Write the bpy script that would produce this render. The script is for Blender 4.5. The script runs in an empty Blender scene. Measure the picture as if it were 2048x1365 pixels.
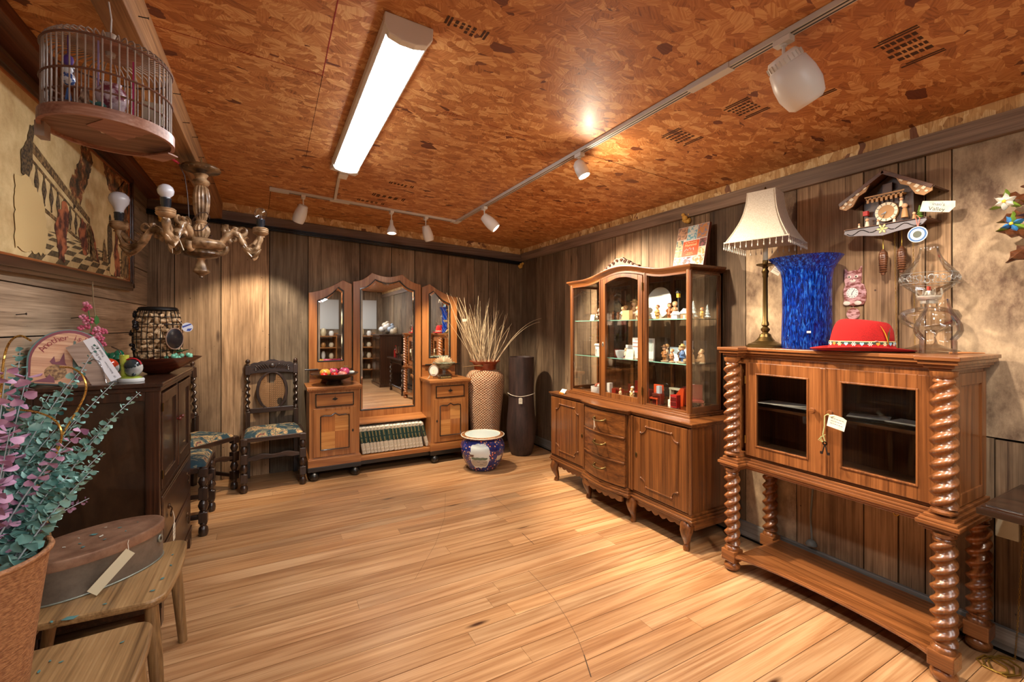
import bpy, bmesh, math, random
from mathutils import Vector, Matrix, noise
PI = math.pi
S = bpy.context.scene
C = S.collection
# ---------------------------------------------------------------- camera, world, exposure
cd = bpy.data.cameras.new('camera'); cam = bpy.data.objects.new('camera', cd); C.objects.link(cam)
cam.location = (0, 0, 1.4)
cam.rotation_euler = (PI/2, 0, -math.atan2(482, 888))
cd.sensor_width = 36.0; cd.lens = 36.0*888/2048
cd.shift_y = -(682.5-655)/2048
cd.clip_start = .02
S.camera = cam
S.view_settings.view_transform = 'Standard'; S.view_settings.look = 'None'
S.view_settings.gamma = 1; S.view_settings.exposure = 0.5
W = bpy.data.worlds.new('world'); S.world = W; W.use_nodes = True
W.node_tree.nodes['Background'].inputs[0].default_value = (.9, .92, 1, 1)
W.node_tree.nodes['Background'].inputs[1].default_value = .15
# light strengths (the lamps themselves are made in their builders further down)
TUBE_E = 33.0; TUBE_C = (.93, .97, 1.0, 1)
WARM = (1.0, .83, .62); WARM2 = (1.0, .86, .70)

# ---------------------------------------------------------------- object helpers
def thing(name, label, cat, loc=(0, 0, 0), rz=0, group=None, rot=None):
    o = bpy.data.objects.new(name, None); C.objects.link(o)
    o.empty_display_size = .05
    o.location = loc; o.rotation_euler = rot if rot else (0, 0, rz)
    o['label'] = label; o['category'] = cat
    if group: o['group'] = group
    return o
def tag(o, label, cat, group=None, kind=None):
    o['label'] = label; o['category'] = cat
    if group: o['group'] = group
    if kind: o['kind'] = kind
    return o
def kids(o): return list(o.children)
def dup(o, loc, rz=None, label=None, parent=None, rot=None, scale=None):
    c = o.copy(); C.objects.link(c)
    c.location = loc
    if rz is not None: c.rotation_euler = (0, 0, rz)
    if rot is not None: c.rotation_euler = rot
    if scale: c.scale = scale
    if label: c['label'] = label
    def rec(a, b):
        for k in kids(a):
            if k == c: continue
            d = k.copy(); C.objects.link(d); d.parent = b; rec(k, d)
    rec(o, c)
    return c

class MB:
    def __init__(s): s.v = []; s.f = []; s.m = []; s.sm = []; s.t = []; s.M = None
    def add(s, vs, fs, m=0, sm=False, tint=None):
        b = len(s.v)
        if s.M is not None: vs = [tuple(s.M @ Vector(p)) for p in vs]
        s.v += [tuple(p) for p in vs]
        for f in fs:
            s.f.append([b+i for i in f]); s.m.append(m); s.sm.append(sm); s.t.append(tint or (1, 1, 1))
        return s
    def box(s, x0, x1, y0, y1, z0, z1, m=0, tint=None, M=None):
        vs = [(x, y, z) for z in (z0, z1) for y in (y0, y1) for x in (x0, x1)]
        if M is not None: vs = [tuple(M @ Vector(p)) for p in vs]
        return s.add(vs, [(0, 2, 3, 1), (4, 5, 7, 6), (0, 1, 5, 4), (2, 6, 7, 3), (0, 4, 6, 2), (1, 3, 7, 5)], m, False, tint)
    def cb(s, c, d, m=0, M=None, tint=None):
        x, y, z = c; a, b, e = d[0]/2, d[1]/2, d[2]/2
        R = Matrix.Translation(c) @ M if M is not None else None
        if R is not None: return s.box(-a, a, -b, b, -e, e, m, tint, R)
        return s.box(x-a, x+a, y-b, y+b, z-e, z+e, m, tint)
    def lathe(s, prof, c=(0, 0, 0), n=24, m=0, M=None, rf=None, sm=True, sx=1, sy=1, cap=True):
        if tuple(prof[0]) == tuple(prof[-1]): cap = False
        vs = []; fs = []; k = len(prof)
        for i, (r, z) in enumerate(prof):
            for j in range(n):
                a = 2*PI*j/n; q = r*(rf(a, z) if rf else 1)
                vs.append(Vector((q*math.cos(a)*sx, q*math.sin(a)*sy, z)))
        for i in range(k-1):
            for j in range(n):
                j2 = (j+1) % n
                if prof[i][0] < 1e-5 and prof[i+1][0] < 1e-5: continue
                if prof[i][0] < 1e-5: fs.append((i*n, (i+1)*n+j2, (i+1)*n+j))
                elif prof[i+1][0] < 1e-5: fs.append((i*n+j, i*n+j2, (i+1)*n))
                else: fs.append((i*n+j, i*n+j2, (i+1)*n+j2, (i+1)*n+j))
        if cap and prof[0][0] > 1e-5: fs.append(tuple(range(n-1, -1, -1)))
        if cap and prof[-1][0] > 1e-5: fs.append(tuple((k-1)*n+j for j in range(n)))
        if M is not None: vs = [M @ p for p in vs]
        c = Vector(c); vs = [p+c for p in vs]
        return s.add(vs, fs, m, sm)
    def ell(s, c, r, m=0, M=None, n=14, k=9):
        if not hasattr(r, '__len__'): r = (r, r, r)
        prof = [(math.sin(PI*i/k), -math.cos(PI*i/k)) for i in range(k+1)]
        prof[0] = (0, -1); prof[-1] = (0, 1)
        vs = []; fs = []
        for (q, z) in prof[1:-1]:
            for j in range(n):
                a = 2*PI*j/n; vs.append(Vector((q*math.cos(a)*r[0], q*math.sin(a)*r[1], z*r[2])))
        b0 = len(vs); vs.append(Vector((0, 0, -r[2]))); vs.append(Vector((0, 0, r[2])))
        for i in range(k-2):
            for j in range(n):
                j2 = (j+1) % n; fs.append((i*n+j, i*n+j2, (i+1)*n+j2, (i+1)*n+j))
        for j in range(n):
            j2 = (j+1) % n
            fs.append((b0, j2, j)); fs.append((b0+1, (k-2)*n+j, (k-2)*n+j2))
        if M is not None: vs = [M @ p for p in vs]
        c = Vector(c)
        return s.add([p+c for p in vs], fs, m, True)
    def tube(s, pts, r, n=8, m=0, closed=False, sm=True, flat=1.0):
        P = [Vector(p) for p in pts]; k = len(P)
        R = r if hasattr(r, '__len__') else [r]*k
        vs = []; fs = []
        def tan(i):
            if closed: return (P[(i+1) % k]-P[i-1]).normalized()
            return (P[min(i+1, k-1)]-P[max(i-1, 0)]).normalized()
        t0 = tan(0); up = Vector((0, 0, 1)) if abs(t0.z) < .9 else Vector((1, 0, 0))
        u = t0.cross(up).normalized(); w = t0.cross(u).normalized()
        prev = t0
        for i in range(k):
            t = tan(i)
            ax = prev.cross(t)
            if ax.length > 1e-6:
                q = Matrix.Rotation(prev.angle(t), 3, ax.normalized()); u = q @ u; w = q @ w
            prev = t
            for j in range(n):
                a = 2*PI*j/n; vs.append(P[i]+(u*math.cos(a)+w*math.sin(a)*flat)*R[i])
        for i in range(k if closed else k-1):
            i2 = (i+1) % k
            for j in range(n):
                j2 = (j+1) % n; fs.append((i*n+j, i*n+j2, i2*n+j2, i2*n+j))
        if not closed:
            fs.append(tuple(range(n-1, -1, -1))); fs.append(tuple((k-1)*n+j for j in range(n)))
        return s.add(vs, fs, m, sm)
    def prism(s, poly, a, b, ax='z', m=0, M=None, sm=False, tint=None):
        """polygon extruded from a to b along ax; poly coords are the two other axes in order"""
        def P(p, h):
            return {'z': (p[0], p[1], h), 'y': (p[0], h, p[1]), 'x': (h, p[0], p[1])}[ax]
        k = len(poly)
        ar = sum(poly[i][0]*poly[(i+1) % k][1]-poly[(i+1) % k][0]*poly[i][1] for i in range(k))
        pl = poly if (ar > 0) != (ax == 'y') else poly[::-1]
        if a > b: a, b = b, a
        vs = [P(p, a) for p in pl]+[P(p, b) for p in pl]
        if M is not None: vs = [tuple(M @ Vector(p)) for p in vs]
        fs = [tuple(range(k-1, -1, -1)), tuple(range(k, 2*k))]+[(i, (i+1) % k, k+(i+1) % k, k+i) for i in range(k)]
        b0 = len(s.f); s.add(vs, fs, m, False, tint)
        if sm:
            for i in range(b0+2, len(s.f)): s.sm[i] = True
        return s
    def twist(s, c, z0, z1, r, turns, n=14, per=14, m=0, ph=0, off=.34, M=None, ends=True, lobes=1):
        k = max(8, int(abs(turns)*per)); vs = []; fs = []
        for i in range(k+1):
            t = i/k; z = z0+(z1-z0)*t; a0 = 2*PI*turns*t+ph
            e = min(1, t*k/2.0, (1-t)*k/2.0) if ends else 1
            ox = r*off*math.cos(a0)*e; oy = r*off*math.sin(a0)*e
            for j in range(n):
                a = 2*PI*j/n
                if lobes == 2:
                    q = r*(1-off*(.5-.5*math.cos(2*(a-a0)))); vs.append(Vector((c[0]+q*math.cos(a), c[1]+q*math.sin(a), z))); continue
                vs.append(Vector((c[0]+ox+r*(1-off)*math.cos(a), c[1]+oy+r*(1-off)*math.sin(a), z)))
        for i in range(k):
            for j in range(n):
                j2 = (j+1) % n; fs.append((i*n+j, i*n+j2, (i+1)*n+j2, (i+1)*n+j))
        fs.append(tuple(range(n-1, -1, -1))); fs.append(tuple(k*n+j for j in range(n)))
        if M is not None: vs = [M @ p for p in vs]
        return s.add(vs, fs, m, True)
    def grid(s, fn, nu, nv, m=0, sm=True):
        vs = [fn(i/nu, j/nv) for i in range(nu+1) for j in range(nv+1)]
        fs = [(i*(nv+1)+j, (i+1)*(nv+1)+j, (i+1)*(nv+1)+j+1, i*(nv+1)+j+1) for i in range(nu) for j in range(nv)]
        return s.add(vs, fs, m, sm)
    def obj(s, name, mats, parent=None, bevel=0, loc=None, sub=0, solid=0):
        me = bpy.data.meshes.new(name); me.from_pydata(s.v, [], s.f)
        if not hasattr(mats, '__len__'): mats = [mats]
        for q in mats: me.materials.append(q)
        me.polygons.foreach_set('material_index', s.m)
        me.polygons.foreach_set('use_smooth', s.sm)
        if any(t != (1, 1, 1) for t in s.t):
            at = me.attributes.new('tint', 'FLOAT_COLOR', 'CORNER')
            d = []
            for p in me.polygons:
                d += list(s.t[p.index]+(1,))*p.loop_total
            at.data.foreach_set('color', d)
        me.update()
        if any(s.sm): me.set_sharp_from_angle(angle=D(48))
        o = bpy.data.objects.new(name, me); C.objects.link(o)
        if parent: o.parent = parent
        if loc: o.location = loc
        if solid:
            b = o.modifiers.new('s', 'SOLIDIFY'); b.thickness = solid; b.offset = 0
        if bevel:
            b = o.modifiers.new('b', 'BEVEL'); b.width = bevel; b.segments = 2; b.limit_method = 'ANGLE'; b.angle_limit = math.radians(40); b.harden_normals = False
        if sub:
            b = o.modifiers.new('d', 'SUBSURF'); b.levels = sub; b.render_levels = sub
        return o
def struct(o): o['kind'] = 'structure'; return o
def text(name, body, size, M, mat, parent=None, ext=.0004, align='CENTER'):
    cu = bpy.data.curves.new(name, 'FONT'); cu.body = body; cu.size = size; cu.extrude = ext
    cu.align_x = align; cu.align_y = 'CENTER'; cu.resolution_u = 2
    to = bpy.data.objects.new('tmp', cu); C.objects.link(to)
    me = bpy.data.meshes.new_from_object(to.evaluated_get(bpy.context.evaluated_depsgraph_get()))
    bpy.data.objects.remove(to); me.transform(M); me.materials.clear(); me.materials.append(mat)
    o = bpy.data.objects.new(name, me); C.objects.link(o)
    if parent: o.parent = parent
    return o
def T(x, y, z): return Matrix.Translation((x, y, z))
def R(a, ax='Z'): return Matrix.Rotation(a, 4, ax)
def D(a): return math.radians(a)

# ---------------------------------------------------------------- materials
def nm(name):
    m = bpy.data.materials.new(name); m.use_nodes = True; nt = m.node_tree
    return m, nt, nt.nodes['Principled BSDF'], nt.links
def N(nt, t, **kw):
    n = nt.nodes.new(t)
    for k, v in kw.items():
        if k.startswith('i_'):
            key = k[2:]; key = int(key) if key.isdigit() else key.replace('_', ' ')
            n.inputs[key].default_value = v
        else: setattr(n, k, v)
    return n
def c4(c): return (c[0], c[1], c[2], 1)
def hexc(h):
    r = [int(h[i:i+2], 16)/255 for i in (0, 2, 4)]
    return tuple(((x+.055)/1.055)**2.4 if x > .04045 else x/12.92 for x in r)
def plain(name, col, rough=.5, metal=0, coat=0, emit=0, spec=.5):
    if isinstance(col, str): col = hexc(col)
    m, nt, b, L = nm(name)
    b.inputs['Base Color'].default_value = c4(col); b.inputs['Roughness'].default_value = rough
    b.inputs['Metallic'].default_value = metal; b.inputs['Coat Weight'].default_value = coat
    b.inputs['Specular IOR Level'].default_value = spec
    if emit:
        b.inputs['Emission Color'].default_value = c4(col); b.inputs['Emission Strength'].default_value = emit
    return m
def speck(name, c1, c2, scale=20, rough=.5, detail=4, lo=.4, hi=.6, metal=0, bump=0, coat=0, stretch=(1, 1, 1)):
    if isinstance(c1, str): c1 = hexc(c1)
    if isinstance(c2, str): c2 = hexc(c2)
    m, nt, b, L = nm(name)
    tc = N(nt, 'ShaderNodeTexCoord'); mp = N(nt, 'ShaderNodeMapping'); mp.inputs['Scale'].default_value = stretch
    L.new(tc.outputs['Object'], mp.inputs[0])
    no = N(nt, 'ShaderNodeTexNoise', i_Scale=scale, i_Detail=detail, i_Roughness=.72 if detail > 7 else .5); L.new(mp.outputs[0], no.inputs[0])
    rp = N(nt, 'ShaderNodeValToRGB'); rp.color_ramp.elements[0].position = lo; rp.color_ramp.elements[1].position = hi
    rp.color_ramp.elements[0].color = c4(c1); rp.color_ramp.elements[1].color = c4(c2)
    L.new(no.outputs[0], rp.inputs[0]); L.new(rp.outputs[0], b.inputs['Base Color'])
    b.inputs['Roughness'].default_value = rough; b.inputs['Metallic'].default_value = metal; b.inputs['Coat Weight'].default_value = coat
    if bump:
        bp = N(nt, 'ShaderNodeBump', i_Strength=bump, i_Distance=.004); L.new(no.outputs[0], bp.inputs['Height']); L.new(bp.outputs[0], b.inputs['Normal'])
    return m
def wood(name, dark, mid, light, axis='z', scale=1.0, rough=.35, coat=.25, tint=False, bump=.12, ring=1.0, stain=None, contrast=1.0, knots=False, amp=.27, fine=.42, cracks=False):
    """grain runs along axis of the object's own space"""
    m, nt, b, L = nm(name)
    dark, mid, light = [hexc(q) if isinstance(q, str) else q for q in (dark, mid, light)]
    tc = N(nt, 'ShaderNodeTexCoord')
    src = tc.outputs['Object']
    if tint:   # shift the pattern from board to board
        at = N(nt, 'ShaderNodeAttribute', attribute_name='tint')
        sc = N(nt, 'ShaderNodeVectorMath', operation='SCALE'); sc.inputs['Scale'].default_value = 37.0
        L.new(at.outputs['Vector'], sc.inputs[0])
        ad = N(nt, 'ShaderNodeVectorMath', operation='ADD'); L.new(src, ad.inputs[0]); L.new(sc.outputs[0], ad.inputs[1]); src = ad.outputs[0]
    s = {'x': (.55, 12, 12), 'y': (12, .55, 12), 'z': (12, 12, .55)}[axis]
    f = {'x': (3, 150, 150), 'y': (150, 3, 150), 'z': (150, 150, 3)}[axis]
    mp = N(nt, 'ShaderNodeMapping'); mp.inputs['Scale'].default_value = [q*scale for q in s]; L.new(src, mp.inputs[0])
    n1 = N(nt, 'ShaderNodeTexNoise', i_Scale=.5, i_Detail=3, i_Roughness=.5, i_Distortion=.25); L.new(mp.outputs[0], n1.inputs[0])
    # rings
    mu = N(nt, 'ShaderNodeMath', operation='MULTIPLY'); mu.inputs[1].default_value = 9.0*ring; L.new(n1.outputs[0], mu.inputs[0])
    fr = N(nt, 'ShaderNodeMath', operation='PINGPONG'); fr.inputs[1].default_value = .5; L.new(mu.outputs[0], fr.inputs[0])
    mp2 = N(nt, 'ShaderNodeMapping'); mp2.inputs['Scale'].default_value = f; L.new(src, mp2.inputs[0])
    n2 = N(nt, 'ShaderNodeTexNoise', i_Scale=1.0, i_Detail=4); L.new(mp2.outputs[0], n2.inputs[0])
    a = N(nt, 'ShaderNodeMath', operation='MULTIPLY_ADD'); a.inputs[1].default_value = amp; L.new(fr.outputs[0], a.inputs[0])
    k = N(nt, 'ShaderNodeMath', operation='MULTIPLY'); k.inputs[1].default_value = fine; L.new(n2.outputs[0], k.inputs[0]); L.new(k.outputs[0], a.inputs[2])
    rp = N(nt, 'ShaderNodeValToRGB'); e = rp.color_ramp.elements
    e[0].position = .12; e[0].color = c4(dark); e[1].position = .52; e[1].color = c4(light)
    q = e.new(.32); q.color = c4(mid)
    L.new(a.outputs[0], rp.inputs[0]); col = rp.outputs[0]
    if stain:
        n3 = N(nt, 'ShaderNodeTexNoise', i_Scale=stain[1], i_Detail=5, i_Roughness=.65, i_Distortion=.3)
        m3 = N(nt, 'ShaderNodeMapping'); m3.inputs['Scale'].default_value = [max(.25, q2) for q2 in {'x': (.35, 1, 1), 'y': (1, .35, 1), 'z': (1, 1, .35)}[axis]]
        L.new(src, m3.inputs[0]); L.new(m3.outputs[0], n3.inputs[0])
        r3 = N(nt, 'ShaderNodeValToRGB'); r3.color_ramp.elements[0].position = .36; r3.color_ramp.elements[1].position = .62
        r3.color_ramp.elements[0].color = c4(stain[0]); r3.color_ramp.elements[1].color = (1, 1, 1, 1); L.new(n3.outputs[0], r3.inputs[0])
        mx = N(nt, 'ShaderNodeMix', data_type='RGBA', blend_type='MULTIPLY'); mx.inputs[0].default_value = stain[2]
        L.new(col, mx.inputs[6]); L.new(r3.outputs[0], mx.inputs[7]); col = mx.outputs[2]
    if knots:
        kk = N(nt, 'ShaderNodeMapping'); kk.inputs['Scale'].default_value = {'x': (2.2, 9, 1), 'y': (9, 2.2, 9), 'z': (7, 7, 2.2)}[axis]; L.new(src, kk.inputs[0])
        vo = N(nt, 'ShaderNodeTexVoronoi', i_Scale=1.0); L.new(kk.outputs[0], vo.inputs[0])
        rk = N(nt, 'ShaderNodeValToRGB'); rk.color_ramp.elements[0].position = .05; rk.color_ramp.elements[1].position = .16
        rk.color_ramp.elements[0].color = (.12, .06, .03, 1); rk.color_ramp.elements[1].color = (1, 1, 1, 1); L.new(vo.outputs['Distance'], rk.inputs[0])
        sp = N(nt, 'ShaderNodeSeparateColor'); L.new(vo.outputs['Color'], sp.inputs[0])
        th = N(nt, 'ShaderNodeMath', operation='GREATER_THAN'); th.inputs[1].default_value = .8; L.new(sp.outputs[0], th.inputs[0])
        mx = N(nt, 'ShaderNodeMix', data_type='RGBA', blend_type='MULTIPLY'); L.new(th.outputs[0], mx.inputs[0])
        L.new(col, mx.inputs[6]); L.new(rk.outputs[0], mx.inputs[7]); col = mx.outputs[2]
    if cracks:
        kc = N(nt, 'ShaderNodeMapping'); kc.inputs['Scale'].default_value = {'x': (.9, 45, 45), 'y': (45, .9, 45), 'z': (45, 45, .9)}[axis]; L.new(src, kc.inputs[0])
        nc = N(nt, 'ShaderNodeTexNoise', i_Scale=1.0, i_Detail=6, i_Roughness=.7); L.new(kc.outputs[0], nc.inputs[0])
        rc = N(nt, 'ShaderNodeValToRGB'); rc.color_ramp.elements[0].position = .33; rc.color_ramp.elements[1].position = .42
        rc.color_ramp.elements[0].color = (.3, .24, .2, 1); rc.color_ramp.elements[1].color = (1, 1, 1, 1); L.new(nc.outputs[0], rc.inputs[0])
        nh = N(nt, 'ShaderNodeTexVoronoi', i_Scale=9.0); L.new(src, nh.inputs[0])
        rh = N(nt, 'ShaderNodeValToRGB'); rh.color_ramp.elements[0].position = .035; rh.color_ramp.elements[1].position = .05
        rh.color_ramp.elements[0].color = (.15, .1, .08, 1); rh.color_ramp.elements[1].color = (1, 1, 1, 1); L.new(nh.outputs['Distance'], rh.inputs[0])
        for q_ in (rc, rh):
            mx = N(nt, 'ShaderNodeMix', data_type='RGBA', blend_type='MULTIPLY'); mx.inputs[0].default_value = .85
            L.new(col, mx.inputs[6]); L.new(q_.outputs[0], mx.inputs[7]); col = mx.outputs[2]
    if tint:
        mx = N(nt, 'ShaderNodeMix', data_type='RGBA', blend_type='MULTIPLY'); mx.inputs[0].default_value = 1
        L.new(col, mx.inputs[6]); L.new(at.outputs['Color'], mx.inputs[7]); col = mx.outputs[2]
    L.new(col, b.inputs['Base Color'])
    b.inputs['Roughness'].default_value = rough; b.inputs['Coat Weight'].default_value = coat; b.inputs['Coat Roughness'].default_value = .18
    bp = N(nt, 'ShaderNodeBump', i_Strength=bump, i_Distance=.003); L.new(a.outputs[0], bp.inputs['Height']); L.new(bp.outputs[0], b.inputs['Normal'])
    return m
def glass(name, tint=(1, 1, 1), refl=.8, rough=.02, ior=1.4, add=0):
    """thin pane: lets light straight through, mirrors at grazing angles"""
    m, nt, b, L = nm(name); nt.nodes.remove(b)
    out = nt.nodes['Material Output']
    tr = N(nt, 'ShaderNodeBsdfTransparent'); tr.inputs[0].default_value = c4(tint)
    gl = N(nt, 'ShaderNodeBsdfGlossy'); gl.inputs['Roughness'].default_value = rough
    fr = N(nt, 'ShaderNodeFresnel'); fr.inputs[0].default_value = ior
    mu = N(nt, 'ShaderNodeMath', operation='MULTIPLY_ADD'); mu.inputs[1].default_value = refl; mu.inputs[2].default_value = add; L.new(fr.outputs[0], mu.inputs[0])
    mx = N(nt, 'ShaderNodeMixShader'); L.new(mu.outputs[0], mx.inputs[0]); L.new(tr.outputs[0], mx.inputs[1]); L.new(gl.outputs[0], mx.inputs[2])
    L.new(mx.outputs[0], out.inputs[0])
    return m
# ---------------------------------------------------------------- the room
XL, XR, YB, YF = -.93, 2.77, 4.84, -3.3
def zc(x): return 2.377+.053*(XR-x)        # the ceiling falls towards the right wall
rnd = random.Random(4)
M_barn = wood('barn_board', '6a543c', 'a88e70', 'd2bc9c', 'z', 1.0, .75, 0, tint=True, bump=.5, stain=((.36, .31, .27), 3.2, .85), knots=True, cracks=True, amp=.14, fine=.34)
M_barnx = wood('barn_board_lying', '7a6650', 'b09a80', 'd2c2a8', 'y', 1.0, .78, 0, tint=True, bump=.5, stain=((.45, .4, .36), 1.8, .7), knots=True, cracks=True, amp=.2, fine=.34)
M_barnx2 = wood('barn_board_x', '2a1d15', '58402f', '86694f', 'x', 1.0, .75, 0, tint=True, bump=.4, stain=((.35, .3, .26), 1.6, .7))
M_mott = speck('rotted_board', '5a4230', 'bfa482', 5.5, .8, 12, .36, .66, bump=.4, stretch=(1, 1, .6))
M_dark = plain('gap_dark', '0c0805', .9)
M_pipe = plain('black_conduit', '15181c', .25, .3)

# right wall: upright boards, each with its own tone, far ones lightened in place of lamp light; seams follow the photograph
def tone(k, w=0, g=0): return (k*(1+w), k, k*(1-w)+g)
seams = [(4.84, .62, -.02), (4.494, .70, .02), (4.133, .62, 0), (3.912, .78, .03), (3.691, .58, .01), (3.472, .85, .05), (3.125, .95, .06),
         (2.80, .72, .02), (2.714, .9, .05), (2.462, .85, .05), (2.261, 1.0, .06), (2.123, .62, .02), (1.849, -1, 0), (1.524, 1.25, .10),
         (1.182, 1.3, .12), (1.035, 1.2, .10), (.931, 1.3, .12), (.836, -1, 0), (.55, .9, .04), (.25, 1.1, .08), (-.1, .8, .02), (-.4, 1.0, .05), (-.8, .75, 0), (-1.2, .95, .03), (-1.6, .8, 0), (-2.0, 1.0, .04), (-2.5, .8, 0), (-2.9, .9, 0), (YF, 1, 0)]
b = MB(); b.box(XR+.03, XR+.08, YF, YB+.05, 0, 2.5, 2)
for i in range(len(seams)-1):
    y1, k, w = seams[i]; k *= 1.3 if y1 > 2.2 else 1; y0 = seams[i+1][0]; d = rnd.uniform(-.004, .004)
    if y1 in (.836,):      # broad pale slab over two narrow boards
        b.box(XR+d, XR+.03, y0+.003, y1-.003, .92, 2.377, 1)
        b.box(XR+d, XR+.03, .70, y1-.003, 0, .914, 0, tone(.95, .03)); b.box(XR+d, XR+.03, y0+.003, .695, 0, .91, 0, tone(.85, .05)); continue
    if k < 0: b.box(XR+d, XR+.03, y0+.003, y1-.003, 0, 2.377, 1)
    else: b.box(XR+d, XR+.03, y0+.003, y1-.003, 0, 2.377, 0, tone(k, w))
struct(b.obj('wall_right', [M_barn, M_mott, M_dark]))
sb = [(-.95, .8, 0), (-.745, .82, .05), (-.402, 1.25, .08), (-.013, .55, -.08), (.323, .95, -.04), (.818, .75, .02), (1.145, 1.0, -.04), (1.40, .8, 0), (1.717, .9, .05),
      (1.802, 1.0, .05), (2.121, .72, -.03), (2.305, .78, -.02), (2.44, .62, .03), (2.585, .58, .02), (2.8, 1, 0)]
b = MB(); b.box(XL-.05, XR+.05, YB+.03, YB+.08, 0, 2.7, 1)
for i in range(len(sb)-1):
    x0, k, w = sb[i]; k *= 1.3; x1 = sb[i+1][0]; d = rnd.uniform(-.004, .006)
    b.prism([(x0+.004, 0), (x1-.003, 0), (x1-.003, zc(x1)-.02), (x0+.004, zc(x0)-.02)], YB+d, YB+.03, 'y', 0, tint=tone(k, w))
struct(b.obj('wall_back', [M_barn, M_dark]))
# left wall: lying boards
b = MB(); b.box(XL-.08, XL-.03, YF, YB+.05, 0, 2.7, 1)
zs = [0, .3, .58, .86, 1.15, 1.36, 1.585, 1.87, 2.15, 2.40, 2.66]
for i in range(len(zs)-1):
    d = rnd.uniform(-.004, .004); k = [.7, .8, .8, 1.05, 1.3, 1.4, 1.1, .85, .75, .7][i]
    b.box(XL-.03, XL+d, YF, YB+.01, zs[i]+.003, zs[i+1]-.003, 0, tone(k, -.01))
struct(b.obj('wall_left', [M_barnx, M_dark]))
b = MB(); x = XL-.05
while x < XR+.05:
    x1 = x+rnd.uniform(.2, .36); b.box(x+.003, min(x1, XR+.06)-.003, YF-.03, YF, 0, zc(x)-.02, 0, tone(rnd.uniform(.7, 1.1))); x = x1
b.box(XL-.05, XR+.05, YF-.08, YF-.03, 0, 2.6, 1)
struct(b.obj('wall_front', [M_barn, M_dark]))

# floor: pine boards along x
M_pine = wood('pine_floor', '946842', 'bd956c', 'd2ae88', 'x', .8, .34, .35, tint=True, bump=.05, ring=1.3, stain=((.72, .56, .42), 1.6, .6), knots=True, amp=.32, fine=.34)
b = MB(); b.box(XL-.1, XR+.1, YF-.05, YB+.1, -.06, -.012, 1)
y = YF-.03
ws = [.101, .095, .105, .098, .103]
i = 0
while y < YB+.05:
    w = ws[i % 5]; i += 1; x = XL-.1-rnd.uniform(0, 1.5)
    while x < XR+.1:
        L_ = rnd.uniform(1.3, 3.6); k = rnd.choice([.86, .92, .97, 1, 1.03, 1.06, 1.1]); r_ = rnd.uniform(-.03, .05)
        b.box(max(x, XL-.1), min(x+L_, XR+.1)-.0012, y+.0014, y+w-.0014, -.02, 0, 0, (k*(1+r_), k, k*(1-r_*1.5))); x += L_
        if x > XR+.1: break
    y += w
floor = struct(b.obj('floor', [M_pine, M_dark]))
M_scr = plain('scratch', '4a3220', .7)
def scratch(pts, w):
    b = MB(); b.tube([(x, y, .0004) for x, y in pts], w, 6, flat=.25); o = b.obj('scratch', M_scr, floor)
scratch([(1.30, 2.20), (1.295, 2.05), (1.28, 1.90), (1.25, 1.75), (1.215, 1.62), (1.175, 1.52)], .0009)
scratch([(1.175, 1.52), (1.125, 1.41)], .0024)
scratch([(1.62, 3.35), (1.60, 2.95)], .001); scratch([(1.50, 2.62), (1.49, 2.45)], .0018)
scratch([(1.29, 3.55), (1.12, 3.1), (.93, 2.75), (.70, 2.42)], .0007)

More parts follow.
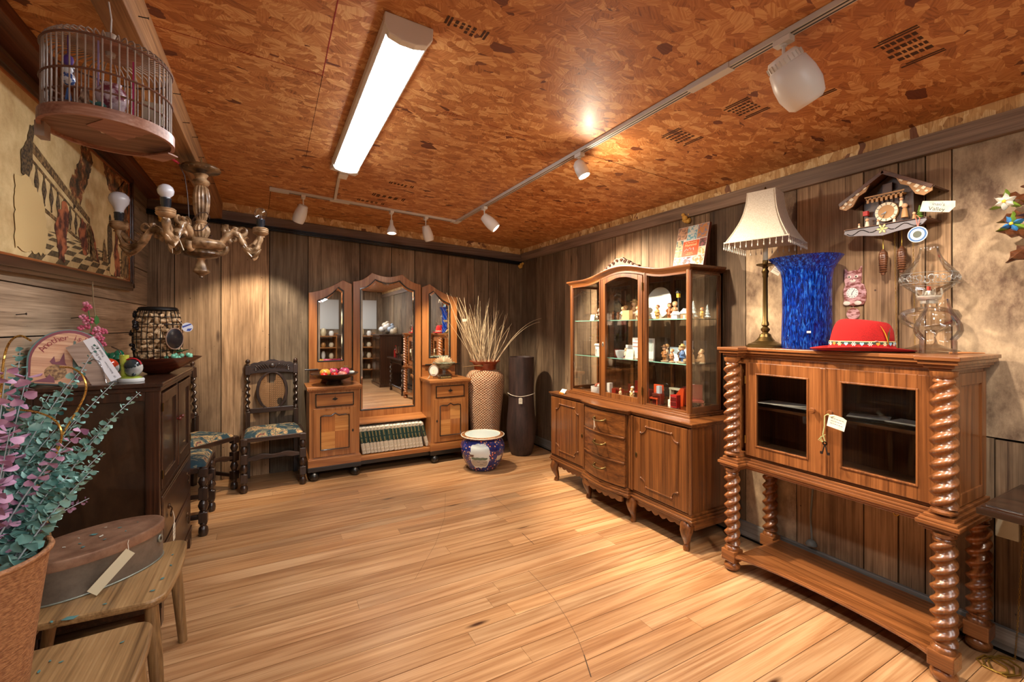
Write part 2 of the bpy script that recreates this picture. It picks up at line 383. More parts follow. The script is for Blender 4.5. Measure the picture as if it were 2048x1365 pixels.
# ceiling: oriented strand board
def osb(name, c0, c1, c2, c3, rough=.55, coat=.08):
    m, nt, bs, L = nm(name)
    tc = N(nt, 'ShaderNodeTexCoord'); cur = None
    for k in range(3):
        mp = N(nt, 'ShaderNodeMapping'); mp.inputs['Rotation'].default_value = (0, 0, [.25, 1.15, -.75][k]); mp.inputs['Location'].default_value = (k*3.1, k*1.7, 0)
        mp.inputs['Scale'].default_value = (14, 25, 14); L.new(tc.outputs['Object'], mp.inputs[0])
        dn = N(nt, 'ShaderNodeTexNoise', i_Scale=.7, i_Detail=2); L.new(mp.outputs[0], dn.inputs[0])
        ad = N(nt, 'ShaderNodeVectorMath', operation='ADD'); L.new(mp.outputs[0], ad.inputs[0]); L.new(dn.outputs['Color'], ad.inputs[1])
        vo = N(nt, 'ShaderNodeTexVoronoi', i_Scale=1.0); L.new(ad.outputs[0], vo.inputs[0])
        vr = N(nt, 'ShaderNodeVectorRotate', rotation_type='Z_AXIS'); sq = N(nt, 'ShaderNodeSeparateColor'); L.new(vo.outputs['Color'], sq.inputs[0]); am = N(nt, 'ShaderNodeMath', operation='MULTIPLY'); am.inputs[1].default_value = 3.1; L.new(sq.outputs[2], am.inputs[0]); L.new(am.outputs[0], vr.inputs['Angle']); L.new(tc.outputs['Object'], vr.inputs['Vector'])
        m2 = N(nt, 'ShaderNodeMapping'); m2.inputs['Scale'].default_value = (12, 170, 12); L.new(vr.outputs[0], m2.inputs[0])
        a2 = N(nt, 'ShaderNodeVectorMath', operation='ADD'); s2 = N(nt, 'ShaderNodeVectorMath', operation='SCALE'); s2.inputs['Scale'].default_value = 9
        L.new(vo.outputs['Color'], s2.inputs[0]); L.new(m2.outputs[0], a2.inputs[0]); L.new(s2.outputs[0], a2.inputs[1])
        no = N(nt, 'ShaderNodeTexNoise', i_Scale=1, i_Detail=3); L.new(a2.outputs[0], no.inputs[0])
        sp = N(nt, 'ShaderNodeSeparateColor'); L.new(vo.outputs['Color'], sp.inputs[0])
        va = N(nt, 'ShaderNodeMath', operation='MULTIPLY_ADD'); va.inputs[1].default_value = .8; L.new(no.outputs[0], va.inputs[0])
        vb = N(nt, 'ShaderNodeMath', operation='MULTIPLY'); vb.inputs[1].default_value = .45; L.new(sp.outputs[1], vb.inputs[0]); L.new(vb.outputs[0], va.inputs[2])
        if cur is None: cur = (sp.outputs[0], va.outputs[0], sp.outputs[2])
        else:
            gt = N(nt, 'ShaderNodeMath', operation='GREATER_THAN'); L.new(sp.outputs[0], gt.inputs[0]); L.new(cur[0], gt.inputs[1])
            res = []
            for p, q in zip(cur, (sp.outputs[0], va.outputs[0], sp.outputs[2])):
                x_ = N(nt, 'ShaderNodeMix'); L.new(gt.outputs[0], x_.inputs[0]); L.new(p, x_.inputs[2]); L.new(q, x_.inputs[3]); res.append(x_.outputs[0])
            cur = tuple(res)
    rp = N(nt, 'ShaderNodeValToRGB'); e = rp.color_ramp.elements
    e[0].position = .22; e[0].color = c4(c0); e[1].position = .88; e[1].color = c4(c3)
    q = e.new(.45); q.color = c4(c1); q = e.new(.68); q.color = c4(c2)
    L.new(cur[1], rp.inputs[0])
    # rare dark red flakes
    lt = N(nt, 'ShaderNodeMath', operation='LESS_THAN'); lt.inputs[1].default_value = .018; L.new(cur[2], lt.inputs[0])
    mx = N(nt, 'ShaderNodeMix', data_type='RGBA', blend_type='MULTIPLY'); L.new(lt.outputs[0], mx.inputs[0]); L.new(rp.outputs[0], mx.inputs[6]); mx.inputs[7].default_value = (.32, .2, .2, 1)
    L.new(mx.outputs[2], bs.inputs['Base Color'])
    bs.inputs['Roughness'].default_value = rough; bs.inputs['Coat Weight'].default_value = coat; bs.inputs['Coat Roughness'].default_value = .3
    bp = N(nt, 'ShaderNodeBump', i_Strength=.35, i_Distance=.003); L.new(cur[1], bp.inputs['Height']); L.new(bp.outputs[0], bs.inputs['Normal'])
    return m
M_osb = osb('osb_stained', hexc('74401c'), hexc('a8662f'), hexc('be7e44'), hexc('d6a268'))
M_osb2 = osb('osb_raw', hexc('7a4f28'), hexc('b98a50'), hexc('d0a468'), hexc('e8cd96'), .6, 0)
b = MB(); b.prism([(XL-.1, zc(XL-.1)), (XR+.1, zc(XR+.1)), (XR+.1, 2.55), (XL-.1, 2.72)], YF-.1, YB+.1, 'y')
ceil_ = struct(b.obj('ceiling', M_osb))
def onceil(x, y, d=.0006): return (x, y, zc(x)-d)
M_red = plain('red_line', '8a1712', .7); M_seam = plain('joint', '2a120a', .9)
def cline(name, m, p, q, w=.002):
    b = MB(); b.tube([onceil(*p), onceil(*q)], w, 4, flat=.3); b.obj(name, m, ceil_)
cline('chalk_line', M_red, (-.39, 2.125), (.20, 2.125)); cline('chalk_line', M_red, (.20, 2.125), (.20, 1.2)); cline('chalk_line', M_red, (.62, 2.12), (1.3, 2.12), .0014); cline('chalk_line', M_red, (.2, 1.2), (-.1, 1.2), .001)
cline('panel_joint', M_seam, (XL, 4.16), (0.1, 4.16)); cline('panel_joint', M_seam, (1.6, 2.12), (XR, 2.12)); cline('panel_joint', M_seam, (.2, 2.12), (.2, 3.2), .001); cline('panel_joint', M_seam, (.0, 4.05), (-.02, 4.82)); cline('panel_joint', M_seam, (1.65, 4.1), (1.9, 4.5), .001)
M_ink = plain('ink', '44260f', .8)
def stamp(x, y, w, h, rz=0, n=4):
    b = MB(); R_ = random.Random(int(x*100+y*10)); Mx = T(*onceil(x, y)) @ R(rz) @ R(math.atan(.053), 'Y')
    for s in (-1, 1):
        for k in (0, 1): b.box(s*w/2+k*.014-.005, s*w/2+k*.014+.004, -h/2, h/2*(1 if k else .7), -.0004, 0, 0, None, Mx)
    for r in range(n):
        xx = -w/2+.03+r*(w-.05)/n; y_ = -h*.38
        while y_ < h*.38:
            q = R_.uniform(.008, .02); b.box(xx, xx+(w-.05)/n*.55, y_, y_+q, -.0004, 0, 0, None, Mx); y_ += q+.005
    b.obj('ink_stamp', M_ink, ceil_)
stamp(1.93, 1.66, .17, .13); stamp(1.94, 1.30, .15, .13); stamp(1.98, 1.06, .24, .12); stamp(2.03, .73, .22, .13); stamp(.62, 1.50, .14, .05)
stamp(.86, 3.35, .16, .05); stamp(.85, 3.72, .24, .08); stamp(.75, 3.95, .2, .06); stamp(-.55, 4.3, .12, .06)

# trim under the ceiling: raw strand board strip, grey board, black conduit on the back wall
M_tb = wood('trim_board', '5e4a3a', '8a715c', 'a58d76', 'y', 1.2, .6, .05, bump=.2); M_tbx = wood('trim_board_x', '4a382c', '6f5b4e', '8c786a', 'x', 1.2, .6, .05, bump=.2)
b = MB(); b.box(XR-.016, XR+.002, YF, YB, 2.318, zc(XR)); struct(b.obj('trim_1', M_osb2))
b = MB(); b.box(XR-.03, XR+.004, YF, YB, 2.225, 2.318); struct(b.obj('trim_2', M_tb, bevel=.003))
def slant(z0, z1, y0, y1, x0=XL, x1=XR-.03): return [(x0, zc(x0)-z0), (x1, zc(x1)-z0), (x1, zc(x1)-z1), (x0, zc(x0)-z1)]
b = MB(); b.prism(slant(.075, 0, 0, 0), YB-.016, YB+.002, 'y'); struct(b.obj('trim_3', M_osb2))
b = MB(); b.prism(slant(.165, .075, 0, 0), YB-.03, YB+.002, 'y'); struct(b.obj('trim_4', M_tbx, bevel=.003))
b = MB(); b.prism(slant(.205, .165, 0, 0), YB-.05, YB+.002, 'y'); b.tube([(XL+.4, YB-.055, zc(XL+.4)-.19), (XR-.3, YB-.055, zc(XR-.3)-.185)], .009, 8); tr5 = struct(b.obj('trim_5', M_pipe))
M_bb = wood('baseboard_grey', '5a554e', '7c7770', '9a958c', 'y', 1.2, .55, .1, bump=.2)
b = MB(); b.box(XR-.022, XR+.002, YF, YB, .02, .115); struct(b.obj('baseboard_right', M_bb, bevel=.003))
b = MB(); b.box(XR-.008, XR+.01, YF, YB, 0, .03); struct(b.obj('baseboard_gap', M_dark))
# beams
M_beam = wood('beam_wood', '6a4424', 'a87a4c', 'd0a878', 'y', .8, .65, .05, bump=.3, stain=((.4, .3, .2), 1.5, .6)); M_beam2 = wood('beam_dark', '3a1e10', '633620', '86532f', 'y', .9, .55, .1, bump=.3)
b = MB(); b.prism([(-.39, zc(-.39)+.01), (-.39, 2.385), (-.475, 2.375), (-.475, zc(-.475)+.01)], YF, YB-.01, 'y'); 
beam = struct(b.obj('trim_6', M_beam, bevel=.004))
M_nail = plain('iron_nail', '241c18', .6, .6)
for i, (y, z) in enumerate([(1.05, 2.50), (1.35, 2.45), (1.62, 2.49), (1.9, 2.44), (2.5, 2.46), (2.75, 2.43), (3.05, 2.47), (3.3, 2.44), (3.9, 2.45)]):
    b = MB(); b.tube([(-.39, y, z), (-.365, y+.008, z+.006)], .0017, 6); b.lathe([(.0001, 0), (.004, 0), (.004, .0015), (.0001, .0015)], (-.365, y+.008, z+.006), 8, M=R(PI/2, 'Y')); b.obj('nail', M_nail, beam)
b = MB(); b.prism([(XL, zc(XL)), (XL, 2.50), (XL+.10, 2.515), (XL+.10, zc(XL))], YF, YB-.01, 'y'); struct(b.obj('trim_7', M_beam2, bevel=.004))
for (y, z) in ((2.6, 1.452), (3.18, 1.448)):
    b = MB(); b.tube([(XL, y, z), (XL+.03, y, z+.004)], .0022, 6); b.lathe([(.0001, 0), (.005, 0), (.005, .002), (.0001, .002)], (XL+.03, y, z+.004), 8, M=R(PI/2, 'Y')); tag(b.obj('nail', M_nail), ['bent iron nail in the left wall, nearer the camera', 'iron nail in the left wall, just right of the thin hanging wire'][y > 3], 'nail', 'nails in the left wall')
b = MB(); b.tube([(XL+.02, 3.42, 1.68), (XL+.03, 3.40, 1.55), (XL+.02, 3.50, 1.40), (XL+.02, 3.52, 1.15)], .003, 6); tag(b.obj('cable', plain('string', 'c9b996', .8)), 'thin pale cord hanging down the left wall below the framed tapestry', 'cord')
for x, y, z, lab in ((2.74, 4.81, 2.17, 'yellow foam blob in the far corner below the trim'), (2.735, 2.30, 2.215, 'yellow foam blob under the trim behind the figurine book'), (-.82, 4.80, 2.35, 'yellow foam blob in the back left corner under the ceiling')):
    b = MB(); R_ = random.Random(int(x*y*10))
    for _ in range(9): b.ell((x+R_.uniform(-.02, .02), y+R_.uniform(-.02, .02), z+R_.uniform(-.03, .03)), R_.uniform(.012, .022), n=8, k=6)
    tag(b.obj('expanding_foam', plain('foam', 'd7a54a', .7)), lab, 'foam', 'dabs of expanding foam')

# ---------------------------------------------------------------- ceiling tube light
M_white = plain('white_enamel', 'e6e6e4', .4); M_tubeE = plain('lit_diffuser', TUBE_C[:3], .5, emit=TUBE_E)
def tubelight(cx, y0, y1, lab):
    t = thing('tube_light', lab, 'ceiling light', (cx, (y0+y1)/2, zc(cx)), 0, 'long tube lights on the ceiling', rot=(0, math.atan(.053), 0))
    h = (y1-y0)/2; w = .085
    arc = [(-w*.86*math.cos(a), -.055-.022*math.sin(a)) for a in [PI*i/10 for i in range(11)]]
    b = MB(); b.prism([(-w, 0), (w, 0), (w, -.04), (w*.86, -.056), (-w*.86, -.056), (-w, -.04)], -h+.02, h-.02, 'y'); b.obj('housing', M_white, t, .003)
    b = MB(); b.prism(arc, -h+.03, h-.03, 'y', sm=True); b.obj('diffuser', M_tubeE, t)
    for s in (-1, 1):
        b = MB(); b.prism([(-w-.003, 0), (w+.003, 0), (w+.003, -.042), (w*.8, -.072), (w*.3, -.083), (-w*.3, -.083), (-w*.8, -.072), (-w-.003, -.042)], s*h, s*(h-.035), 'y'); b.obj('end_cap', M_white, t, .004)
    return t
tubelight(.437, 1.57, 3.12, 'long lit white tube light on the strand board ceiling above the floor')
tubelight(.437, -1.9, -.35, 'long lit tube light added as fill on the ceiling behind the camera')  # out of view, added to lift the ambient light
tubelight(1.9, -2.6, -1.05, 'second lit tube light added as fill behind the camera, towards the right wall')  # another fill tube added out of view
tubelight(-.35+.75, -3.2+.0, -2.1, 'short lit tube light at the far end of the shop behind the camera') if 0 else None
tubelight(1.15, -1.2, .1, 'lit tube light added as fill just behind the camera, between the others')  # extra tube added out of view to brighten the room

# ---------------------------------------------------------------- track lights
M_track = plain('white_track', 'c9c5bd', .45); M_slot = plain('track_slot', '3a3835', .5)
t = thing('lighting_track', 'white L shaped lighting track screwed to the ceiling', 'lighting track')
def bar(p, q, w, h, m, name, bev=.001, z0=0):
    P, Q = Vector(p), Vector(q); d = Q-P; L_ = d.length; Mx = T(*P) @ d.to_track_quat('X', 'Z').to_matrix().to_4x4()
    b = MB(); b.box(0, L_, -w/2, w/2, -z0-h, -z0, 0, None, Mx); return b.obj(name, m, t, bev)
for p, q in ((onceil(1.59, 4.07, 0), onceil(1.59, -1.2, 0)), (onceil(0.12, 4.06, 0), onceil(1.59, 4.06, 0))):
    bar(p, q, .036, .02, M_track, 'rail'); 
    P, Q = Vector(p), Vector(q); off = Vector((.011, 0, 0)) if abs(P.x-Q.x) < .1 else Vector((0, .011, 0))
    for sg in (-1, 1): bar(P+off*sg*.8, Q+off*sg*.8, .006, .001, M_slot, 'slot', 0, .02)
bar(onceil(-.01, 4.06, 0), onceil(.13, 4.06, 0), .045, .026, M_track, 'feed_box', .003)
bar(onceil(1.53, 4.06, 0), onceil(1.612, 4.06, 0), .042, .024, M_track, 'corner_joint', .003); bar(onceil(1.59, 4.1, 0), onceil(1.59, 3.98, 0), .042, .024, M_track, 'corner_joint', .003)
bar(onceil(1.59, 1.32, 0), onceil(1.59, 1.12, 0), .042, .024, M_track, 'straight_joint', .002); bar(onceil(.44, 4.06, 0), onceil(.60, 4.06, 0), .042, .024, M_track, 'straight_joint', .002)
bar(onceil(.48, 4.06, 0), onceil(.43, 3.37, 0), .02, .013, M_track, 'conduit')
bar(onceil(.36, 3.22, 0), onceil(.53, 3.26, 0), .06, .03, M_white, 'junction_box', .003); bar(onceil(.42, 3.34, 0), onceil(.48, 3.34, 0), .09, .035, M_white, 'junction_box', .003)
M_spot = plain('spot_white', 'dcd8cf', .35)
def glow(name, col, e): return plain(name, col, .5, emit=e)
M_hot = glow('lit_lamp_face', (1, .93, .8), 14)
def track_head(x, y, kind, tilt, az, lab, power=0, cone=60, col=WARM, drop=.07, sz=1.0, blend=.5):
    """aim: az (world angle of the beam), tilt from straight down"""
    z = zc(x)-.02
    t = thing('track_spotlight', lab, 'spotlight', (x, y, z), 0, 'spotlights on the white track')
    b = MB(); b.box(-.016, .016, -.03, .03, -.022, 0); b.lathe([(.011, -.03), (.013, -.022)], n=12); b.obj('adapter', M_spot, t, .002)
    b = MB(); b.tube([(0, 0, -.02), (0, 0, -drop)], .0055*sz, 8); b.ell((0, 0, -drop), .011*sz); b.obj('stem', M_spot, t)
    d = Vector((math.cos(az)*math.sin(tilt), math.sin(az)*math.sin(tilt), -math.cos(tilt)))
    Mx = T(0, 0, -drop) @ d.to_track_quat('-Z', 'Y').to_matrix().to_4x4()
    b = MB()
    if kind == 'barrel':
        pr = [(.0, .012), (.030, .012), (.036, .006), (.038, -.012), (.041, -.016), (.048, -.06), (.050, -.09), (.046, -.13), (.042, -.14), (.038, -.139), (.034, -.12)]
        L_ = .12; rr = .036
    elif kind == 'cone':
        pr = [(.0, .0), (.014, 0), (.016, -.04), (.022, -.05), (.042, -.095), (.042, -.12), (.038, -.12), (.034, -.1)]; L_ = .105; rr = .035
    elif kind == 'drum':
        pr = [(0, .015), (.046, .015), (.055, 0), (.056, -.02), (.061, -.024), (.071, -.075), (.072, -.12), (.06, -.165), (.045, -.178), (.0, -.178)]; L_ = .17; rr = .04
    else:
        pr = [(0, .03), (.02, .028), (.034, .01), (.038, -.03), (.036, -.06), (.033, -.072), (.030, -.07), (.028, -.06)]; L_ = .062; rr = .03
    pr = [(r*sz, z*sz) for r, z in pr]
    b.lathe(pr, n=28, M=Mx); b.obj('lamp_head', M_spot, t)
    if kind == 'drum':
        for k in range(24):
            a = 2*PI*k/24; q = MB(); q.box(-.0015, .0015, .0545*sz, .0585*sz, -.018*sz, .002*sz, 0, None, Mx @ R(a)); q.obj('cooling_fin', M_track, t)
    if power:
        b = MB(); b.lathe([(0, -L_*sz-.001), (rr*sz, -L_*sz), (rr*sz, -L_*sz+.003), (0, -L_*sz+.003)], n=24, M=Mx); b.obj('lamp_face', M_hot, t)
        ld = bpy.data.lights.new('spot', 'SPOT'); ld.energy = power; ld.spot_size = D(cone); ld.spot_blend = blend; ld.color = col; ld.shadow_soft_size = .03
        lo = bpy.data.objects.new('spot', ld); C.objects.link(lo); lo.parent = t; lo.matrix_local = Mx @ T(0, 0, -L_*sz-.012)
        if kind == 'bulb':
            pd = bpy.data.lights.new('bulb_rim', 'POINT'); pd.energy = 9; pd.color = col; pd.shadow_soft_size = .02
            po = bpy.data.objects.new('bulb_rim', pd); C.objects.link(po); po.parent = t; po.matrix_local = Mx @ T(.0, 0, -L_*sz-.03)
    return t
track_head(1.59, .92, 'drum', D(34), D(-20), 'large white drum spotlight nearest the camera on the track', 75, 110, WARM2, .075)
track_head(1.59, 2.10, 'bulb', D(24), D(-48), 'small bullet spotlight with a glowing rim, middle of the long track', 170, 130, WARM, .07, 1.0, .9)
track_head(1.59, 3.42, 'barrel', D(46), D(-32), 'white barrel spotlight tilted right over the figurine cabinet', 300, 85, WARM, .085)
track_head(1.28, 4.06, 'barrel', D(24), D(31), 'white barrel spotlight just left of the track corner', 130, 75, WARM, .09, .95)
track_head(.96, 4.06, 'cone', D(6), D(-90), 'slim cone shaped spotlight on the back track', 70, 85, WARM, .085)
track_head(.235, 4.06, 'barrel', D(30), D(125), 'white barrel spotlight nearest the feed end of the back track', 105, 72, WARM, .09)
track_head(1.59, .2, 'barrel', D(42), D(25), 'added fill spotlight on the track just behind the view, aimed at the right wall', 40, 85, WARM2, .085)  # unseen head added as fill for the right wall
track_head(1.59, -.55, 'barrel', D(40), D(150), 'added fill spotlight on the track behind the camera', 60, 100, WARM2, .085)  # unseen head added as general fill
# ---------------------------------------------------------------- barley twist display cabinet on the right
def woods(nm_, d, m_, l, **k): return {a: wood(nm_+'_'+a, d, m_, l, a, **k) for a in 'xyz'}
WC = woods('honey_walnut', '4a2610', '855029', 'a66b3d', scale=.8, rough=.3, coat=.35, bump=.05)
WH = woods('brown_walnut', '34190a', '6a3d1b', '8a5628', scale=.8, rough=.3, coat=.35, bump=.05)
WD = woods('cherry', '764019', 'a46a38', 'bd8650', scale=.7, rough=.32, coat=.3, bump=.04)
WO = woods('dark_oak', '170b06', '3a2012', '5a3520', scale=.9, rough=.3, coat=.4, bump=.08)
M_glass = glass('pane', (.98, .985, .98), .3); M_glassC = glass('pane_dark', (.85, .86, .88), .7, add=.025)
M_edge = plain('shelf_glass_edge', '7fb8a4', .15); M_brass = plain('brass', 'a8803c', .35, .9); M_black = plain('black_paint', '16130f', .35, coat=.3)
M_paper = speck('paper_tag', 'd9cfb6', 'e8e2cf', 30, .8); M_ink2 = plain('pen_ink', '4a4a52', .8); M_string = plain('tag_string', 'd8cdb8', .85)
def mould(b, outl, levels, m=0):
    """stack of slabs following an outline function outl(offset)"""
    for z0, z1, o in levels: b.prism(outl(o), z0, z1, 'z', m)
def panel_frame(b, x0, x1, z0, z1, w, y0, y1, m=0, mh=None):
    mh = m if mh is None else mh
    b.box(x0, x0+w, y0, y1, z0, z1, m); b.box(x1-w, x1, y0, y1, z0, z1, m)
    b.box(x0+w, x1-w, y0, y1, z0, z0+w, mh); b.box(x0+w, x1-w, y0, y1, z1-w, z1, mh)
def price_tag(name, M, w, h, label, parent=None, hole=True, mat=None, scrib=3, seed=1):
    b = MB(); b.prism([(-w/2, -h/2), (w/2, -h/2), (w/2, h*.38), (w*.25, h/2), (-w*.25, h/2), (-w/2, h*.38)], -.0005, .0005, 'y', M=M)
    o = b.obj(name, mat or M_paper, parent)
    if label: tag(o, label, 'price tag')
    R_ = random.Random(seed); b = MB()
    for k in range(scrib):
        z = h*(.2-.2*k); x = -w*.35
        while x < w*.3:
            q = R_.uniform(.05, .14)*w; b.box(x, x+q, -.0009, -.0004, z, z+h*.035, 0, None, M); x += q+w*.03
    b.obj('handwriting', M_ink2, o if label else parent)
    return o

con = thing('display_cabinet', 'honey brown glazed cabinet on barley twist legs against the right wall', 'cabinet', (2.53, 1.19, 0), -PI/2)
LX = (-.46, .46); FY = -.185; BY = .18
for x in LX:
    for y in (FY, BY):
        b = MB(); b.lathe([(.0, 0), (.026, 0), (.042, .015), (.043, .032), (.03, .05), (.022, .056)], (x, y, 0), 20); b.obj('bun_foot', WC['x'], con)
        b = MB(); b.cb((x, y, .088), (.082, .082, .064)); b.obj('block', WC['x'], con, .004)
        b = MB(); b.lathe([(.040, .12), (.040, .13), (.030, .14), (.034, .15), (.034, .155)], (x, y, 0), 20)
        b.twist((x, y), .152, .555, .043, 3.9, n=24, per=26, off=.42, lobes=2); b.lathe([(.034, .553), (.034, .56), (.030, .566), (.04, .575), (.04, .588)], (x, y, 0), 20)
        b.obj('barley_twist_leg', WC['z'], con)
# stretcher shelf with a hollowed front
pts = [(-.42, FY-.03)]+[(-.42+.84*i/16, FY-.02+.11*math.sin(PI*i/16)**.7) for i in range(17)]+[(.42, FY-.03), (.42, BY+.03), (-.42, BY+.03)]
pts = [(-.42+.84*i/20, FY-.03+.06*math.sin(PI*i/20)**.6) for i in range(21)]+[(.42, BY+.02), (-.42, BY+.02)]
b = MB(); b.prism(pts, .082, .104, 'z'); b.prism([(x, y-(.006 if i < 21 else 0)) for i, (x, y) in enumerate(pts)], .088, .098, 'z'); b.obj('lower_shelf', WC['x'], con, .003)
def co(o, e=0, brk=.055):
    f = FY+.045; xo = .50+o
    return [(-xo, FY-.03-o), (-.405-o*.2+o, FY-.03-o), (-.405+o, f-o), (.405-o, f-o), (.405-o, FY-.03-o), (xo, FY-.03-o), (xo, BY+.03), (-xo, BY+.03)]
b = MB(); mould(b, co, [(.588, .600, .0), (.600, .612, .012), (.612, .628, .020), (.628, .640, .012), (.640, .654, .0), (.654, .667, -.012)]); b.obj('middle_cornice', WC['x'], con, .003)
b = MB(); b.box(-.47, .47, -.125, .2, .667, .68); b.box(-.47, .47, -.125, .2, 1.19, 1.226); b.box(-.47, -.45, -.115, .2, .68, 1.19); b.box(.45, .47, -.115, .2, .68, 1.19)
b.box(-.45, .45, .185, .2, .68, 1.19); b.obj('carcass', WC['z'], con, .002)
b = MB(); panel_frame(b, -.10, .19, .70, 1.17, .05, -.004, .004, 0)
Mx = T(.474, .03, 0) @ R(-PI/2)
b = MB(); panel_frame(b, -.17, .15, .675, 1.20, .045, -.004, .004); 
sp = MB(); sp.M = T(.472, .04, 0) @ R(PI/2); panel_frame(sp, -.16, .17, .67, 1.21, .05, -.004, .004); sp.obj('side_panel', WC['z'], con, .002)
sp = MB(); sp.M = T(-.472, .04, 0) @ R(PI/2); panel_frame(sp, -.16, .17, .67, 1.21, .05, -.004, .004); sp.obj('side_panel', WC['z'], con, .002)
b = MB(); b.box(-.44, .44, -.06, .19, .930, .945); b.obj('inner_shelf', WC['x'], con, .001)
b = MB(); b.box(-.44, .44, -.085, .12, .962, .968); b.obj('glass_shelf', glass('shelf_glass', (.8, .92, .9), 1, add=.08), con)
def shpaper(lx, w, h_, rz, lab):
    b = MB(); b.cb((0, 0, 0), (w, h_, .0012), 0); o = b.obj('document', M_paper); o.matrix_world = con.matrix_basis @ T(lx, .0, .9695) @ R(rz)
    tag(o, lab, 'paper')
shpaper(-.25, .26, .16, .05, 'sheet of paper lying on the glass shelf behind the left cabinet door')
shpaper(.13, .16, .12, .3, 'folded pale leaflet on the shelf behind the right cabinet door')
shpaper(.32, .20, .13, -.1, 'sheet of paper at the far right of the cabinet glass shelf')
# doors
for sx, (x0, x1) in ((-1, (-.405, -.008)), (1, (.016, .425))):
    d = MB(); panel_frame(d, x0, x1, .672, 1.20, .062, -.145, -.125); panel_frame(d, x0+.058, x1-.058, .73, 1.142, .008, -.150, -.137); do = d.obj('door', WC['z'], con, .002)
    g = MB(); g.box(x0+.06, x1-.06, -.137, -.134, .732, 1.140); g.obj('glass_pane', M_glassC, do)
    k = MB(); kx = x1-.03 if sx < 0 else x0+.025; k.lathe([(.0, .03), (.012, .029), (.016, .02), (.012, .010), (.006, .006), (.006, -.005)], (kx, -.145, .985), 16, M=R(PI/2, 'X')); k.obj('knob', WC['x'], do)
    for hz in (.76, 1.10):
        h_ = MB(); hx = x0 if sx < 0 else x1; h_.tube([(hx, -.147, hz-.022), (hx, -.147, hz+.022)], .004, 8); h_.obj('hinge', M_brass, do)
b = MB(); b.box(-.010, .018, -.152, -.125, .672, 1.2); b.obj('centre_stile', WC['z'], con, .004)
for x in LX:
    b = MB(); xx = x*1.0
    b.lathe([(.042, .667), (.042, .675), (.032, .683), (.034, .69)], (xx, FY, 0), 20); b.twist((xx, FY), .688, 1.185, .045, 4.9, n=24, per=26, off=.40, lobes=2)
    b.lathe([(.034, 1.183), (.034, 1.19), (.03, 1.196), (.042, 1.208), (.043, 1.226)], (xx, FY, 0), 20); b.obj('barley_twist_column', WC['z'], con)
b = MB(); mould(b, co, [(1.226, 1.238, -.012), (1.238, 1.252, .0), (1.252, 1.268, .014), (1.268, 1.285, .022)]); b.obj('top_cornice', WC['x'], con, .003)
# key bunch and tag on the right door knob
kt = thing('tagged_keys', 'white price tag and old keys tied on the right knob of the barley twist cabinet', 'keys', (2.345, 1.145, .985))
price_tag('paper_tag', T(-.006, -.038, -.033) @ R(-PI/2) @ R(.2, 'Y'), .075, .062, None, kt, seed=5)
b = MB(); b.tube([(0, .0, .0), (-.01, .012, -.01), (-.008, .014, -.06), (-.01, .02, -.10), (-.006, .01, -.14)], .0022, 6); b.tube([(0, 0, 0), (-.01, -.01, -.01), (-.006, -.03, -.006)], .0014, 5)
for k in range(3): b.tube([(-.008, .01, -.10), (-.012, .03+.005*k, -.115-.008*k), (-.008, .018, -.14)], .0014, 5)
b.obj('twine', plain('green_twine', 'a8aa70', .8), kt)
for s in (-1, 1):
    b = MB(); b.tube([(-.008, .012, -.145), (-.008, .012+s*.012, -.195)], .0028, 8); b.lathe([(.006, -.002), (.010, -.002), (.010, .002), (.006, .002), (.006, -.002)], (-.008, .012, -.143), 12, M=R(PI/2, 'Y')); b.box(-.011, -.005, .012+s*.010, .012+s*.02, -.196, -.184); b.obj('key', plain('old_iron', '3a3330', .45, .8), kt)

# table corner at the right edge
WT = woods('ebonised_oak', '100a07', '2d1b12', '4a2f20', scale=.8, rough=.22, coat=.6, bump=.05)
tb = thing('dark_table', 'dark oak table with barley twist legs, only its corner inside the right edge', 'table', (2.525, .0, 0))
b = MB(); b.box(-.225, .225, -.62, .615, .735, .745); b.prism([(-.235, -.63), (.235, -.63), (.235, .625), (-.235, .625)], .712, .735, 'z'); b.box(-.215, .215, -.61, .605, .745, .749); b.obj('table_top', WT['y'], tb, .004)
b = MB(); panel_frame(b, 0, 1, 0, 1, .1, 0, 1)
b = MB(); b.box(-.19, -.17, -.56, .50, .63, .712); b.box(.17, .19, -.56, .50, .63, .712); b.box(-.19, .19, -.56, -.54, .63, .712); b.box(-.19, .19, .48, .50, .63, .712); b.obj('apron', WT['y'], tb, .003)
for x in (-.17, .17):
    for y in (-.53, .45):
        b = MB(); b.cb((x, y, .66), (.06, .06, .1)); b.twist((x, y), .16, .61, .03, 4.5, n=14, per=14); b.cb((x, y, .12), (.055, .055, .09)); b.lathe([(0, 0), (.025, 0), (.032, .025), (.022, .05), (.02, .075)], (x, y, 0), 16); b.obj('leg', WT['z'], tb)
for x in (-.17, .17):
    b = MB(); b.twist((0, 0), -.46, .46, .024, 7, n=12, per=12, M=T(x, -.04, .12) @ R(PI/2, 'X')); b.obj('twist_stretcher', WT['y'], tb)
gs = glass('clear_glass', (.96, .97, .96), 1.1, add=.02)
def glassware(name, prof, loc, lab, cat, g=None, n=24, m=None):
    b = MB(); b.lathe(prof, n=n); o = b.obj(name, m or gs, loc=loc); tag(o, lab, cat, g); return o
glassware('beer_glass', [(0, 0), (.04, 0), (.035, .01), (.03, .05), (.045, .16), (.05, .24), (.048, .24), (.04, .1), (.0, .03)], (2.40, -.15, .749), 'tall clear beer glass on the dark table outside the view', 'glass')
glassware('glass_bowl', [(0, 0), (.05, 0), (.09, .05), (.10, .10), (.097, .10), (.08, .05), (0, .012)], (2.62, -.35, .749), 'clear glass bowl on the dark table outside the view', 'bowl')
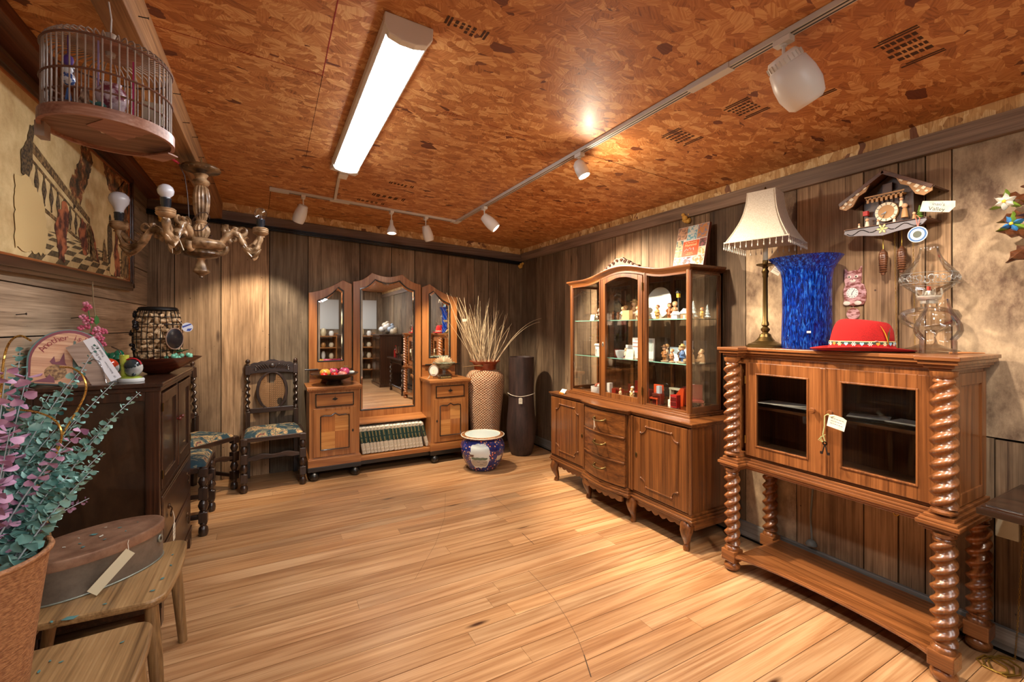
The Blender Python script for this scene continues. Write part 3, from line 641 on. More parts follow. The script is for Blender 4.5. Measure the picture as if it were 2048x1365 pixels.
glassware('red_bottle', [(0, 0), (.04, 0), (.042, .12), (.03, .16), (.014, .18), (.014, .25), (0, .25)], (2.44, -.45, .749), 'dark red bottle on the dark table outside the view', 'bottle', m=plain('ruby', '7a1616', .1))
b = MB(); b.lathe([(0, 0), (.08, 0), (.11, .05), (.12, .06), (.10, .055), (.07, .015), (0, .01)]); tag(b.obj('basket', speck('straw', '6a4426', 'b08a58', 60, .8), loc=(2.55, .0, .749)), 'low brown bowl on the dark table just outside the view', 'bowl')
# chains hanging down the right wall
M_chain = plain('brass_chain', 'b08a3c', .4, .8)
def chain(pts, lab, r=.0032, parent=None, dz=.011):
    b = MB(); k = 0
    for i in range(len(pts)-1):
        P, Q = Vector(pts[i]), Vector(pts[i+1]); n_ = max(1, int((Q-P).length/dz))
        for j in range(n_):
            p = P.lerp(Q, (j+.5)/n_); k += 1
            Mx = T(*p) @ (Q-P).to_track_quat('Z', 'Y').to_matrix().to_4x4() @ R(PI/2*(k % 2))
            e = [(r*math.cos(a), 0, r*1.7*math.sin(a)) for a in [2*PI*q/6 for q in range(6)]]
            b.tube([Mx @ Vector(p_) for p_ in e], .0009, 4, closed=True)
    o = b.obj('chain', M_chain, parent)
    if lab: tag(o, lab, 'chain', None)
    return o
chain([(2.762, .575, 1.55), (2.762, .60, .80), (2.745, .625, .12), (2.74, .63, .01)], 'long thin brass chain hanging down the wall at the right edge')
b = MB(); R_ = random.Random(3)
b.tube([(2.66+.09*math.cos(i*.9)*(1-i/40)-.03*i/14, .63+.05*math.sin(i*.9)+.002*i, .004+.003*(i % 2)) for i in range(22)], .0035, 5); tag(b.obj('chain_pile', M_chain), 'small heap of brass chain on the floor by the right baseboard', 'chain')
b = MB(); b.box(2.745, 2.77, .62, .69, .50, .60); o = b.obj('wall_outlet', plain('outlet_plate', 'b9b6a2', .4), bevel=.004); tag(o, 'small pale wall plate low on the right wall behind the barley twist cabinet', 'outlet')
b = MB(); b.lathe([(0, 0), (.028, 0), (.03, .006), (.022, .022), (.012, .03), (0, .03)], (2.745, 1.43, .14), 16); b.tube([(2.75, 1.43, .16), (2.755, 1.44, .3), (2.757, 1.42, .58)], .005, 8); tag(b.obj('plug_and_cable', plain('grey_plastic', '6c706c', .4)), 'grey round plug with its cable rising behind the cabinet', 'plug')

# ---------------------------------------------------------------- things on the cabinet
ZT = 1.2855
lp = thing('table_lamp', 'brass candlestick lamp with a cream beaded square shade on the barley twist cabinet', 'lamp', (2.50, 1.55, ZT), .25)
M_ab = plain('antique_brass', '5f4a26', .35, .85)
def sq_lathe(b, prof, m=0):
    for (r0, z0), (r1, z1) in zip(prof[:-1], prof[1:]):
        k0 = [(r0*math.cos(a), r0*math.sin(a), z0) for a in [PI/8+PI/4*i for i in range(8)]]; k1 = [(r1*math.cos(a), r1*math.sin(a), z1) for a in [PI/8+PI/4*i for i in range(8)]]
        b.add(k0+k1, [(i, (i+1) % 8, 8+(i+1) % 8, 8+i) for i in range(8)]+[tuple(range(7, -1, -1)), tuple(range(8, 16))], m)
b = MB(); sq_lathe(b, [(.098, 0), (.098, .008), (.088, .018), (.07, .024), (.05, .036), (.032, .06), (.028, .075)])
b.lathe([(.028, .072), (.014, .085), (.022, .095), (.024, .105), (.012, .118), (.020, .126), (.018, .14), (.0135, .15), (.0125, .40), (.016, .405), (.014, .42), (.020, .435), (.012, .45), (.016, .462), (.046, .472), (.047, .478), (.014, .482), (.014, .50)], n=20)
b.obj('candlestick', M_ab, lp)
b = MB(); b.lathe([(.013, .50), (.013, .62), (.008, .625), (.008, .67)], n=16); b.obj('candle_sleeve', plain('ivory', 'd9d0b8', .5), lp)
b = MB(); b.lathe([(.004, .67), (.004, .89), (.008, .893), (.009, .905), (.004, .92), (0, .925)], n=10); b.obj('finial_rod', M_ab, lp)
M_shade = speck('linen_shade', 'c6bba8', 'd9cfbe', 200, .8)
sh = MB(); lv = 14; vs = []; hw = lambda t: .165*(1-t)**1.0*1+.073*t - .022*math.sin(PI*t)
for i in range(lv+1):
    t_ = i/lv; w_ = hw(t_); z = .60+.285*t_
    ch = w_*.12
    vs += [(-w_+ch, -w_, z), (w_-ch, -w_, z), (w_, -w_+ch, z), (w_, w_-ch, z), (w_-ch, w_, z), (-w_+ch, w_, z), (-w_, w_-ch, z), (-w_, -w_+ch, z)]
sh.add(vs, [(i*8+j, i*8+(j+1) % 8, (i+1)*8+(j+1) % 8, (i+1)*8+j) for i in range(lv) for j in range(8)]); sho = sh.obj('lamp_shade', M_shade, lp, solid=.003)
b = MB()
for cx_, cy_ in ((-1, -1), (1, -1), (1, 1), (-1, 1)): b.tube([(cx_*hw(i/lv)*.97, cy_*hw(i/lv)*.97, .60+.285*i/lv) for i in range(lv+1)], .0035, 6)
w0 = .165; b.tube([(-w0, -w0, .60), (w0, -w0, .60), (w0, w0, .60), (-w0, w0, .60)], .004, 6, closed=True); w1 = .073; b.tube([(-w1, -w1, .885), (w1, -w1, .885), (w1, w1, .885), (-w1, w1, .885)], .003, 6, closed=True)
b.obj('shade_trim', plain('shade_trim', 'cfc4b0', .6), sho)
M_bead = plain('glass_bead', 'd8cfc2', .15)
bd = MB(); bd.tube([(0, 0, 0), (0, 0, -.014)], .0012, 5); bd.ell((0, 0, -.017), .003, n=7, k=5); bd.ell((0, 0, -.029), (.0042, .0042, .009), n=8, k=6)
b0 = bd.obj('bead_drop', M_bead, sho, loc=(-w0, -w0, .597)); first = True
for i in range(4):
    for j in range(11):
        a = -w0+2*w0*j/11; p = [(a, -w0), (w0, a), (-a, w0), (-w0, -a)][i]
        if first: first = False; continue
        c = b0.copy(); C.objects.link(c); c.location = (p[0], p[1], .597)
b = MB(); b.tube([(.03, -.02, .47), (.08, -.05, .46)], .001, 5); b.obj('tag_string', M_string, lp)
price_tag('paper_tag', T(-.03, -.07, .435) @ R(-1.2) @ R(.6, 'Y'), .045, .05, None, lp, seed=9)

# blue vase
def vase_mat():
    m, nt, bs, L = nm('cobalt_glass')
    bs.inputs['Roughness'].default_value = .05; bs.inputs['Coat Weight'].default_value = .8
    tc = N(nt, 'ShaderNodeTexCoord'); mp = N(nt, 'ShaderNodeMapping'); mp.inputs['Rotation'].default_value = (.5, .6, 0); mp.inputs['Scale'].default_value = (130, 130, 24); L.new(tc.outputs['Object'], mp.inputs[0])
    no = N(nt, 'ShaderNodeTexNoise', i_Scale=1, i_Detail=4, i_Distortion=.8); L.new(mp.outputs[0], no.inputs[0])
    rp = N(nt, 'ShaderNodeValToRGB'); e = rp.color_ramp.elements; e[0].position = .40; e[0].color = (.0, .008, .10, 1); e[1].position = .70; e[1].color = (.05, .3, .95, 1); q = e.new(.56); q.color = (.0, .05, .42, 1)
    L.new(no.outputs[0], rp.inputs[0]); L.new(rp.outputs[0], bs.inputs['Base Color'])
    bp = N(nt, 'ShaderNodeBump', i_Strength=.8, i_Distance=.008); L.new(no.outputs[0], bp.inputs['Height']); L.new(bp.outputs[0], bs.inputs['Normal'])
    tr = N(nt, 'ShaderNodeBsdfTransparent'); tr.inputs[0].default_value = (.05, .22, .8, 1)
    tl = N(nt, 'ShaderNodeBsdfTranslucent'); L.new(rp.outputs[0], tl.inputs[0]); L.new(bp.outputs[0], tl.inputs[1])
    m1 = N(nt, 'ShaderNodeMixShader'); m1.inputs[0].default_value = .35; L.new(bs.outputs[0], m1.inputs[1]); L.new(tl.outputs[0], m1.inputs[2])
    m2 = N(nt, 'ShaderNodeMixShader'); m2.inputs[0].default_value = .38; L.new(m1.outputs[0], m2.inputs[1]); L.new(tr.outputs[0], m2.inputs[2])
    L.new(m2.outputs[0], nt.nodes['Material Output'].inputs[0]); return m
vz = MB(); 
def vrf(a, z): return 1+.04*math.cos(3*a)*max(0, (z-.40)/.09)
vz.lathe([(0, 0), (.115, 0), (.117, .01), (.118, .05), (.114, .2), (.115, .38), (.122, .42), (.142, .455), (.168, .487), (.172, .491), (.166, .489), (.137, .455), (.115, .42), (.108, .38), (.107, .2), (.11, .05), (.10, .02), (0, .018)], n=64, rf=vrf)
vo_ = vz.obj('blue_glass_vase', vase_mat(), loc=(2.55, 1.353, ZT)); tag(vo_, 'tall cobalt blue glass vase with a flared rim beside the candlestick lamp', 'vase')
b = MB(); b.box(-.009, .009, -.1195, -.118, .085, .095); sk = b.obj('sticker', M_paper, vo_); sk.rotation_euler = (0, 0, -1.0)
# hat
M_felt = speck('red_felt', '840503', 'a00806', 300, .95); 
ht = thing('felt_hat', 'bright red felt hat with an embroidered band and feather on the cabinet', 'hat', (2.47, 1.065, ZT), -.98)
n = 48; vs = []; ring = [(.205, .148, .012), (.19, .138, .006), (.165, .122, .003), (.135, .105, .008), (.124, .094, .022), (.121, .092, .05), (.116, .088, .09), (.106, .08, .12), (.092, .066, .14), (.07, .045, .146), (.04, .022, .14), (.0, .0, .137)]
for i, (rx, ry, z) in enumerate(ring):
    for j in range(n):
        a = 2*PI*j/n; c_, s_ = math.cos(a), math.sin(a)
        zz = z
        if i < 3: zz += (.016*abs(s_)**2*[1, .6, .2][i] - .004*max(0, c_)*[1, .6, .2][i])
        if 5 <= i: zz += -.012*c_*(i-5)/6+.004 ; 
        pin = 1-.12*max(0, c_)**2*(i in (7, 8, 9))*abs(s_)
        if i >= 9: zz -= .018*(1-abs(s_))*max(0, .6+.4*c_)
        vs.append((rx*c_+(.004 if i > 5 else 0), ry*s_*pin, zz))
b = MB(); b.add(vs, [(i*n+j, i*n+(j+1) % n, (i+1)*n+(j+1) % n, (i+1)*n+j) for i in range(len(ring)-1) for j in range(n)], 0, True); b.obj('felt_body', M_felt, ht, solid=.004, sub=1)
M_bandg = plain('band_green', '2d3a2a', .8); M_bandw = plain('band_gold', 'd8c48a', .7)
b = MB(); k = 64
def bp_(a, z, o=.0015): return ((.1225+o)*math.cos(a), (.093+o)*math.sin(a), z)
b.add([bp_(2*PI*j/k, z, .002) for z in (.024, .027, .047, .050) for j in range(k)], [(i*k+j, i*k+(j+1) % k, (i+1)*k+(j+1) % k, (i+1)*k+j) for i in range(3) for j in range(k)], 0, True)
for i, f in enumerate(b.m): b.m[i] = 1 if (i//k) in (0, 2) else 0
bo = b.obj('hat_band', [M_bandg, M_bandw], ht, solid=.001)
cols = [plain('emb_'+h, h, .7) for h in ('f0ead8', '8fc3dc', 'e8d3a0', 'e08a30')]
for j in range(26):
    a = 2*PI*j/26; b = MB(); p = bp_(a, .037, .0035); Mx = T(*p) @ R(math.atan2(math.sin(a)/.093, math.cos(a)/.1225)-PI/2+PI)
    if j % 2 == 0:
        for q in range(6): b.prism([(0, 0), (.0085*math.cos(q*PI/3-.25), .0085*math.sin(q*PI/3-.25)), (.0095*math.cos(q*PI/3), .0095*math.sin(q*PI/3)), (.0085*math.cos(q*PI/3+.25), .0085*math.sin(q*PI/3+.25))], -.0005, .0005, 'y', M=Mx)
    else:
        b.prism([(0, -.008), (.008, .001), (.006, .007), (.002, .007), (0, .004), (-.002, .007), (-.006, .007), (-.008, .001)], -.0005, .0005, 'y', M=Mx)
    b.obj('embroidered_motif', cols[[0, 1, 0, 3, 2, 1][j % 6]], bo)
for nm_, colr, bend, ln, w_ in (('yellow_feather', 'd9a520', .0, .085, .011), ('dark_feather', '3a2a1c', .35, .075, .013), ('green_feather', '5c6a30', .18, .06, .008)):
    b = MB(); P0 = Vector(bp_(-1.0+.12, .035, .008)); up = Vector((-.012+.03*bend, -.006, .1)); 
    pts = [P0+up*(t_/8*ln/.1)+Vector((.02*bend*(t_/8)**2-.018*(t_/8)**2*(bend < .1), -.004*math.sin(t_/8*PI), 0)) for t_ in range(9)]
    b.tube(pts, [.002+w_*.5*math.sin(PI*min(1, (t_+.6)/8.6)) for t_ in range(9)], 8, flat=.22); b.obj('feather', plain(nm_, colr, .7), ht)
b = MB(); b.ell(bp_(-1.25, .05, .003), (.008, .002, .003), n=8, k=5); b.obj('pin', plain('pewter', '9a9890', .3, .9), ht)
# oil lamp and spare chimney
M_cg = glass('lamp_glass', (.975, .98, .975), .75, ior=1.35, add=.02)
ol = thing('oil_lamp', 'clear glass oil lamp with an etched chimney, behind the spare chimney', 'oil lamp', (2.63, .87, ZT))
b = MB(); b.lathe([(0, .01), (.10, 0), (.108, .004), (.10, .012), (.06, .024), (.03, .04), (.022, .07), (.03, .09), (.06, .11), (.10, .135), (.107, .165), (.095, .19), (.05, .205), (.03, .208), (.03, .225)], n=40, cap=False); b.obj('glass_font', M_cg, ol)
b = MB(); b.lathe([(.030, .222), (.032, .236), (.040, .240), (.044, .252), (.040, .258), (.022, .262), (.016, .28), (0, .282)], n=28)
for k in range(8): a = k*PI/4; b.tube([(.04*math.cos(a), .04*math.sin(a), .25), (.047*math.cos(a), .047*math.sin(a), .265), (.043*math.cos(a), .043*math.sin(a), .29)], .002, 5)
b.obj('burner', plain('burner_tin', 'd8d2c4', .3, .7), ol)
b = MB(); b.box(-.012, .012, -.003, .003, .28, .30); b.obj('wick', plain('red_wick', 'b03020', .6), ol)
b = MB(); b.lathe([(.04, .262), (.055, .275), (.085, .30), (.101, .33), (.098, .355), (.075, .385), (.05, .42), (.037, .45), (.033, .475), (.034, .485)], n=48, cap=False); ch = b.obj('chimney', M_cg, ol)
M_etch = glass('etched_band', (.8, .78, .72), .6, .5, add=.25)
b = MB()
for zz in (.312, .358): b.tube([(.1 * (1 if zz < .33 else .985)*math.cos(2*PI*j/48), .1*(1 if zz < .33 else .985)*math.sin(2*PI*j/48), zz) for j in range(48)], .0012, 4, closed=True)
for j in range(16):
    a = 2*PI*j/16
    e = [( .1022*math.cos(a+.10*math.cos(q)), .1022*math.sin(a+.10*math.cos(q)), .335+.012*math.sin(q)) for q in [2*PI*i/12 for i in range(12)]]
    b.tube(e, .0014, 4, closed=True); b.ell((.1022*math.cos(a+PI/16), .1022*math.sin(a+PI/16), .335), .004, n=6, k=4)
b.obj('etched_pattern', M_etch, ch)
b = MB(); b.lathe([(.060, 0), (.060, .055), (.058, .06), (.072, .08), (.079, .10), (.076, .125), (.06, .16), (.045, .19), (.038, .215), (.036, .23), (.037, .235)], n=48, cap=False); o = b.obj('lamp_chimney', M_cg, loc=(2.49, .795, ZT)); tag(o, 'spare clear glass lamp chimney standing in front of the oil lamp', 'lamp chimney')
b = MB(); b.tube([(2.56, .78, ZT+.004), (2.60, .735, ZT+.006), (2.63, .69, ZT+.006)], [.005, .004, .002], 8); tag(b.obj('wooden_stick', plain('stick', 'b0703a', .5)), 'short wooden stick beside the lamp chimney on the cabinet top', 'stick')

# ---------------------------------------------------------------- clocks on the wall
M_cw = wood('clock_wood', '241208', '43250f', '5c3719', 'z', 2, .45, .15, bump=.1); M_cwx = wood('clock_wood_x', '33190c', '5f3820', '7f5230', 'x', 2, .45, .15, bump=.1)
M_cream = plain('clock_cream', 'e6d6b8', .5); M_slate = plain('clock_slate', '6a6468', .5); M_tan = plain('clock_tan', 'b08250', .5); M_redp = plain('red_paint', 'b8231a', .5)
ck = thing('cuckoo_clock', 'carved chalet cuckoo clock with pine cone weights on the right wall', 'clock', (2.77, 1.035, 1.9), -PI/2)
hw_ = .185
b = MB(); b.box(-.10, .10, -.11, -.0, .0, .17); b.prism([(-.10, .17), (.10, .17), (0, .245)], -.10, 0, 'y'); b.obj('clock_case', M_cw, ck, .002)
for s in (-1, 1):
    b = MB(); L_ = .225; Mx = T(0, -.075, .262) @ R(s*D(33), 'Y')
    rows = 6
    for r_ in range(rows):
        x0 = L_*r_/rows; 
        for q in range(7): b.box(min(s*x0, s*(x0+L_/rows*1.1)), max(s*x0, s*(x0+L_/rows*1.1)), -.085+q*.025, -.085+q*.025+.023, -.004-r_*.0008, .003-r_*.0008, 0, None, Mx)
    b.box(min(0, s*L_), max(0, s*L_), -.085, .07, -.008, -.004, 0, None, Mx); b.obj('roof', M_cwx, ck)
    b = MB(); b.box(min(0, s*L_), max(0, s*L_), -.093, -.085, -.016, .002, 0, None, Mx); b.obj('barge_board', M_cwx, ck, .001)
    pl = [(s*.05, .205), (s*.09, .20), (s*.10, .165), (s*.145, .15), (s*.165, .13), (s*.17, .145), (s*.12, .18), (s*.075, .225)]
    pl = [(s*x/s if s > 0 else x, z) for x, z in pl]
    b = MB(); b.prism([(s*.045, .225), (s*.07, .175), (s*.10, .16), (s*.125, .115), (s*.155, .10), (s*.185, .115), (s*.185, .145)], -.165, -.158, 'y'); b.obj('carved_gable', M_tan, ck, .001)
    b = MB()
    for gi, (u, v, du, dv) in enumerate( ((.075, .195, .014, .012), (.105, .172, .014, .011), (.10, .192, .010, .008), (.13, .15, .015, .012), (.135, .127, .012, .008), (.155, .135, .012, .011), (.165, .118, .010, .007))):
        b.prism([(s*(u-du*.8), v), (s*u, v+dv*.8), (s*(u+du*.8), v), (s*u, v-dv*.8)], -.1675-.0002*gi, -.164, 'y')
    b.obj('gable_inlay', M_cream, ck)
b = MB(); b.box(-.075, .075, -.15, -.11, .135, .142)
for q in range(8): b.box(-.072+q*.019, -.062+q*.019, -.15, -.145, .118, .142)
b.box(-.08, .08, -.152, -.148, .145, .152); b.obj('balcony', M_tan, ck, .001)
b = MB(); b.box(-.02, .02, -.118, -.108, .155, .205); b.obj('cuckoo_door', M_cwx, ck, .001)
b = MB(); b.prism([(-.16, .0), (-.165, -.02), (-.14, -.035), (-.08, -.042), (-.04, -.05), (0, -.055), (.05, -.045), (.09, -.04), (.15, -.03), (.165, -.012), (.16, 0)], -.165, -.158, 'y'); b.obj('base_board', M_slate, ck, .001)
b = MB(); b.box(-.165, .165, -.165, 0, -.006, .002); b.obj('platform', M_cwx, ck, .001)
b = MB()
for q in range(3): b.tube([(-.15+q*.1+.012*i, -.1665, -.022-.01*math.sin(i*.9+q)) for i in range(9)], .0018, 5)
b.obj('wavy_carving', M_black, ck)
b = MB(); 
for q in range(6): a = q*PI/3; b.prism([(0, 0), (.016*math.cos(a-.3), .016*math.sin(a-.3)), (.024*math.cos(a), .024*math.sin(a)), (.016*math.cos(a+.3), .016*math.sin(a+.3))], -.169, -.165, 'y', M=T(0, 0, -.022))
b.obj('edelweiss', plain('flower_yellow', 'd8bf7a', .6), ck)
b = MB(); b.lathe([(0, .008), (.046, .008), (.048, .003), (.048, 0)], n=32, M=T(0, -.118, .065) @ R(PI/2, 'X')); dl = b.obj('dial', M_tan, ck)
b = MB(); b.lathe([(.033, .0095), (.046, .0095), (.046, .007), (.033, .007)], n=32, cap=False, M=T(0, -.118, .065) @ R(PI/2, 'X')); b.obj('chapter_ring', M_cream, dl)
b = MB()
for q in range(12):
    a = q*PI/6; b.box(-.0012, .0012, -.1290, -.1275, .034, .045, 0, None, T(0, 0, .065) @ R(a, 'Y'))
b.box(-.0015, .0015, -.1300, -.1285, 0, .022, 0, None, T(0, 0, .065) @ R(D(240), 'Y')); b.box(-.0012, .0012, -.1305, -.129, 0, .03, 0, None, T(0, 0, .065) @ R(D(205), 'Y')); b.obj('clock_hands', M_black, dl)
def figur(b, x, y, z, h, mb=0, mh=1):
    b.lathe([(0, 0), (h*.2, 0), (h*.17, h*.3), (h*.14, h*.5), (h*.12, h*.62), (0, h*.66)], (x, y, z), 10, mb); b.ell((x, y, z+h*.8), h*.17, mh, n=8, k=6)
for (x, z, h, m1) in ((-.075, .0, .05, M_cream), (.075, .02, .07, M_tan), (.062, .075, .045, M_cream), (-.11, 0, .03, M_cream), (.11, 0, .04, M_tan), (-.03, 0, .035, M_cream), (.035, 0, .035, M_cream)):
    b = MB(); figur(b, x, -.135, z, h); b.obj('carved_figure', [m1, plain('skin', 'd9a880', .6)], ck)
b = MB(); b.box(-.092, -.072, -.14, -.12, .062, .085); b.obj('red_box', M_redp, ck)
b = MB()
for q in range(5): b.lathe([(.018-.003*q, 0), (.002, .018)], (.125, -.12, .002+.012*q), 10)
b.obj('fir_tree', plain('fir_green', '5c7a2c', .7), ck)
for i, (x, z0) in enumerate(((-.035, -.17), (.04, -.165))):
    b = MB(); b.lathe([(0, -.07), (.008, -.068), (.014, -.03), (.018, .02), (.016, .045), (.008, .055), (.004, .062), (0, .062)], (x, -.07, z0), 14, rf=lambda a, z: 1+.10*math.sin(5*a+z*260))
    for q in range(9): b.lathe([(.013+.003*min(1, q/5), 0), (.019-.001*(q < 3), .004), (.013, .009)], (x, -.07, z0-.055+q*.011), 12)
    b.obj('pine_cone_weight', M_cwx, ck)
b = MB(); b.tube([(-.035, -.07, -.11), (-.035, -.07, -.005)], .002, 6); b.tube([(.04, -.07, -.105), (.04, -.07, -.005)], .002, 6); b.obj('weight_wire', M_chain, ck)
for x, zz in ((.0, -1.42), (.072, -1.26)):
    chain([(x, -.04, -.01), (x-.001, -.014, -.60), (x-.003, -.014, zz)], None, parent=ck)
b = MB(); b.lathe([(.008, -.002), (.012, -.002), (.012, .002), (.008, .002), (.008, -.002)], (-.003, -.014, -1.435), 14, M=R(PI/2, 'X')); b.obj('chain_ring', M_chain, ck)
M_tagb = plain('tag_blue', '2f5a8c', .4); M_tagk = plain('tag_dark', '4a4e40', .4)
b = MB(); Mx = T(.135, -.172, -.075) @ R(PI/2, 'X'); b.lathe([(0, .001), (.036, .001), (.036, -.001), (0, -.001)], n=32, M=Mx); rt = b.obj('round_tag', plain('tag_white', 'dfe3e0', .4), ck)
b = MB(); b.lathe([(.026, .002), (.033, .002), (.033, .001), (.026, .001)], n=32, cap=False, M=Mx); b.lathe([(0, .002), (.016, .002), (.016, .001), (0, .001)], n=32, m=1, M=Mx); b.obj('tag_print', [M_tagb, M_tagk], rt)
b = MB(); b.tube([(.135, -.170, -.04), (.128, -.168, .0), (.122, -.15, .02), (.142, -.168, .0), (.136, -.170, -.04)], .0018, 5); b.obj('tag_string', plain('red_white_string', 'd07060', .7), rt)
sg = MB(); sg.M = T(.19, -.13, .045) @ R(.55) @ R(.22, 'Y') @ R(-.0, 'X'); sg.prism([(-.055, -.028), (.045, -.022), (.06, .005), (.055, .03), (-.055, .02)], -.002, .002, 'y'); so = sg.obj('paper_sign', M_paper, ck, .0005)
Mtx = sg.M @ T(0, -.0026, .006) @ R(PI/2, 'X')
text('sign_lettering', "inan's", .02, sg.M @ T(.002, -.0026, .010) @ R(PI/2, 'X'), M_black, so); text('sign_lettering', 'Valley', .024, sg.M @ T(.0, -.0026, -.012) @ R(PI/2, 'X'), M_black, so)

# second cuckoo clock cut by the right edge
c2 = thing('cuckoo_clock', 'carved leaf cuckoo clock with painted flowers cut by the right edge', 'clock', (2.77, .505, 1.80), -PI/2)
b = MB(); b.box(-.075, .075, -.10, 0, -.11, .08); b.prism([(-.08, .08), (.08, .08), (0, .14)], -.1, 0, 'y'); b.obj('clock_case', M_cw, c2, .003)
def leaf(b, cx, cz, ang, ln, w, y=-.112, m=0, lobes=True):
    d = Vector((math.cos(ang), 0, math.sin(ang))); n_ = Vector((-math.sin(ang), 0, math.cos(ang))); P = Vector((cx, y, cz))
    prof = [(0, .1), (.12, .35), (.25, .3), (.38, 1), (.5, .6), (.65, .85), (.78, .35), (1, 0)] if lobes else [(0, .1), (.2, .6), (.5, 1), (.8, .6), (1, 0)]
    L_ = [P+d*ln*t_+n_*w*s_ for t_, s_ in prof]; R2 = [P+d*ln*t_-n_*w*s_ for t_, s_ in prof[::-1]]
    ridge = [P+d*ln*t_+Vector((0, -.016, 0)) for t_, s_ in prof]
    k = len(prof); vs = L_+ridge+[P+d*ln*t_-n_*w*s_ for t_, s_ in prof]+[p+Vector((0, .014, 0)) for p in L_]+[P+d*ln*t_-n_*w*s_+Vector((0, .014, 0)) for t_, s_ in prof]
    fs = [(i, i+1, k+i+1, k+i) for i in range(k-1)]+[(k+i, k+i+1, 2*k+i+1, 2*k+i) for i in range(k-1)]+[(3*k+i, 3*k+i+1, i+1, i) for i in range(k-1)]+[(2*k+i, 2*k+i+1, 4*k+i+1, 4*k+i) for i in range(k-1)]+[(4*k+i, 4*k+i+1, 3*k+i+1, 3*k+i) for i in range(k-1)]
    b.add(vs, fs, m)
M_leafw = wood('leaf_wood', '2a1408', '583018', '7a4a26', 'x', 2, .35, .3, bump=.08)
for (cx, cz, an, ln, w_) in ((-.05, .09, 2.6, .12, .03), (-.06, .06, 3.4, .10, .03), (-.03, -.02, 3.0, .13, .03), (-.05, -.06, 3.9, .11, .03), (-.03, -.08, 4.4, .12, .03), (.03, -.08, 5.0, .12, .03), (.05, -.06, 5.6, .11, .03), (.03, -.02, .1, .13, .03), (.05, .06, -.2, .1, .03), (.05, .09, .5, .12, .03), (-.02, .11, 2.0, .11, .03), (.02, .11, 1.1, .11, .03), (0, -.09, 4.7, .1, .028)):
    b = MB(); leaf(b, cx, cz, an, ln, w_); b.obj('carved_leaf', M_leafw, c2)
for (fx, fz, colr) in ((-.13, .115, 'e8e4d8'), (-.11, .02, '3f86c8'), (-.02, -.075, 'c8b020')):
    b = MB()
    for q in range(6 if colr[0] == 'e' else 4):
        leaf(b, fx, fz, q*2*PI/(6 if colr[0] == 'e' else 4)+.4, .034, .010, -.128, 0, False)
    b.ell((fx, -.14, fz), .007, 1, n=8, k=5)
    for q in range(3): leaf(b, fx, fz, q*2.1+1.5, .05, .010, -.122, 2, False)
    b.obj('painted_flower', [plain('petal_'+colr, colr, .5), plain('flower_eye', 'd8b030', .5), plain('leaf_green', '7a9a30', .5)], c2)
b = MB(); b.ell((-.01, -.10, .175), (.055, .022, .020), M=R(-.35, 'Y')); b.ell((-.065, -.10, .165), (.03, .012, .008), M=R(.2, 'Y')); b.ell((.045, -.10, .20), .018); b.tube([(.06, -.10, .203), (.078, -.10, .20)], [.006, .001], 6); b.obj('carved_bird', M_leafw, c2)
b = MB(); b.lathe([(.026, .004), (.04, .004), (.04, 0), (.026, 0)], n=28, cap=False, M=T(0, -.116, .01) @ R(PI/2, 'X')); d2 = b.obj('chapter_ring', M_cream, c2)
b = MB(); b.lathe([(0, .002), (.027, .002), (.027, 0), (0, 0)], n=28, M=T(0, -.116, .01) @ R(PI/2, 'X')); b.obj('dial', M_cw, c2)
b = MB()
for q in range(12): b.box(-.0012, .0012, -.1215, -.1195, .028, .039, 0, None, T(0, 0, .01) @ R(q*PI/6, 'Y'))
b.obj('hour_marks', M_black, d2)
for x in (-.045, .04):
    b = MB(); b.lathe([(0, -.08), (.008, -.078), (.014, -.03), (.019, .02), (.016, .045), (.006, .055), (0, .06)], (x, -.07, -.22), 14)
    for q in range(10): b.lathe([(.013+.003*min(1, q/5), 0), (.020-.001*(q < 3), .004), (.013, .009)], (x, -.07, -.285+q*.011), 12)
    b.tube([(x, -.07, -.16), (x, -.07, -.10)], .002, 5); b.obj('pine_cone_weight', M_cwx, c2)
# cat clock
ca = thing('cat_clock', 'small flat tabby cat wall clock with a pendulum on the right wall', 'clock', (2.765, 1.222, 1.62), -PI/2)
M_fur = speck('painted_fur', '7a4038', 'c79a9a', 45, .45, 5, .42, .58, stretch=(1, 1, 2.2)); M_furw = plain('fur_cream', 'd9c9bb', .5)
out = [(-.052, -.095), (-.045, -.07), (-.050, -.02), (-.040, .01), (-.045, .035), (-.044, .065), (-.043, .10), (-.028, .082), (.0, .087), (.018, .085), (.036, .108), (.035, .07), (.036, .04), (.030, .02), (.046, .005), (.056, -.03), (.055, -.07), (.045, -.1), (.0, -.105)]
b = MB(); b.prism(out, -.012, .0, 'y'); b.obj('cat_body', M_fur, ca, .002)
b = MB(); b.lathe([(0, .002), (.028, .002), (.028, 0), (0, 0)], n=28, M=T(-.006, -.012, -.035) @ R(PI/2, 'X')); cdl = b.obj('dial', plain('dial_white', 'e6e2da', .4), ca)
b = MB()
for q in range(12): b.box(-.0009, .0009, -.0155, -.0139, .019, .025, 0, None, T(-.006, 0, -.035) @ R(q*PI/6, 'Y'))
b.box(-.001, .001, -.016, -.0139, 0, .018, 0, None, T(-.006, 0, -.035) @ R(.6, 'Y')); b.box(-.001, .001, -.016, -.0139, 0, .013, 0, None, T(-.006, 0, -.035) @ R(3.3, 'Y')); b.obj('clock_hands', M_black, cdl)
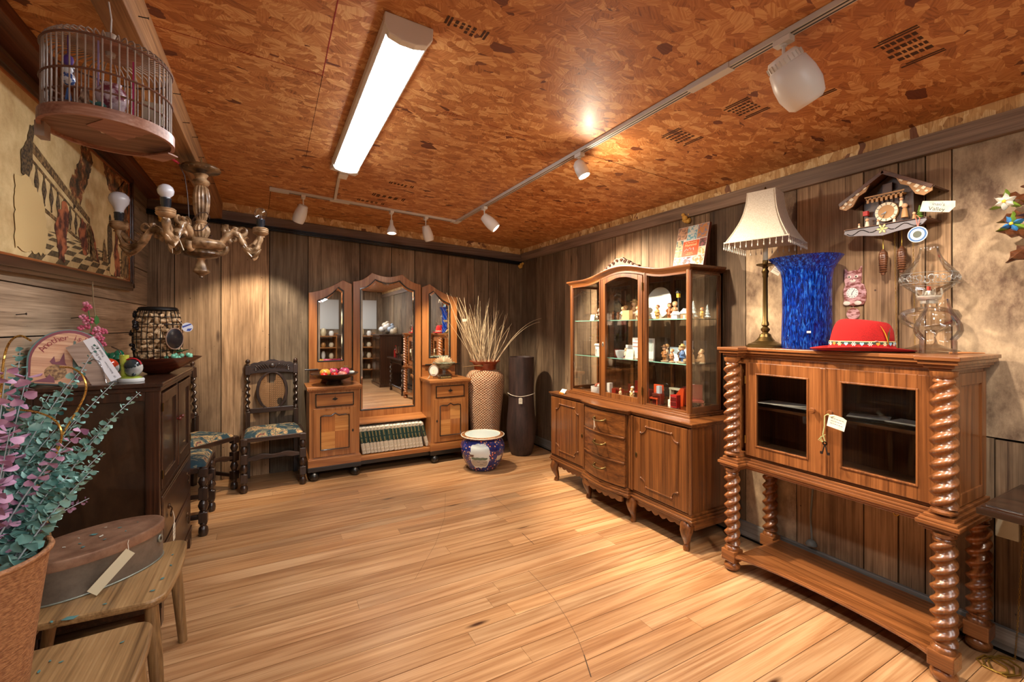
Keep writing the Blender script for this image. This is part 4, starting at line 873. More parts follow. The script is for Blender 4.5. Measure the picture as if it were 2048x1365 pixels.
for s in (-1, 1):
    b = MB(); b.ell((-.004+s*.016, -.012, .052), (.009, .002, .008)); b.obj('eye', M_furw, ca)
    b = MB(); b.ell((-.004+s*.016, -.0142, .052), (.0035, .001, .005), n=8, k=5); b.obj('pupil', M_black, ca)
    b = MB(); b.ell((-.006+s*.026, -.013, -.09), (.017, .004, .012)); b.obj('paw', M_furw, ca)
    b = MB(); b.prism([(-.002+s*.028, .075), (-.002+s*.036, .094), (-.002+s*.022, .08)], -.0135, -.012, 'y'); b.obj('ear_inside', plain('ear_pink', 'c08a88', .5), ca)
b = MB(); b.ell((-.004, -.013, .03), (.014, .003, .009)); b.obj('muzzle', M_furw, ca)
b = MB(); b.ell((-.004, -.0155, .036), (.004, .001, .003), n=8, k=5); b.obj('nose', plain('nose_pink', '9a4a4a', .5), ca)
b = MB(); b.tube([(-.004, -.006, -.10), (-.004, -.006, -.12)], .0018, 6); b.lathe([(0, .003), (.030, .003), (.032, 0), (.030, -.003), (0, -.003)], n=28, M=T(-.004, -.008, -.148) @ R(PI/2, 'X')); b.obj('pendulum', M_fur, ca)
# ---------------------------------------------------------------- china cabinet
ch = thing('china_cabinet', 'walnut display cabinet full of figurines against the right wall', 'cabinet', (2.50, 2.65, 0), -PI/2)
def fr_(x, o=0):
    f = -.225
    if abs(x) < .255+o: f = -.25-.045*math.cos(PI*x/.54)
    return f-o
def cplan(o=0, n=20, hx=.775, back=.245):
    P = [(-hx-o, back), (-hx-o, fr_(-.7, o)), (-.255-o, fr_(-.7, o))]
    P += [(-.255-o+(.51+2*o)*i/n, fr_(min(.254, max(-.254, -.255+.51*i/n)), o)) for i in range(n+1)]
    P += [(.255+o, fr_(.7, o)), (hx+o, fr_(.7, o)), (hx+o, back)]
    return P
b = MB(); b.prism(cplan(-.012), .235, .775, 'z'); b.obj('carcass', WH['z'], ch, .003)
b = MB(); mould(b, cplan, [(.175, .192, .006), (.192, .205, .016), (.205, .222, .010), (.222, .238, .0)]); b.obj('base_moulding', WH['x'], ch, .003)
b = MB(); mould(b, cplan, [(.772, .782, .002), (.782, .795, .014), (.795, .806, .020)]); b.obj('countertop', WH['x'], ch, .003)
# scalloped apron
b = MB()
for (xa, xb) in ((-.70, -.30), (-.22, .22), (.30, .70)):
    pl = [(xa, .178)]+[(xa+(xb-xa)*i/24, .150-.022*abs(math.sin(PI*i/4))*(1-abs(i-12)/16)-.006) for i in range(25)]+[(xb, .178)]
    f = fr_((xa+xb)/2)+.012
    b.prism(pl, f, f+.016, 'y')
b.obj('apron', WH['x'], ch, .001)
b = MB(); b.box(-.78, -.765, -.2, .22, .14, .178); b.box(.765, .78, -.2, .22, .14, .178); b.obj('side_apron', WH['y'], ch, .002)
for x in (-.72, -.255, .255, .72):
    for back in (0, 1):
        if back and abs(x) < .5: continue
        b = MB(); s = 1 if back else -1; y = .2 if back else fr_(x)+.03; ox = .35*(1 if x > 0 else -1) if abs(x) > .5 else 0
        P = [(x+ox*t_*.05, y+s*q*.9, z) for t_, q, z in ((0, 0, .18), (.5, .018, .155), (.8, .03, .13), (.6, .026, .10), (.2, .012, .065), (0, .004, .035), (.1, .012, .015), (.2, .014, 0))]
        b.tube(P, [.040, .042, .040, .032, .024, .018, .022, .020], 14)
        if not back:
            for q in (-1, 1): b.tube([(x+q*(.034+.010*math.cos(a)), y-.02, .150+.010*math.sin(a)) for a in [k*.7 for k in range(9)]], .0042, 6)
        b.obj('cabriole_leg', WH['z'], ch)
# doors
def applied(b, x0, x1, z0, z1, y, r=.0045, q=.05):
    b.tube([(x0+q, y, z1), (x1-q, y, z1)], r, 6); b.tube([(x0+q, y, z0), (x1-q, y, z0)], r, 6)
    for sx, xx in ((1, x0), (-1, x1)):
        b.tube([(xx, y, z0+q), (xx, y, z1-q)], r*.5, 6)
        for sz, zz in ((1, z0), (-1, z1)):
            arc = [(xx+sx*q*math.sin(a), y, zz+sz*q*(math.cos(a))) for a in [PI/2*i/8 for i in range(9)]]
            arc = [(xx+sx*(q-q*math.cos(a)*1.0) if 0 else xx+sx*q*math.sin(a), y, zz+sz*q*math.cos(a)) for a in [PI/2*i/8 for i in range(9)]]
            # inward notch: centre of the arc is the outer corner
            b.tube(arc, r, 6); 
            for (ex, ez) in (arc[0][::2], arc[-1][::2]): b.ell((ex, y-.001, ez), r*1.9, n=8, k=6)
for (x0, x1, hinge) in ((-.755, -.285, -1), (.285, .755, 1)):
    d = MB(); d.box(x0, x1, -.235, -.213, .245, .768); do = d.obj('door', WH['z'], ch, .003)
    b = MB(); applied(b, x0+.075, x1-.075, .30, .715, -.237); b.obj('applied_moulding', WH['z'], do)
    b = MB(); ex = x1-.022 if x0 < 0 else x0+.03; b.ell((ex, -.236, .50), (.011, .003, .020), n=14, k=8); e = b.obj('escutcheon', M_ab, do); b = MB(); b.box(ex-.002, ex+.002, -.2405, -.239, .49, .508); b.obj('keyhole', M_black, e)
for z0, z1 in ((.245, .412), (.425, .592), (.605, .768)):
    n = 14; X = [-.232+.464*i/n for i in range(n+1)]
    b = MB(); b.prism([(x, fr_(x)+.014) for x in X]+[(x, fr_(x)-.006) for x in X[::-1]], z0, z1, 'z'); dr = b.obj('drawer', WH['x'], ch, .003)
    zz = (z0+z1)/2+.015
    b = MB(); b.tube([(-.062, fr_(0)-.006, zz+.004), (-.056, fr_(0)-.028, zz-.002), (-.03, fr_(0)-.036, zz-.008), (0, fr_(0)-.038, zz-.010), (.03, fr_(0)-.036, zz-.008), (.056, fr_(0)-.028, zz-.002), (.062, fr_(0)-.006, zz+.004)], [.006, .007, .0055, .007, .0055, .007, .006], 10); b.ell((-.062, fr_(0)-.008, zz+.004), (.010, .005, .010)); b.ell((.062, fr_(0)-.008, zz+.004), (.010, .005, .010)); b.obj('handle', M_ab, dr)
for z in (.4185, .5985):
    b = MB(); b.prism([(x, fr_(x)+.014) for x in X]+[(x, fr_(x)-.014) for x in X[::-1]], z-.006, z+.006, 'z'); b.obj('drawer_rail', WH['x'], ch, .003)
for x in (-.262, .262):
    b = MB(); b.box(x-.022, x+.022, -.245, -.21, .24, .772); b.box(x-.006, x+.006, -.252, -.24, .25, .765); b.obj('pilaster', WH['z'], ch, .004)
for x in (-.77, .77):
    b = MB(); b.lathe([(.012, .24), (.014, .25), (.014, .76), (.012, .772)], (x*.992, -.22, 0), 12); b.obj('corner_bead', WH['z'], ch)
b = MB(); b.tube([(-.03, fr_(0)-.04, .70), (-.026, fr_(0)-.042, .66), (-.03, fr_(0)-.04, .62)], .0016, 5); b.tube([(-.03, fr_(0)-.04, .70), (-.012, fr_(0)-.042, .64)], .0014, 5); b.obj('string', M_string, ch)
# upper case. x is mirrored: +x is towards the camera
UX = .655; uy = -.098; UB = .235; z0u = .806
def ztop(x):
    t_ = abs(x)
    return 1.80 + (.068*.5*(1+math.cos(PI*min(1, t_/.46))) if t_ < .46 else 0)
b = MB(); pl = lambda o: [(-UX-o, UB), (-UX-o, uy-o), (UX+o, uy-o), (UX+o, UB)]
mould(b, pl, [(z0u, z0u+.012, .016), (z0u+.012, z0u+.026, .008)]); b.obj('vitrine_base', WH['x'], ch, .003)
b = MB(); b.box(-UX+.02, UX-.02, UB-.012, UB-.004, z0u+.02, z0u+.03)
for x in (-UX, -.20, .235, UX): 
    xx = min(max(x, -UX+.018), UX-.018); b.box(xx-.018, xx+.018, UB-.02, UB, z0u+.02, 1.80)
b.box(-UX, UX, UB-.02, UB, 1.76, 1.81); b.box(-UX, UX, UB-.02, UB, .826, .86); b.obj('back_frame', WH['z'], ch, .002)
b = MB(); b.box(-UX+.02, UX-.02, UB-.016, UB-.014, .86, 1.76); b.obj('back_glass', glass('back_pane', (.95, .95, .93), .5, add=.02), ch)
b = MB(); b.box(-UX+.015, UX-.015, uy+.015, UB-.02, z0u+.026, z0u+.03); b.obj('vitrine_floor', WH['x'], ch)
for x in (-UX+.012, UX-.012):
    b = MB(); b.lathe([(.018, z0u+.024), (.019, .85), (.019, 1.79), (.018, 1.81)], (x, uy+.012, 0), 16); b.box(x-.012, x+.012, UB-.03, UB, z0u+.024, 1.81); b.obj('corner_post', WH['z'], ch)
def zstrip(b, xa, xb, y0, y1, zlo, fz, n=14):
    X = [xa+(xb-xa)*i/n for i in range(n+1)]
    b.prism([(x, zlo(x) if callable(zlo) else zlo) for x in X]+[(x, fz(x)) for x in X[::-1]], y0, y1, 'y')
for (xa, xb) in ((-.255, -.222), (.243, .276)):
    b = MB(); zstrip(b, xa, xb, uy, uy+.025, z0u+.024, lambda x: ztop(x)-.01, 2); b.box((xa+xb)/2-.004, (xa+xb)/2+.004, uy-.004, uy+.005, z0u+.03, 1.80); b.obj('stile', WH['z'], ch, .002)
# cornice: wavy along the front, straight round the sides
n = 60; vs = []; fs = []
prof = [(.0, -.030), (.004, -.022), (.010, -.018), (.016, -.008), (.024, -.004), (.028, .006), (.026, .012)]
for i in range(n+1):
    x = -UX+2*UX*i/n; k = 1+ (0 if 0 < i < n else 0)
    xs = x
    for (o, dz) in prof: vs.append((xs*(1+o/UX), uy-o, ztop(x)+dz))
m_ = len(prof)
fs = [(i*m_+j, (i+1)*m_+j, (i+1)*m_+j+1, i*m_+j+1) for i in range(n) for j in range(m_-1)]
b = MB(); b.add(vs, fs, 0, True)
for s in (-1, 1):
    vs = []; 
    for y in (uy, UB):
        for (o, dz) in prof: vs.append((s*(UX+o), y-(o if y == uy else 0), 1.80+dz))
    b.add(vs, [(j, m_+j, m_+j+1, j+1)[::s] for j in range(m_-1)], 0, True)
zstrip(b, -UX+.03, UX-.03, uy+.0012, uy+.02, lambda x: ztop(x)-.045, lambda x: ztop(x)+.008, 60)
for s in (-1, 1): b.box(min(s*UX, s*(UX-.02)), max(s*UX, s*(UX-.02)), uy, UB, 1.755, 1.808)
# roof board
X = [-UX-.026+2*(UX+.026)*i/60 for i in range(61)]
b.add([(x, y, ztop(x)+.012) for x in X for y in (uy-.026, UB)], [(2*i, 2*i+2, 2*i+3, 2*i+1) for i in range(60)], 0, True)
b.add([(x, y, ztop(x)-.03) for x in X for y in (uy+.01, UB)], [(2*i+1, 2*i+3, 2*i+2, 2*i) for i in range(60)], 0, True)
b.obj('cornice', WH['x'], ch)
# carved crest
b = MB(); cy = uy-.012
pl = [(-.21, .0), (-.20, .012), (-.15, .022), (-.11, .040), (-.07, .050), (-.035, .068), (0, .062), (.035, .068), (.07, .050), (.11, .04), (.15, .022), (.20, .012), (.21, 0)]
b.prism([(x, ztop(x)+.008+z) for x, z in pl]+[(x, ztop(x)+.006) for x in [.16, .1, 0, -.1, -.16]], cy, cy+.018, 'y')
for s in (-1, 1):
    b.ell((s*.205, cy+.006, ztop(.2)+.016), (.016, .014, .010))
    for (x, z, r_) in ((.15, .016, .010), (.11, .026, .014), (.065, .032, .017), (.025, .044, .014)):
        b.tube([(s*x+r_*(1-k/14)*math.cos(k*.75)*s, cy-.003, ztop(x)+.01+z+r_*(1-k/14)*math.sin(k*.75)) for k in range(12)], .0032, 6)
b.obj('carved_crest', wood('crest_walnut', '34190a', '6a3d1b', '8a5628', 'x', .8, .6, 0), ch, .002)
# centre door
dx0, dx1 = -.220, .240; dy = uy-.006
d = MB(); zt = lambda x: ztop(x)-.05
for xa, xb in ((dx0, dx0+.046), (dx1-.046, dx1)): zstrip(d, xa, xb, dy, dy+.022, .832, zt, 2)
d.box(dx0+.046, dx1-.046, dy, dy+.022, .832, .872)
zt = lambda x: ztop(x)-.05
zstrip(d, dx0+.046, dx1-.046, dy-.0005, dy+.0215, lambda x: 1.80-.065+.055*math.cos(PI*(x-.01)/.46), zt, 20)
do = d.obj('door', WH['z'], ch, .002)
b = MB(); b.box(dx0+.04, dx1-.04, dy+.010, dy+.013, .865, 1.765); b.obj('glass_pane', M_glass, do)
b = MB(); b.ell((dx0+.02, dy-.001, 1.26), (.011, .003, .020), n=14, k=8); e = b.obj('escutcheon', plain('silver', 'b8b4a8', .3, .8), do); b = MB(); b.box(dx0+.018, dx0+.022, dy-.006, dy-.003, 1.252, 1.268); b.obj('keyhole', M_black, e)
for z in (.93, 1.70):
    b = MB(); b.tube([(dx1+.002, dy-.003, z-.03), (dx1+.002, dy-.003, z+.03)], .0045, 8); b.obj('hinge', M_ab, do)
for (xa, xb) in ((-UX+.03, -.252), (.273, UX-.03)):
    b = MB(); b.box(xa-.004, xb+.004, uy+.006, uy+.009, .83, 1.785); b.obj('glass_pane', M_glass, ch)
    b = MB(); b.box(xa-.002, xb+.002, uy, uy+.018, .83, .846); b.obj('bottom_rail', WH['x'], ch, .002)
for s in (-1, 1):
    b = MB(); b.box(s*(UX-.010)-.0015, s*(UX-.010)+.0015, uy+.02, UB-.02, .86, 1.76); b.obj('side_glass', M_glass, ch)
    b = MB(); b.box(s*(UX-.012)-.010, s*(UX-.012)+.010, uy+.02, UB-.02, .83, .868); b.obj('side_rail', WH['y'], ch, .002)
M_shg = glass('shelf_pane', (.86, .94, .92), 1.0, add=.03)
SH = []
for z in (1.150, 1.455):
    b = MB(); b.box(-UX+.03, UX-.03, uy+.03, UB-.03, z-.003, z+.003); so = b.obj('glass_shelf', M_shg, ch)
    b = MB(); b.box(-UX+.03, UX-.03, uy+.0285, uy+.030, z-.003, z+.003); b.obj('shelf_edge', M_edge, so); SH.append(z+.003)

# contents: u runs from the far end (0) to the camera end (1), v from front (0) to back (1)
def cpos(u, v, z): return (2.50+uy+.045+v*(UB-uy-.10), 2.65-(-UX+.05+u*(2*UX-.10)), z)
PM = {}
def pm(h, r=.35):
    if h not in PM: PM[h] = plain('glaze_'+h, h, r, coat=.3)
    return PM[h]
def child_fig(h, coat, hair, extra, lab, u, v, z, rz=0, seated=False):
    t = thing('figurine', lab, 'figurine', cpos(u, v, z), -PI/2+rz, 'porcelain figurines in the glazed cabinet')
    b = MB(); b.lathe([(0, 0), (h*.22, 0), (h*.23, h*.03), (h*.18, h*.06), (0, h*.06)], n=14); b.obj('base', pm('b9a88a'), t)
    b = MB(); z0 = h*.05
    if seated:
        b.lathe([(0, 0), (h*.2, 0), (h*.22, h*.15), (h*.16, h*.42), (h*.09, h*.5), (0, h*.52)], (0, 0, z0), 12)
        for s in (-1, 1): b.tube([(s*h*.1, 0, z0+h*.12), (s*h*.13, -h*.28, z0+h*.1)], [h*.09, h*.07], 8); b.ell((s*h*.13, -h*.33, z0+h*.1), (h*.07, h*.08, h*.09), n=8, k=6)
        hz = z0+h*.62
    else:
        for s in (-1, 1): b.tube([(s*h*.07, 0, z0), (s*h*.06, 0, z0+h*.3)], [h*.055, h*.06], 8)
        b.lathe([(0, h*.22), (h*.17, h*.22), (h*.14, h*.4), (h*.10, h*.56), (h*.06, h*.62), (0, h*.63)], (0, 0, z0), 12)
        hz = z0+h*.74
    for s in (-1, 1): b.tube([(s*h*.11, 0, hz-h*.2), (s*h*.17, -h*.06, hz-h*.32), (s*h*.07, -h*.15, hz-h*.36)], [h*.05, h*.045, h*.035], 7)
    b.obj('body', pm(coat), t)
    b = MB(); b.ell((0, -h*.01, hz), (h*.125, h*.12, h*.135), n=14, k=10); b.ell((0, -h*.13, hz-h*.01), h*.018, n=6, k=4); b.obj('head', pm('e0b48c'), t)
    b = MB(); b.ell((0, h*.02, hz+h*.035), (h*.145, h*.135, h*.125), n=12, k=8)
    if extra == 'hat': b.lathe([(h*.22, .0), (h*.21, h*.02), (h*.11, h*.03), (h*.09, h*.12), (0, h*.13)], (0, 0, hz+h*.10), 14)
    if extra == 'ears':
        for s in (-1, 1): b.ell((s*h*.12, 0, hz+h*.13), (h*.06, h*.03, h*.06), n=8, k=6)
    b.obj('hair', pm(hair), t)
    if extra in ('basket', 'instrument', 'umbrella'):
        b = MB()
        if extra == 'basket': b.lathe([(0, 0), (h*.08, 0), (h*.11, h*.1), (0, h*.1)], (h*.02, -h*.2, z0+h*.2), 10)
        elif extra == 'instrument': b.ell((0, -h*.17, z0+h*.38), (h*.14, h*.04, h*.08), M=R(.5, 'Y')); b.tube([(h*.1, -h*.17, z0+h*.42), (h*.26, -h*.17, z0+h*.55)], h*.018, 6)
        else: b.lathe([(h*.26, 0), (h*.2, h*.08), (0, h*.14)], (0, 0, hz+h*.12), 12)
        b.obj(extra, pm('8a5a30'), t)
    return t
ZB = z0u+.03
TOP, MID = SH[1], SH[0]
figs = [
 # top shelf
 (.115, 'f0e6d6', 'd9c6a6', '', 'cream figurine beside the price card, far left of the top shelf', .215, .25, TOP),
 (.06, 'e8dcc8', 'c8a890', 'ears', 'small pale animal figurine at the left edge of the top shelf', .175, .2, TOP),
 (.075, 'b06a3c', 'c98a50', 'ears', 'small brown fox figurine, left end behind the centre door', .335, .25, TOP),
 (.07, 'c98a50', 'b06a3c', 'ears', 'reddish deer figurine, second behind the centre door', .365, .35, TOP),
 (.065, 'd9a070', 'a8683c', 'ears', 'tiny tan animal figurine, third behind the centre door', .39, .2, TOP),
 (.17, 'd8ab7c', 'c8a060', 'hat', 'tallest tan figurine in the middle of the top shelf', .44, .75, TOP),
 (.13, 'c8a27c', 'b08850', '', 'brown child figurine left of the tallest one on the top shelf', .415, .45, TOP),
 (.115, 'e6d8c0', 'b8905c', 'basket', 'white dressed child figurine left of the wooden block', .455, .15, TOP),
 (.12, 'ead8b8', 'c09a60', '', 'child figurine directly behind the pale wooden block', .50, .6, TOP),
 (.135, 'e8d0a8', 'c8a868', '', 'blonde figurine in white, right of the wooden block', .555, .5, TOP),
 (.115, 'f0e8dc', 'a06a34', 'umbrella', 'white robed figurine at the right end behind the centre door', .59, .25, TOP),
 (.115, 'c89a50', '8a5028', '', 'yellow coated child figurine, first in the near bay of the top shelf', .735, .25, TOP),
 (.125, 'a8683c', '70442a', '', 'child with red shorts standing on the round plinth of the near bay', .81, .35, TOP),
 (.135, 'b8885c', 'c8a070', 'instrument', 'pair child playing an instrument next to the toy street lamp', .85, .35, TOP),
 (.085, 'c8a040', 'a8602c', '', 'red haired child in yellow at the near end of the top shelf', .975, .75, TOP),
 # middle shelf
 (.12, 'b07840', '8a6038', 'hat', 'child with an orange apron on the middle shelf behind the near pane', .79, .25, MID),
 (.13, 'b0906c', 'a88050', 'basket', 'brown child figurine left behind the near bay stile', .745, .6, MID),
 (.10, 'a8744c', 'b89058', '', 'seated pair figurine on the middle shelf, left child', .855, .2, MID),
 (.12, '6a5648', 'c09c64', '', 'seated pair figurine on the middle shelf, dark coated child', .875, .45, MID),
 (.13, '4a6a9a', 'c0a060', 'hat', 'child in a blue jacket near the corner post on the middle shelf', .915, .3, MID),
 (.105, 'f2ece0', 'e0d6c4', 'ears', 'white rabbit figurine on the middle shelf behind the centre door', .575, .3, MID),
 (.095, 'e8e2d6', 'f0e8dc', '', 'white lady figurine at the right edge of the centre door, middle shelf', .62, .2, MID),
 (.085, 'd8c8b0', 'b09878', 'ears', 'small cream animal on the middle shelf next to the white bowl', .48, .15, MID),
 # bottom
 (.09, 'd8b070', 'c89a58', 'ears', 'golden bear figurine on the cabinet floor behind the centre door', .545, .1, ZB),
 (.08, 'e0c090', 'b07a40', '', 'small child figurine at the left of the cabinet floor, centre bay', .43, .15, ZB),
 (.10, 'f0e8dc', 'f4f0e8', '', 'white figurine among the red miniatures on the cabinet floor', .50, .35, ZB),
 (.12, 'f2ead8', 'e6d6b0', '', 'cream angel figurine left in the near bay floor', .72, .4, ZB),
 (.11, 'f0e4cc', 'e0cca0', '', 'second cream angel figurine behind the first on the near bay floor', .70, .65, ZB),
 (.07, 'c8b8a0', '8a6a48', '', 'tiny grey figurine at the front edge of the near bay floor', .87, .08, ZB),
]
for h, c1, c2_, ex, lab, u, v, z in figs: child_fig(h, c1, c2_, ex, lab, u, v, z, random.Random(int(u*1000)).uniform(-.5, .5))
for h, lab, u, v in ((.12, 'left teddy bear figurine at the near end of the middle shelf', .965, .35), (.095, 'small bear sitting behind the two larger teddy figurines', .955, .8), (.115, 'right teddy bear figurine at the near end of the middle shelf', .985, .68)):
    child_fig(h, 'a8845c', 'b08c62', 'ears', lab, u, v, MID, -.6, True)
child_fig(.19, 'a89888', 'b8a898', 'ears', 'tall grey rabbit dancer figurine standing at the far left of the vitrine', .09, .8, TOP, .3)
def boxy(name, lab, cat, u, v, z, parts, rz=0, group=None):
    """parts: (part name, colour, [boxes])"""
    t = thing(name, lab, cat, cpos(u, v, z), -PI/2+rz, group)
    for pn, colr, bxs in parts:
        b = MB()
        for q in bxs:
            if len(q) == 6: b.box(*q)
            else: b.prism(*q)
        b.obj(pn, pm(colr) if isinstance(colr, str) else colr, t, .0015)
    return t
def card(u, v, z, w, h, lab, rz=0, block=False):
    b = MB()
    if block: b.box(-w/2, w/2, -.02, .02, 0, h)
    else: b.prism([(-.012, 0), (.0, h), (.012, 0), (.010, 0), (0, h*.96), (-.010, 0)], -w/2, w/2, 'x')
    o = b.obj('display_block' if block else 'price_card', pm('e8c890') if block else M_paper, loc=cpos(u, v, z)); o.rotation_euler = (0, 0, -PI/2+rz); tag(o, lab, 'block' if block else 'card')
card(.165, .05, TOP, .055, .052, 'pale blank card on the far left of the top shelf', block=False)
card(.50, .12, TOP, .07, .075, 'pale wooden block among the figurines of the top shelf', .1, True)
card(.235, .05, MID, .065, .065, 'blank cream card right of the toy water tower')
card(.535, .08, MID, .085, .075, 'blank white card on the middle shelf behind the centre door')
b = MB(); b.lathe([(0, 0), (.05, .0), (.11, .013), (.125, .018), (.11, .019), (.05, .006), (0, .006)], n=40); o = b.obj('display_plate', pm('d8dcd4'), loc=cpos(.655, .80, TOP+.125)); o.rotation_euler = (0, -PI/2+.15, 0); tag(o, 'large pale plate standing upright behind the top shelf figurines', 'plate')
st = boxy('toy_street_lamp', 'black and gold toy street lamp on the top shelf of the near bay', 'ornament', .885, .3, TOP, [('base', '3a3a38', [(-.015, .015, -.015, .015, 0, .012)]), ('post', '3a3a38', [(-.004, .004, -.004, .004, .012, .15)]), ('lantern', 'e0b030', [(-.010, .010, -.010, .010, .15, .18)]), ('lantern_roof', '2a2a28', [([(-.016, .18), (.016, .18), (.004, .198), (-.004, .198)], -.014, .014, 'y')])])
def cottage(lab, u, v, z, w=.05, c1='e8e2d8', c2_='b8c0c4'):
    return boxy('toy_house', lab, 'ornament', u, v, z, [('house_walls', c1, [(-w/2, w/2, -w*.4, w*.4, 0, w*.6)]), ('snowy_roof', 'ece8e4', [([(-w*.62, w*.55), (w*.62, w*.55), (0, w*1.1)], -w*.5, w*.5, 'y')]), ('house_door', c2_, [(-w*.1, w*.1, -w*.42, -w*.39, 0, w*.35)])])
cottage('tiny white toy house at the foot of the toy street lamp', .90, .1, TOP)
cottage('snow covered toy chalet at the near end of the top shelf', .95, .25, TOP, .065, 'a88868')
def fir(u, v, z, h, lab):
    b = MB()
    for q in range(4): b.lathe([(h*.24-q*h*.05, h*.12+q*h*.19), (h*.02, h*.42+q*h*.19)], n=10)
    b.lathe([(h*.04, 0), (h*.03, h*.2)], n=8); o = b.obj('toy_fir_tree', speck('snowy_fir', '8aa0a4', 'e0e8e8', 120, .6), loc=cpos(u, v, z)); tag(o, lab, 'ornament')
fir(.965, .45, TOP, .125, 'snowy toy fir tree beside the toy chalet'); fir(.99, .9, TOP, .10, 'smaller snowy toy fir tree at the back corner of the top shelf')
b = MB(); b.lathe([(0, 0), (.10, 0), (.10, .008), (0, .008)], n=32, sx=1); o = b.obj('round_plinth', pm('c9b49a'), loc=cpos(.83, .4, TOP)); o.location.z -= .0; tag(o, 'low round plinth under the child pair on the top shelf', 'plinth')
boxy('toy_water_tower', 'white toy water tower house on the far left of the middle shelf', 'ornament', .175, .3, MID, [('leg', 'eceae6', [(-.028, -.022, -.02, -.014, 0, .06), (.022, .028, -.02, -.014, 0, .06), (-.028, -.022, .014, .02, 0, .06), (.022, .028, .014, .02, 0, .06)]), ('tank', 'e4e4e2', [(-.025, .025, -.022, .022, .055, .09)]), ('tower_roof', 'f0eeea', [([(-.036, .088), (.036, .088), (.02, .105), (-.02, .105)], -.03, .03, 'y')])])
boxy('toy_dresser', 'white doll dresser at the back of the middle shelf, centre bay', 'ornament', .42, .8, MID, [('carcass', 'eceae4', [(-.07, .07, -.02, .02, 0, .10)]), ('drawer', 'd0d8dc', [(-.06, -.005, -.023, -.019, .06, .09), (.005, .06, -.023, -.019, .06, .09)])])
boxy('toy_kitchen', 'white doll kitchen cupboard with red trim on the middle shelf', 'ornament', .505, .6, MID, [('carcass', 'ece6e0', [(-.045, .045, -.02, .02, 0, .165)]), ('shelf_row', 'a83a34', [(-.04, .04, -.022, -.019, .09, .095), (-.04, .04, -.022, -.019, .12, .125), (-.02, .03, -.022, -.019, .145, .15)])])
boxy('toy_screen', 'white framed toy picture at the right of the centre bay, middle shelf', 'ornament', .60, .7, MID, [('frame', 'f0ece4', [(-.032, .032, -.008, .008, 0, .16)]), ('picture', 'b8c8c4', [(-.022, .022, -.010, -.0075, .06, .15)])])
boxy('toy_wardrobe', 'dark red toy cupboard left on the middle shelf behind the centre door', 'ornament', .355, .4, MID, [('carcass', '7a2a1c', [(-.025, .025, -.02, .02, 0, .065)]), ('foot', '5a1c12', [(-.024, -.016, -.02, -.012, -.0, .01)])])
boxy('toy_bench', 'white toy bench with blue back along the middle shelf, near bay', 'ornament', .80, .75, MID, [('seat', 'ece8e2', [(-.08, .08, -.02, .02, 0, .05)]), ('back_panel', 'a8bcc8', [(-.08, .08, .012, .02, .05, .10)])])
boxy('toy_screen', 'white toy cabinet behind the seated pair on the middle shelf', 'ornament', .865, .85, MID, [('carcass', 'e6e8ea', [(-.03, .03, -.015, .015, 0, .15)]), ('panel', 'b0c4d0', [(-.022, .022, -.018, -.0145, .09, .14)])])
b = MB(); b.lathe([(0, 0), (.025, 0), (.04, .03), (.045, .062), (.042, .062), (.036, .03), (0, .006)], n=24, sy=.8); o = b.obj('porcelain_bowl', pm('c8d4d8'), loc=cpos(.435, .12, MID)); tag(o, 'blue white porcelain jardiniere on the middle shelf, left of the blank card', 'bowl')
b = MB(); b.lathe([(0, 0), (.053, 0), (.056, .005), (.057, .055), (.052, .055), (.050, .01), (0, .01)], n=40, rf=lambda a, z: 1+.02*math.cos(20*a)*(z < .05)); o = b.obj('ramekin', pm('eeeae2'), loc=cpos(.20, .12, ZB)); tag(o, 'white fluted ramekin on the cabinet floor at the far left', 'ramekin')
for i, (dx, dy, c_) in enumerate(((-.015, .0, 'b06048'), (.015, .01, 'a84a38'), (0, -.02, 'e8dcd0'))):
    b = MB(); b.ell((0, 0, .0), (.017, .014, .014)); b.ell((.01, 0, .012), .009); o = b.obj('trinket', pm(c_), loc=tuple(Vector(cpos(.20, .12, ZB+.062))+Vector((dx, dy, 0)))); tag(o, ['rust coloured trinket on the left in the white ramekin', 'red trinket on the right in the white ramekin', 'white trinket at the front of the white ramekin'][i], 'trinket')
boxy('toy_cup', 'small white cup behind the ramekin on the cabinet floor', 'cup', .245, .5, ZB, [('cup', 'eae6de', [(-.018, .018, -.018, .018, 0, .085)])])
def toychair(u, v, c_, lab, rz=0, s=1):
    boxy('toy_chair', lab, 'doll furniture', u, v, ZB, [('seat', c_, [(-.022*s, .022*s, -.02*s, .02*s, .022*s, .028*s)]), ('backrest', c_, [(-.022*s, .022*s, .016*s, .02*s, .028*s, .075*s)]), ('leg', c_, [(-.02*s, -.016*s, -.018*s, -.014*s, 0, .022*s), (.016*s, .02*s, -.018*s, -.014*s, 0, .022*s), (-.02*s, -.016*s, .014*s, .018*s, 0, .022*s), (.016*s, .02*s, .014*s, .018*s, 0, .022*s)])], rz, 'doll furniture on the cabinet floor')
def toybox(u, v, c_, w, d, h, lab, rz=0, trim='5a140e'):
    boxy('toy_chest', lab, 'doll furniture', u, v, ZB, [('carcass', c_, [(-w/2, w/2, -d/2, d/2, .008, h)]), ('leg', trim, [(-w/2, -w/2+.006, -d/2, -d/2+.006, 0, .008), (w/2-.006, w/2, -d/2, -d/2+.006, 0, .008), (-w/2, -w/2+.006, d/2-.006, d/2, 0, .008), (w/2-.006, w/2, d/2-.006, d/2, 0, .008)]), ('drawer', trim, [(-w*.42, w*.42, -d/2-.002, -d/2, h*.55, h*.85), (-w*.42, w*.42, -d/2-.002, -d/2, h*.2, h*.5)])], rz, 'doll furniture on the cabinet floor')
toybox(.36, .35, 'a03020', .085, .05, .055, 'low red doll sideboard at the left of the centre bay floor'); toychair(.37, .08, 'b8301c', 'bright red doll chair at the left front of the centre bay floor', .4, .8)
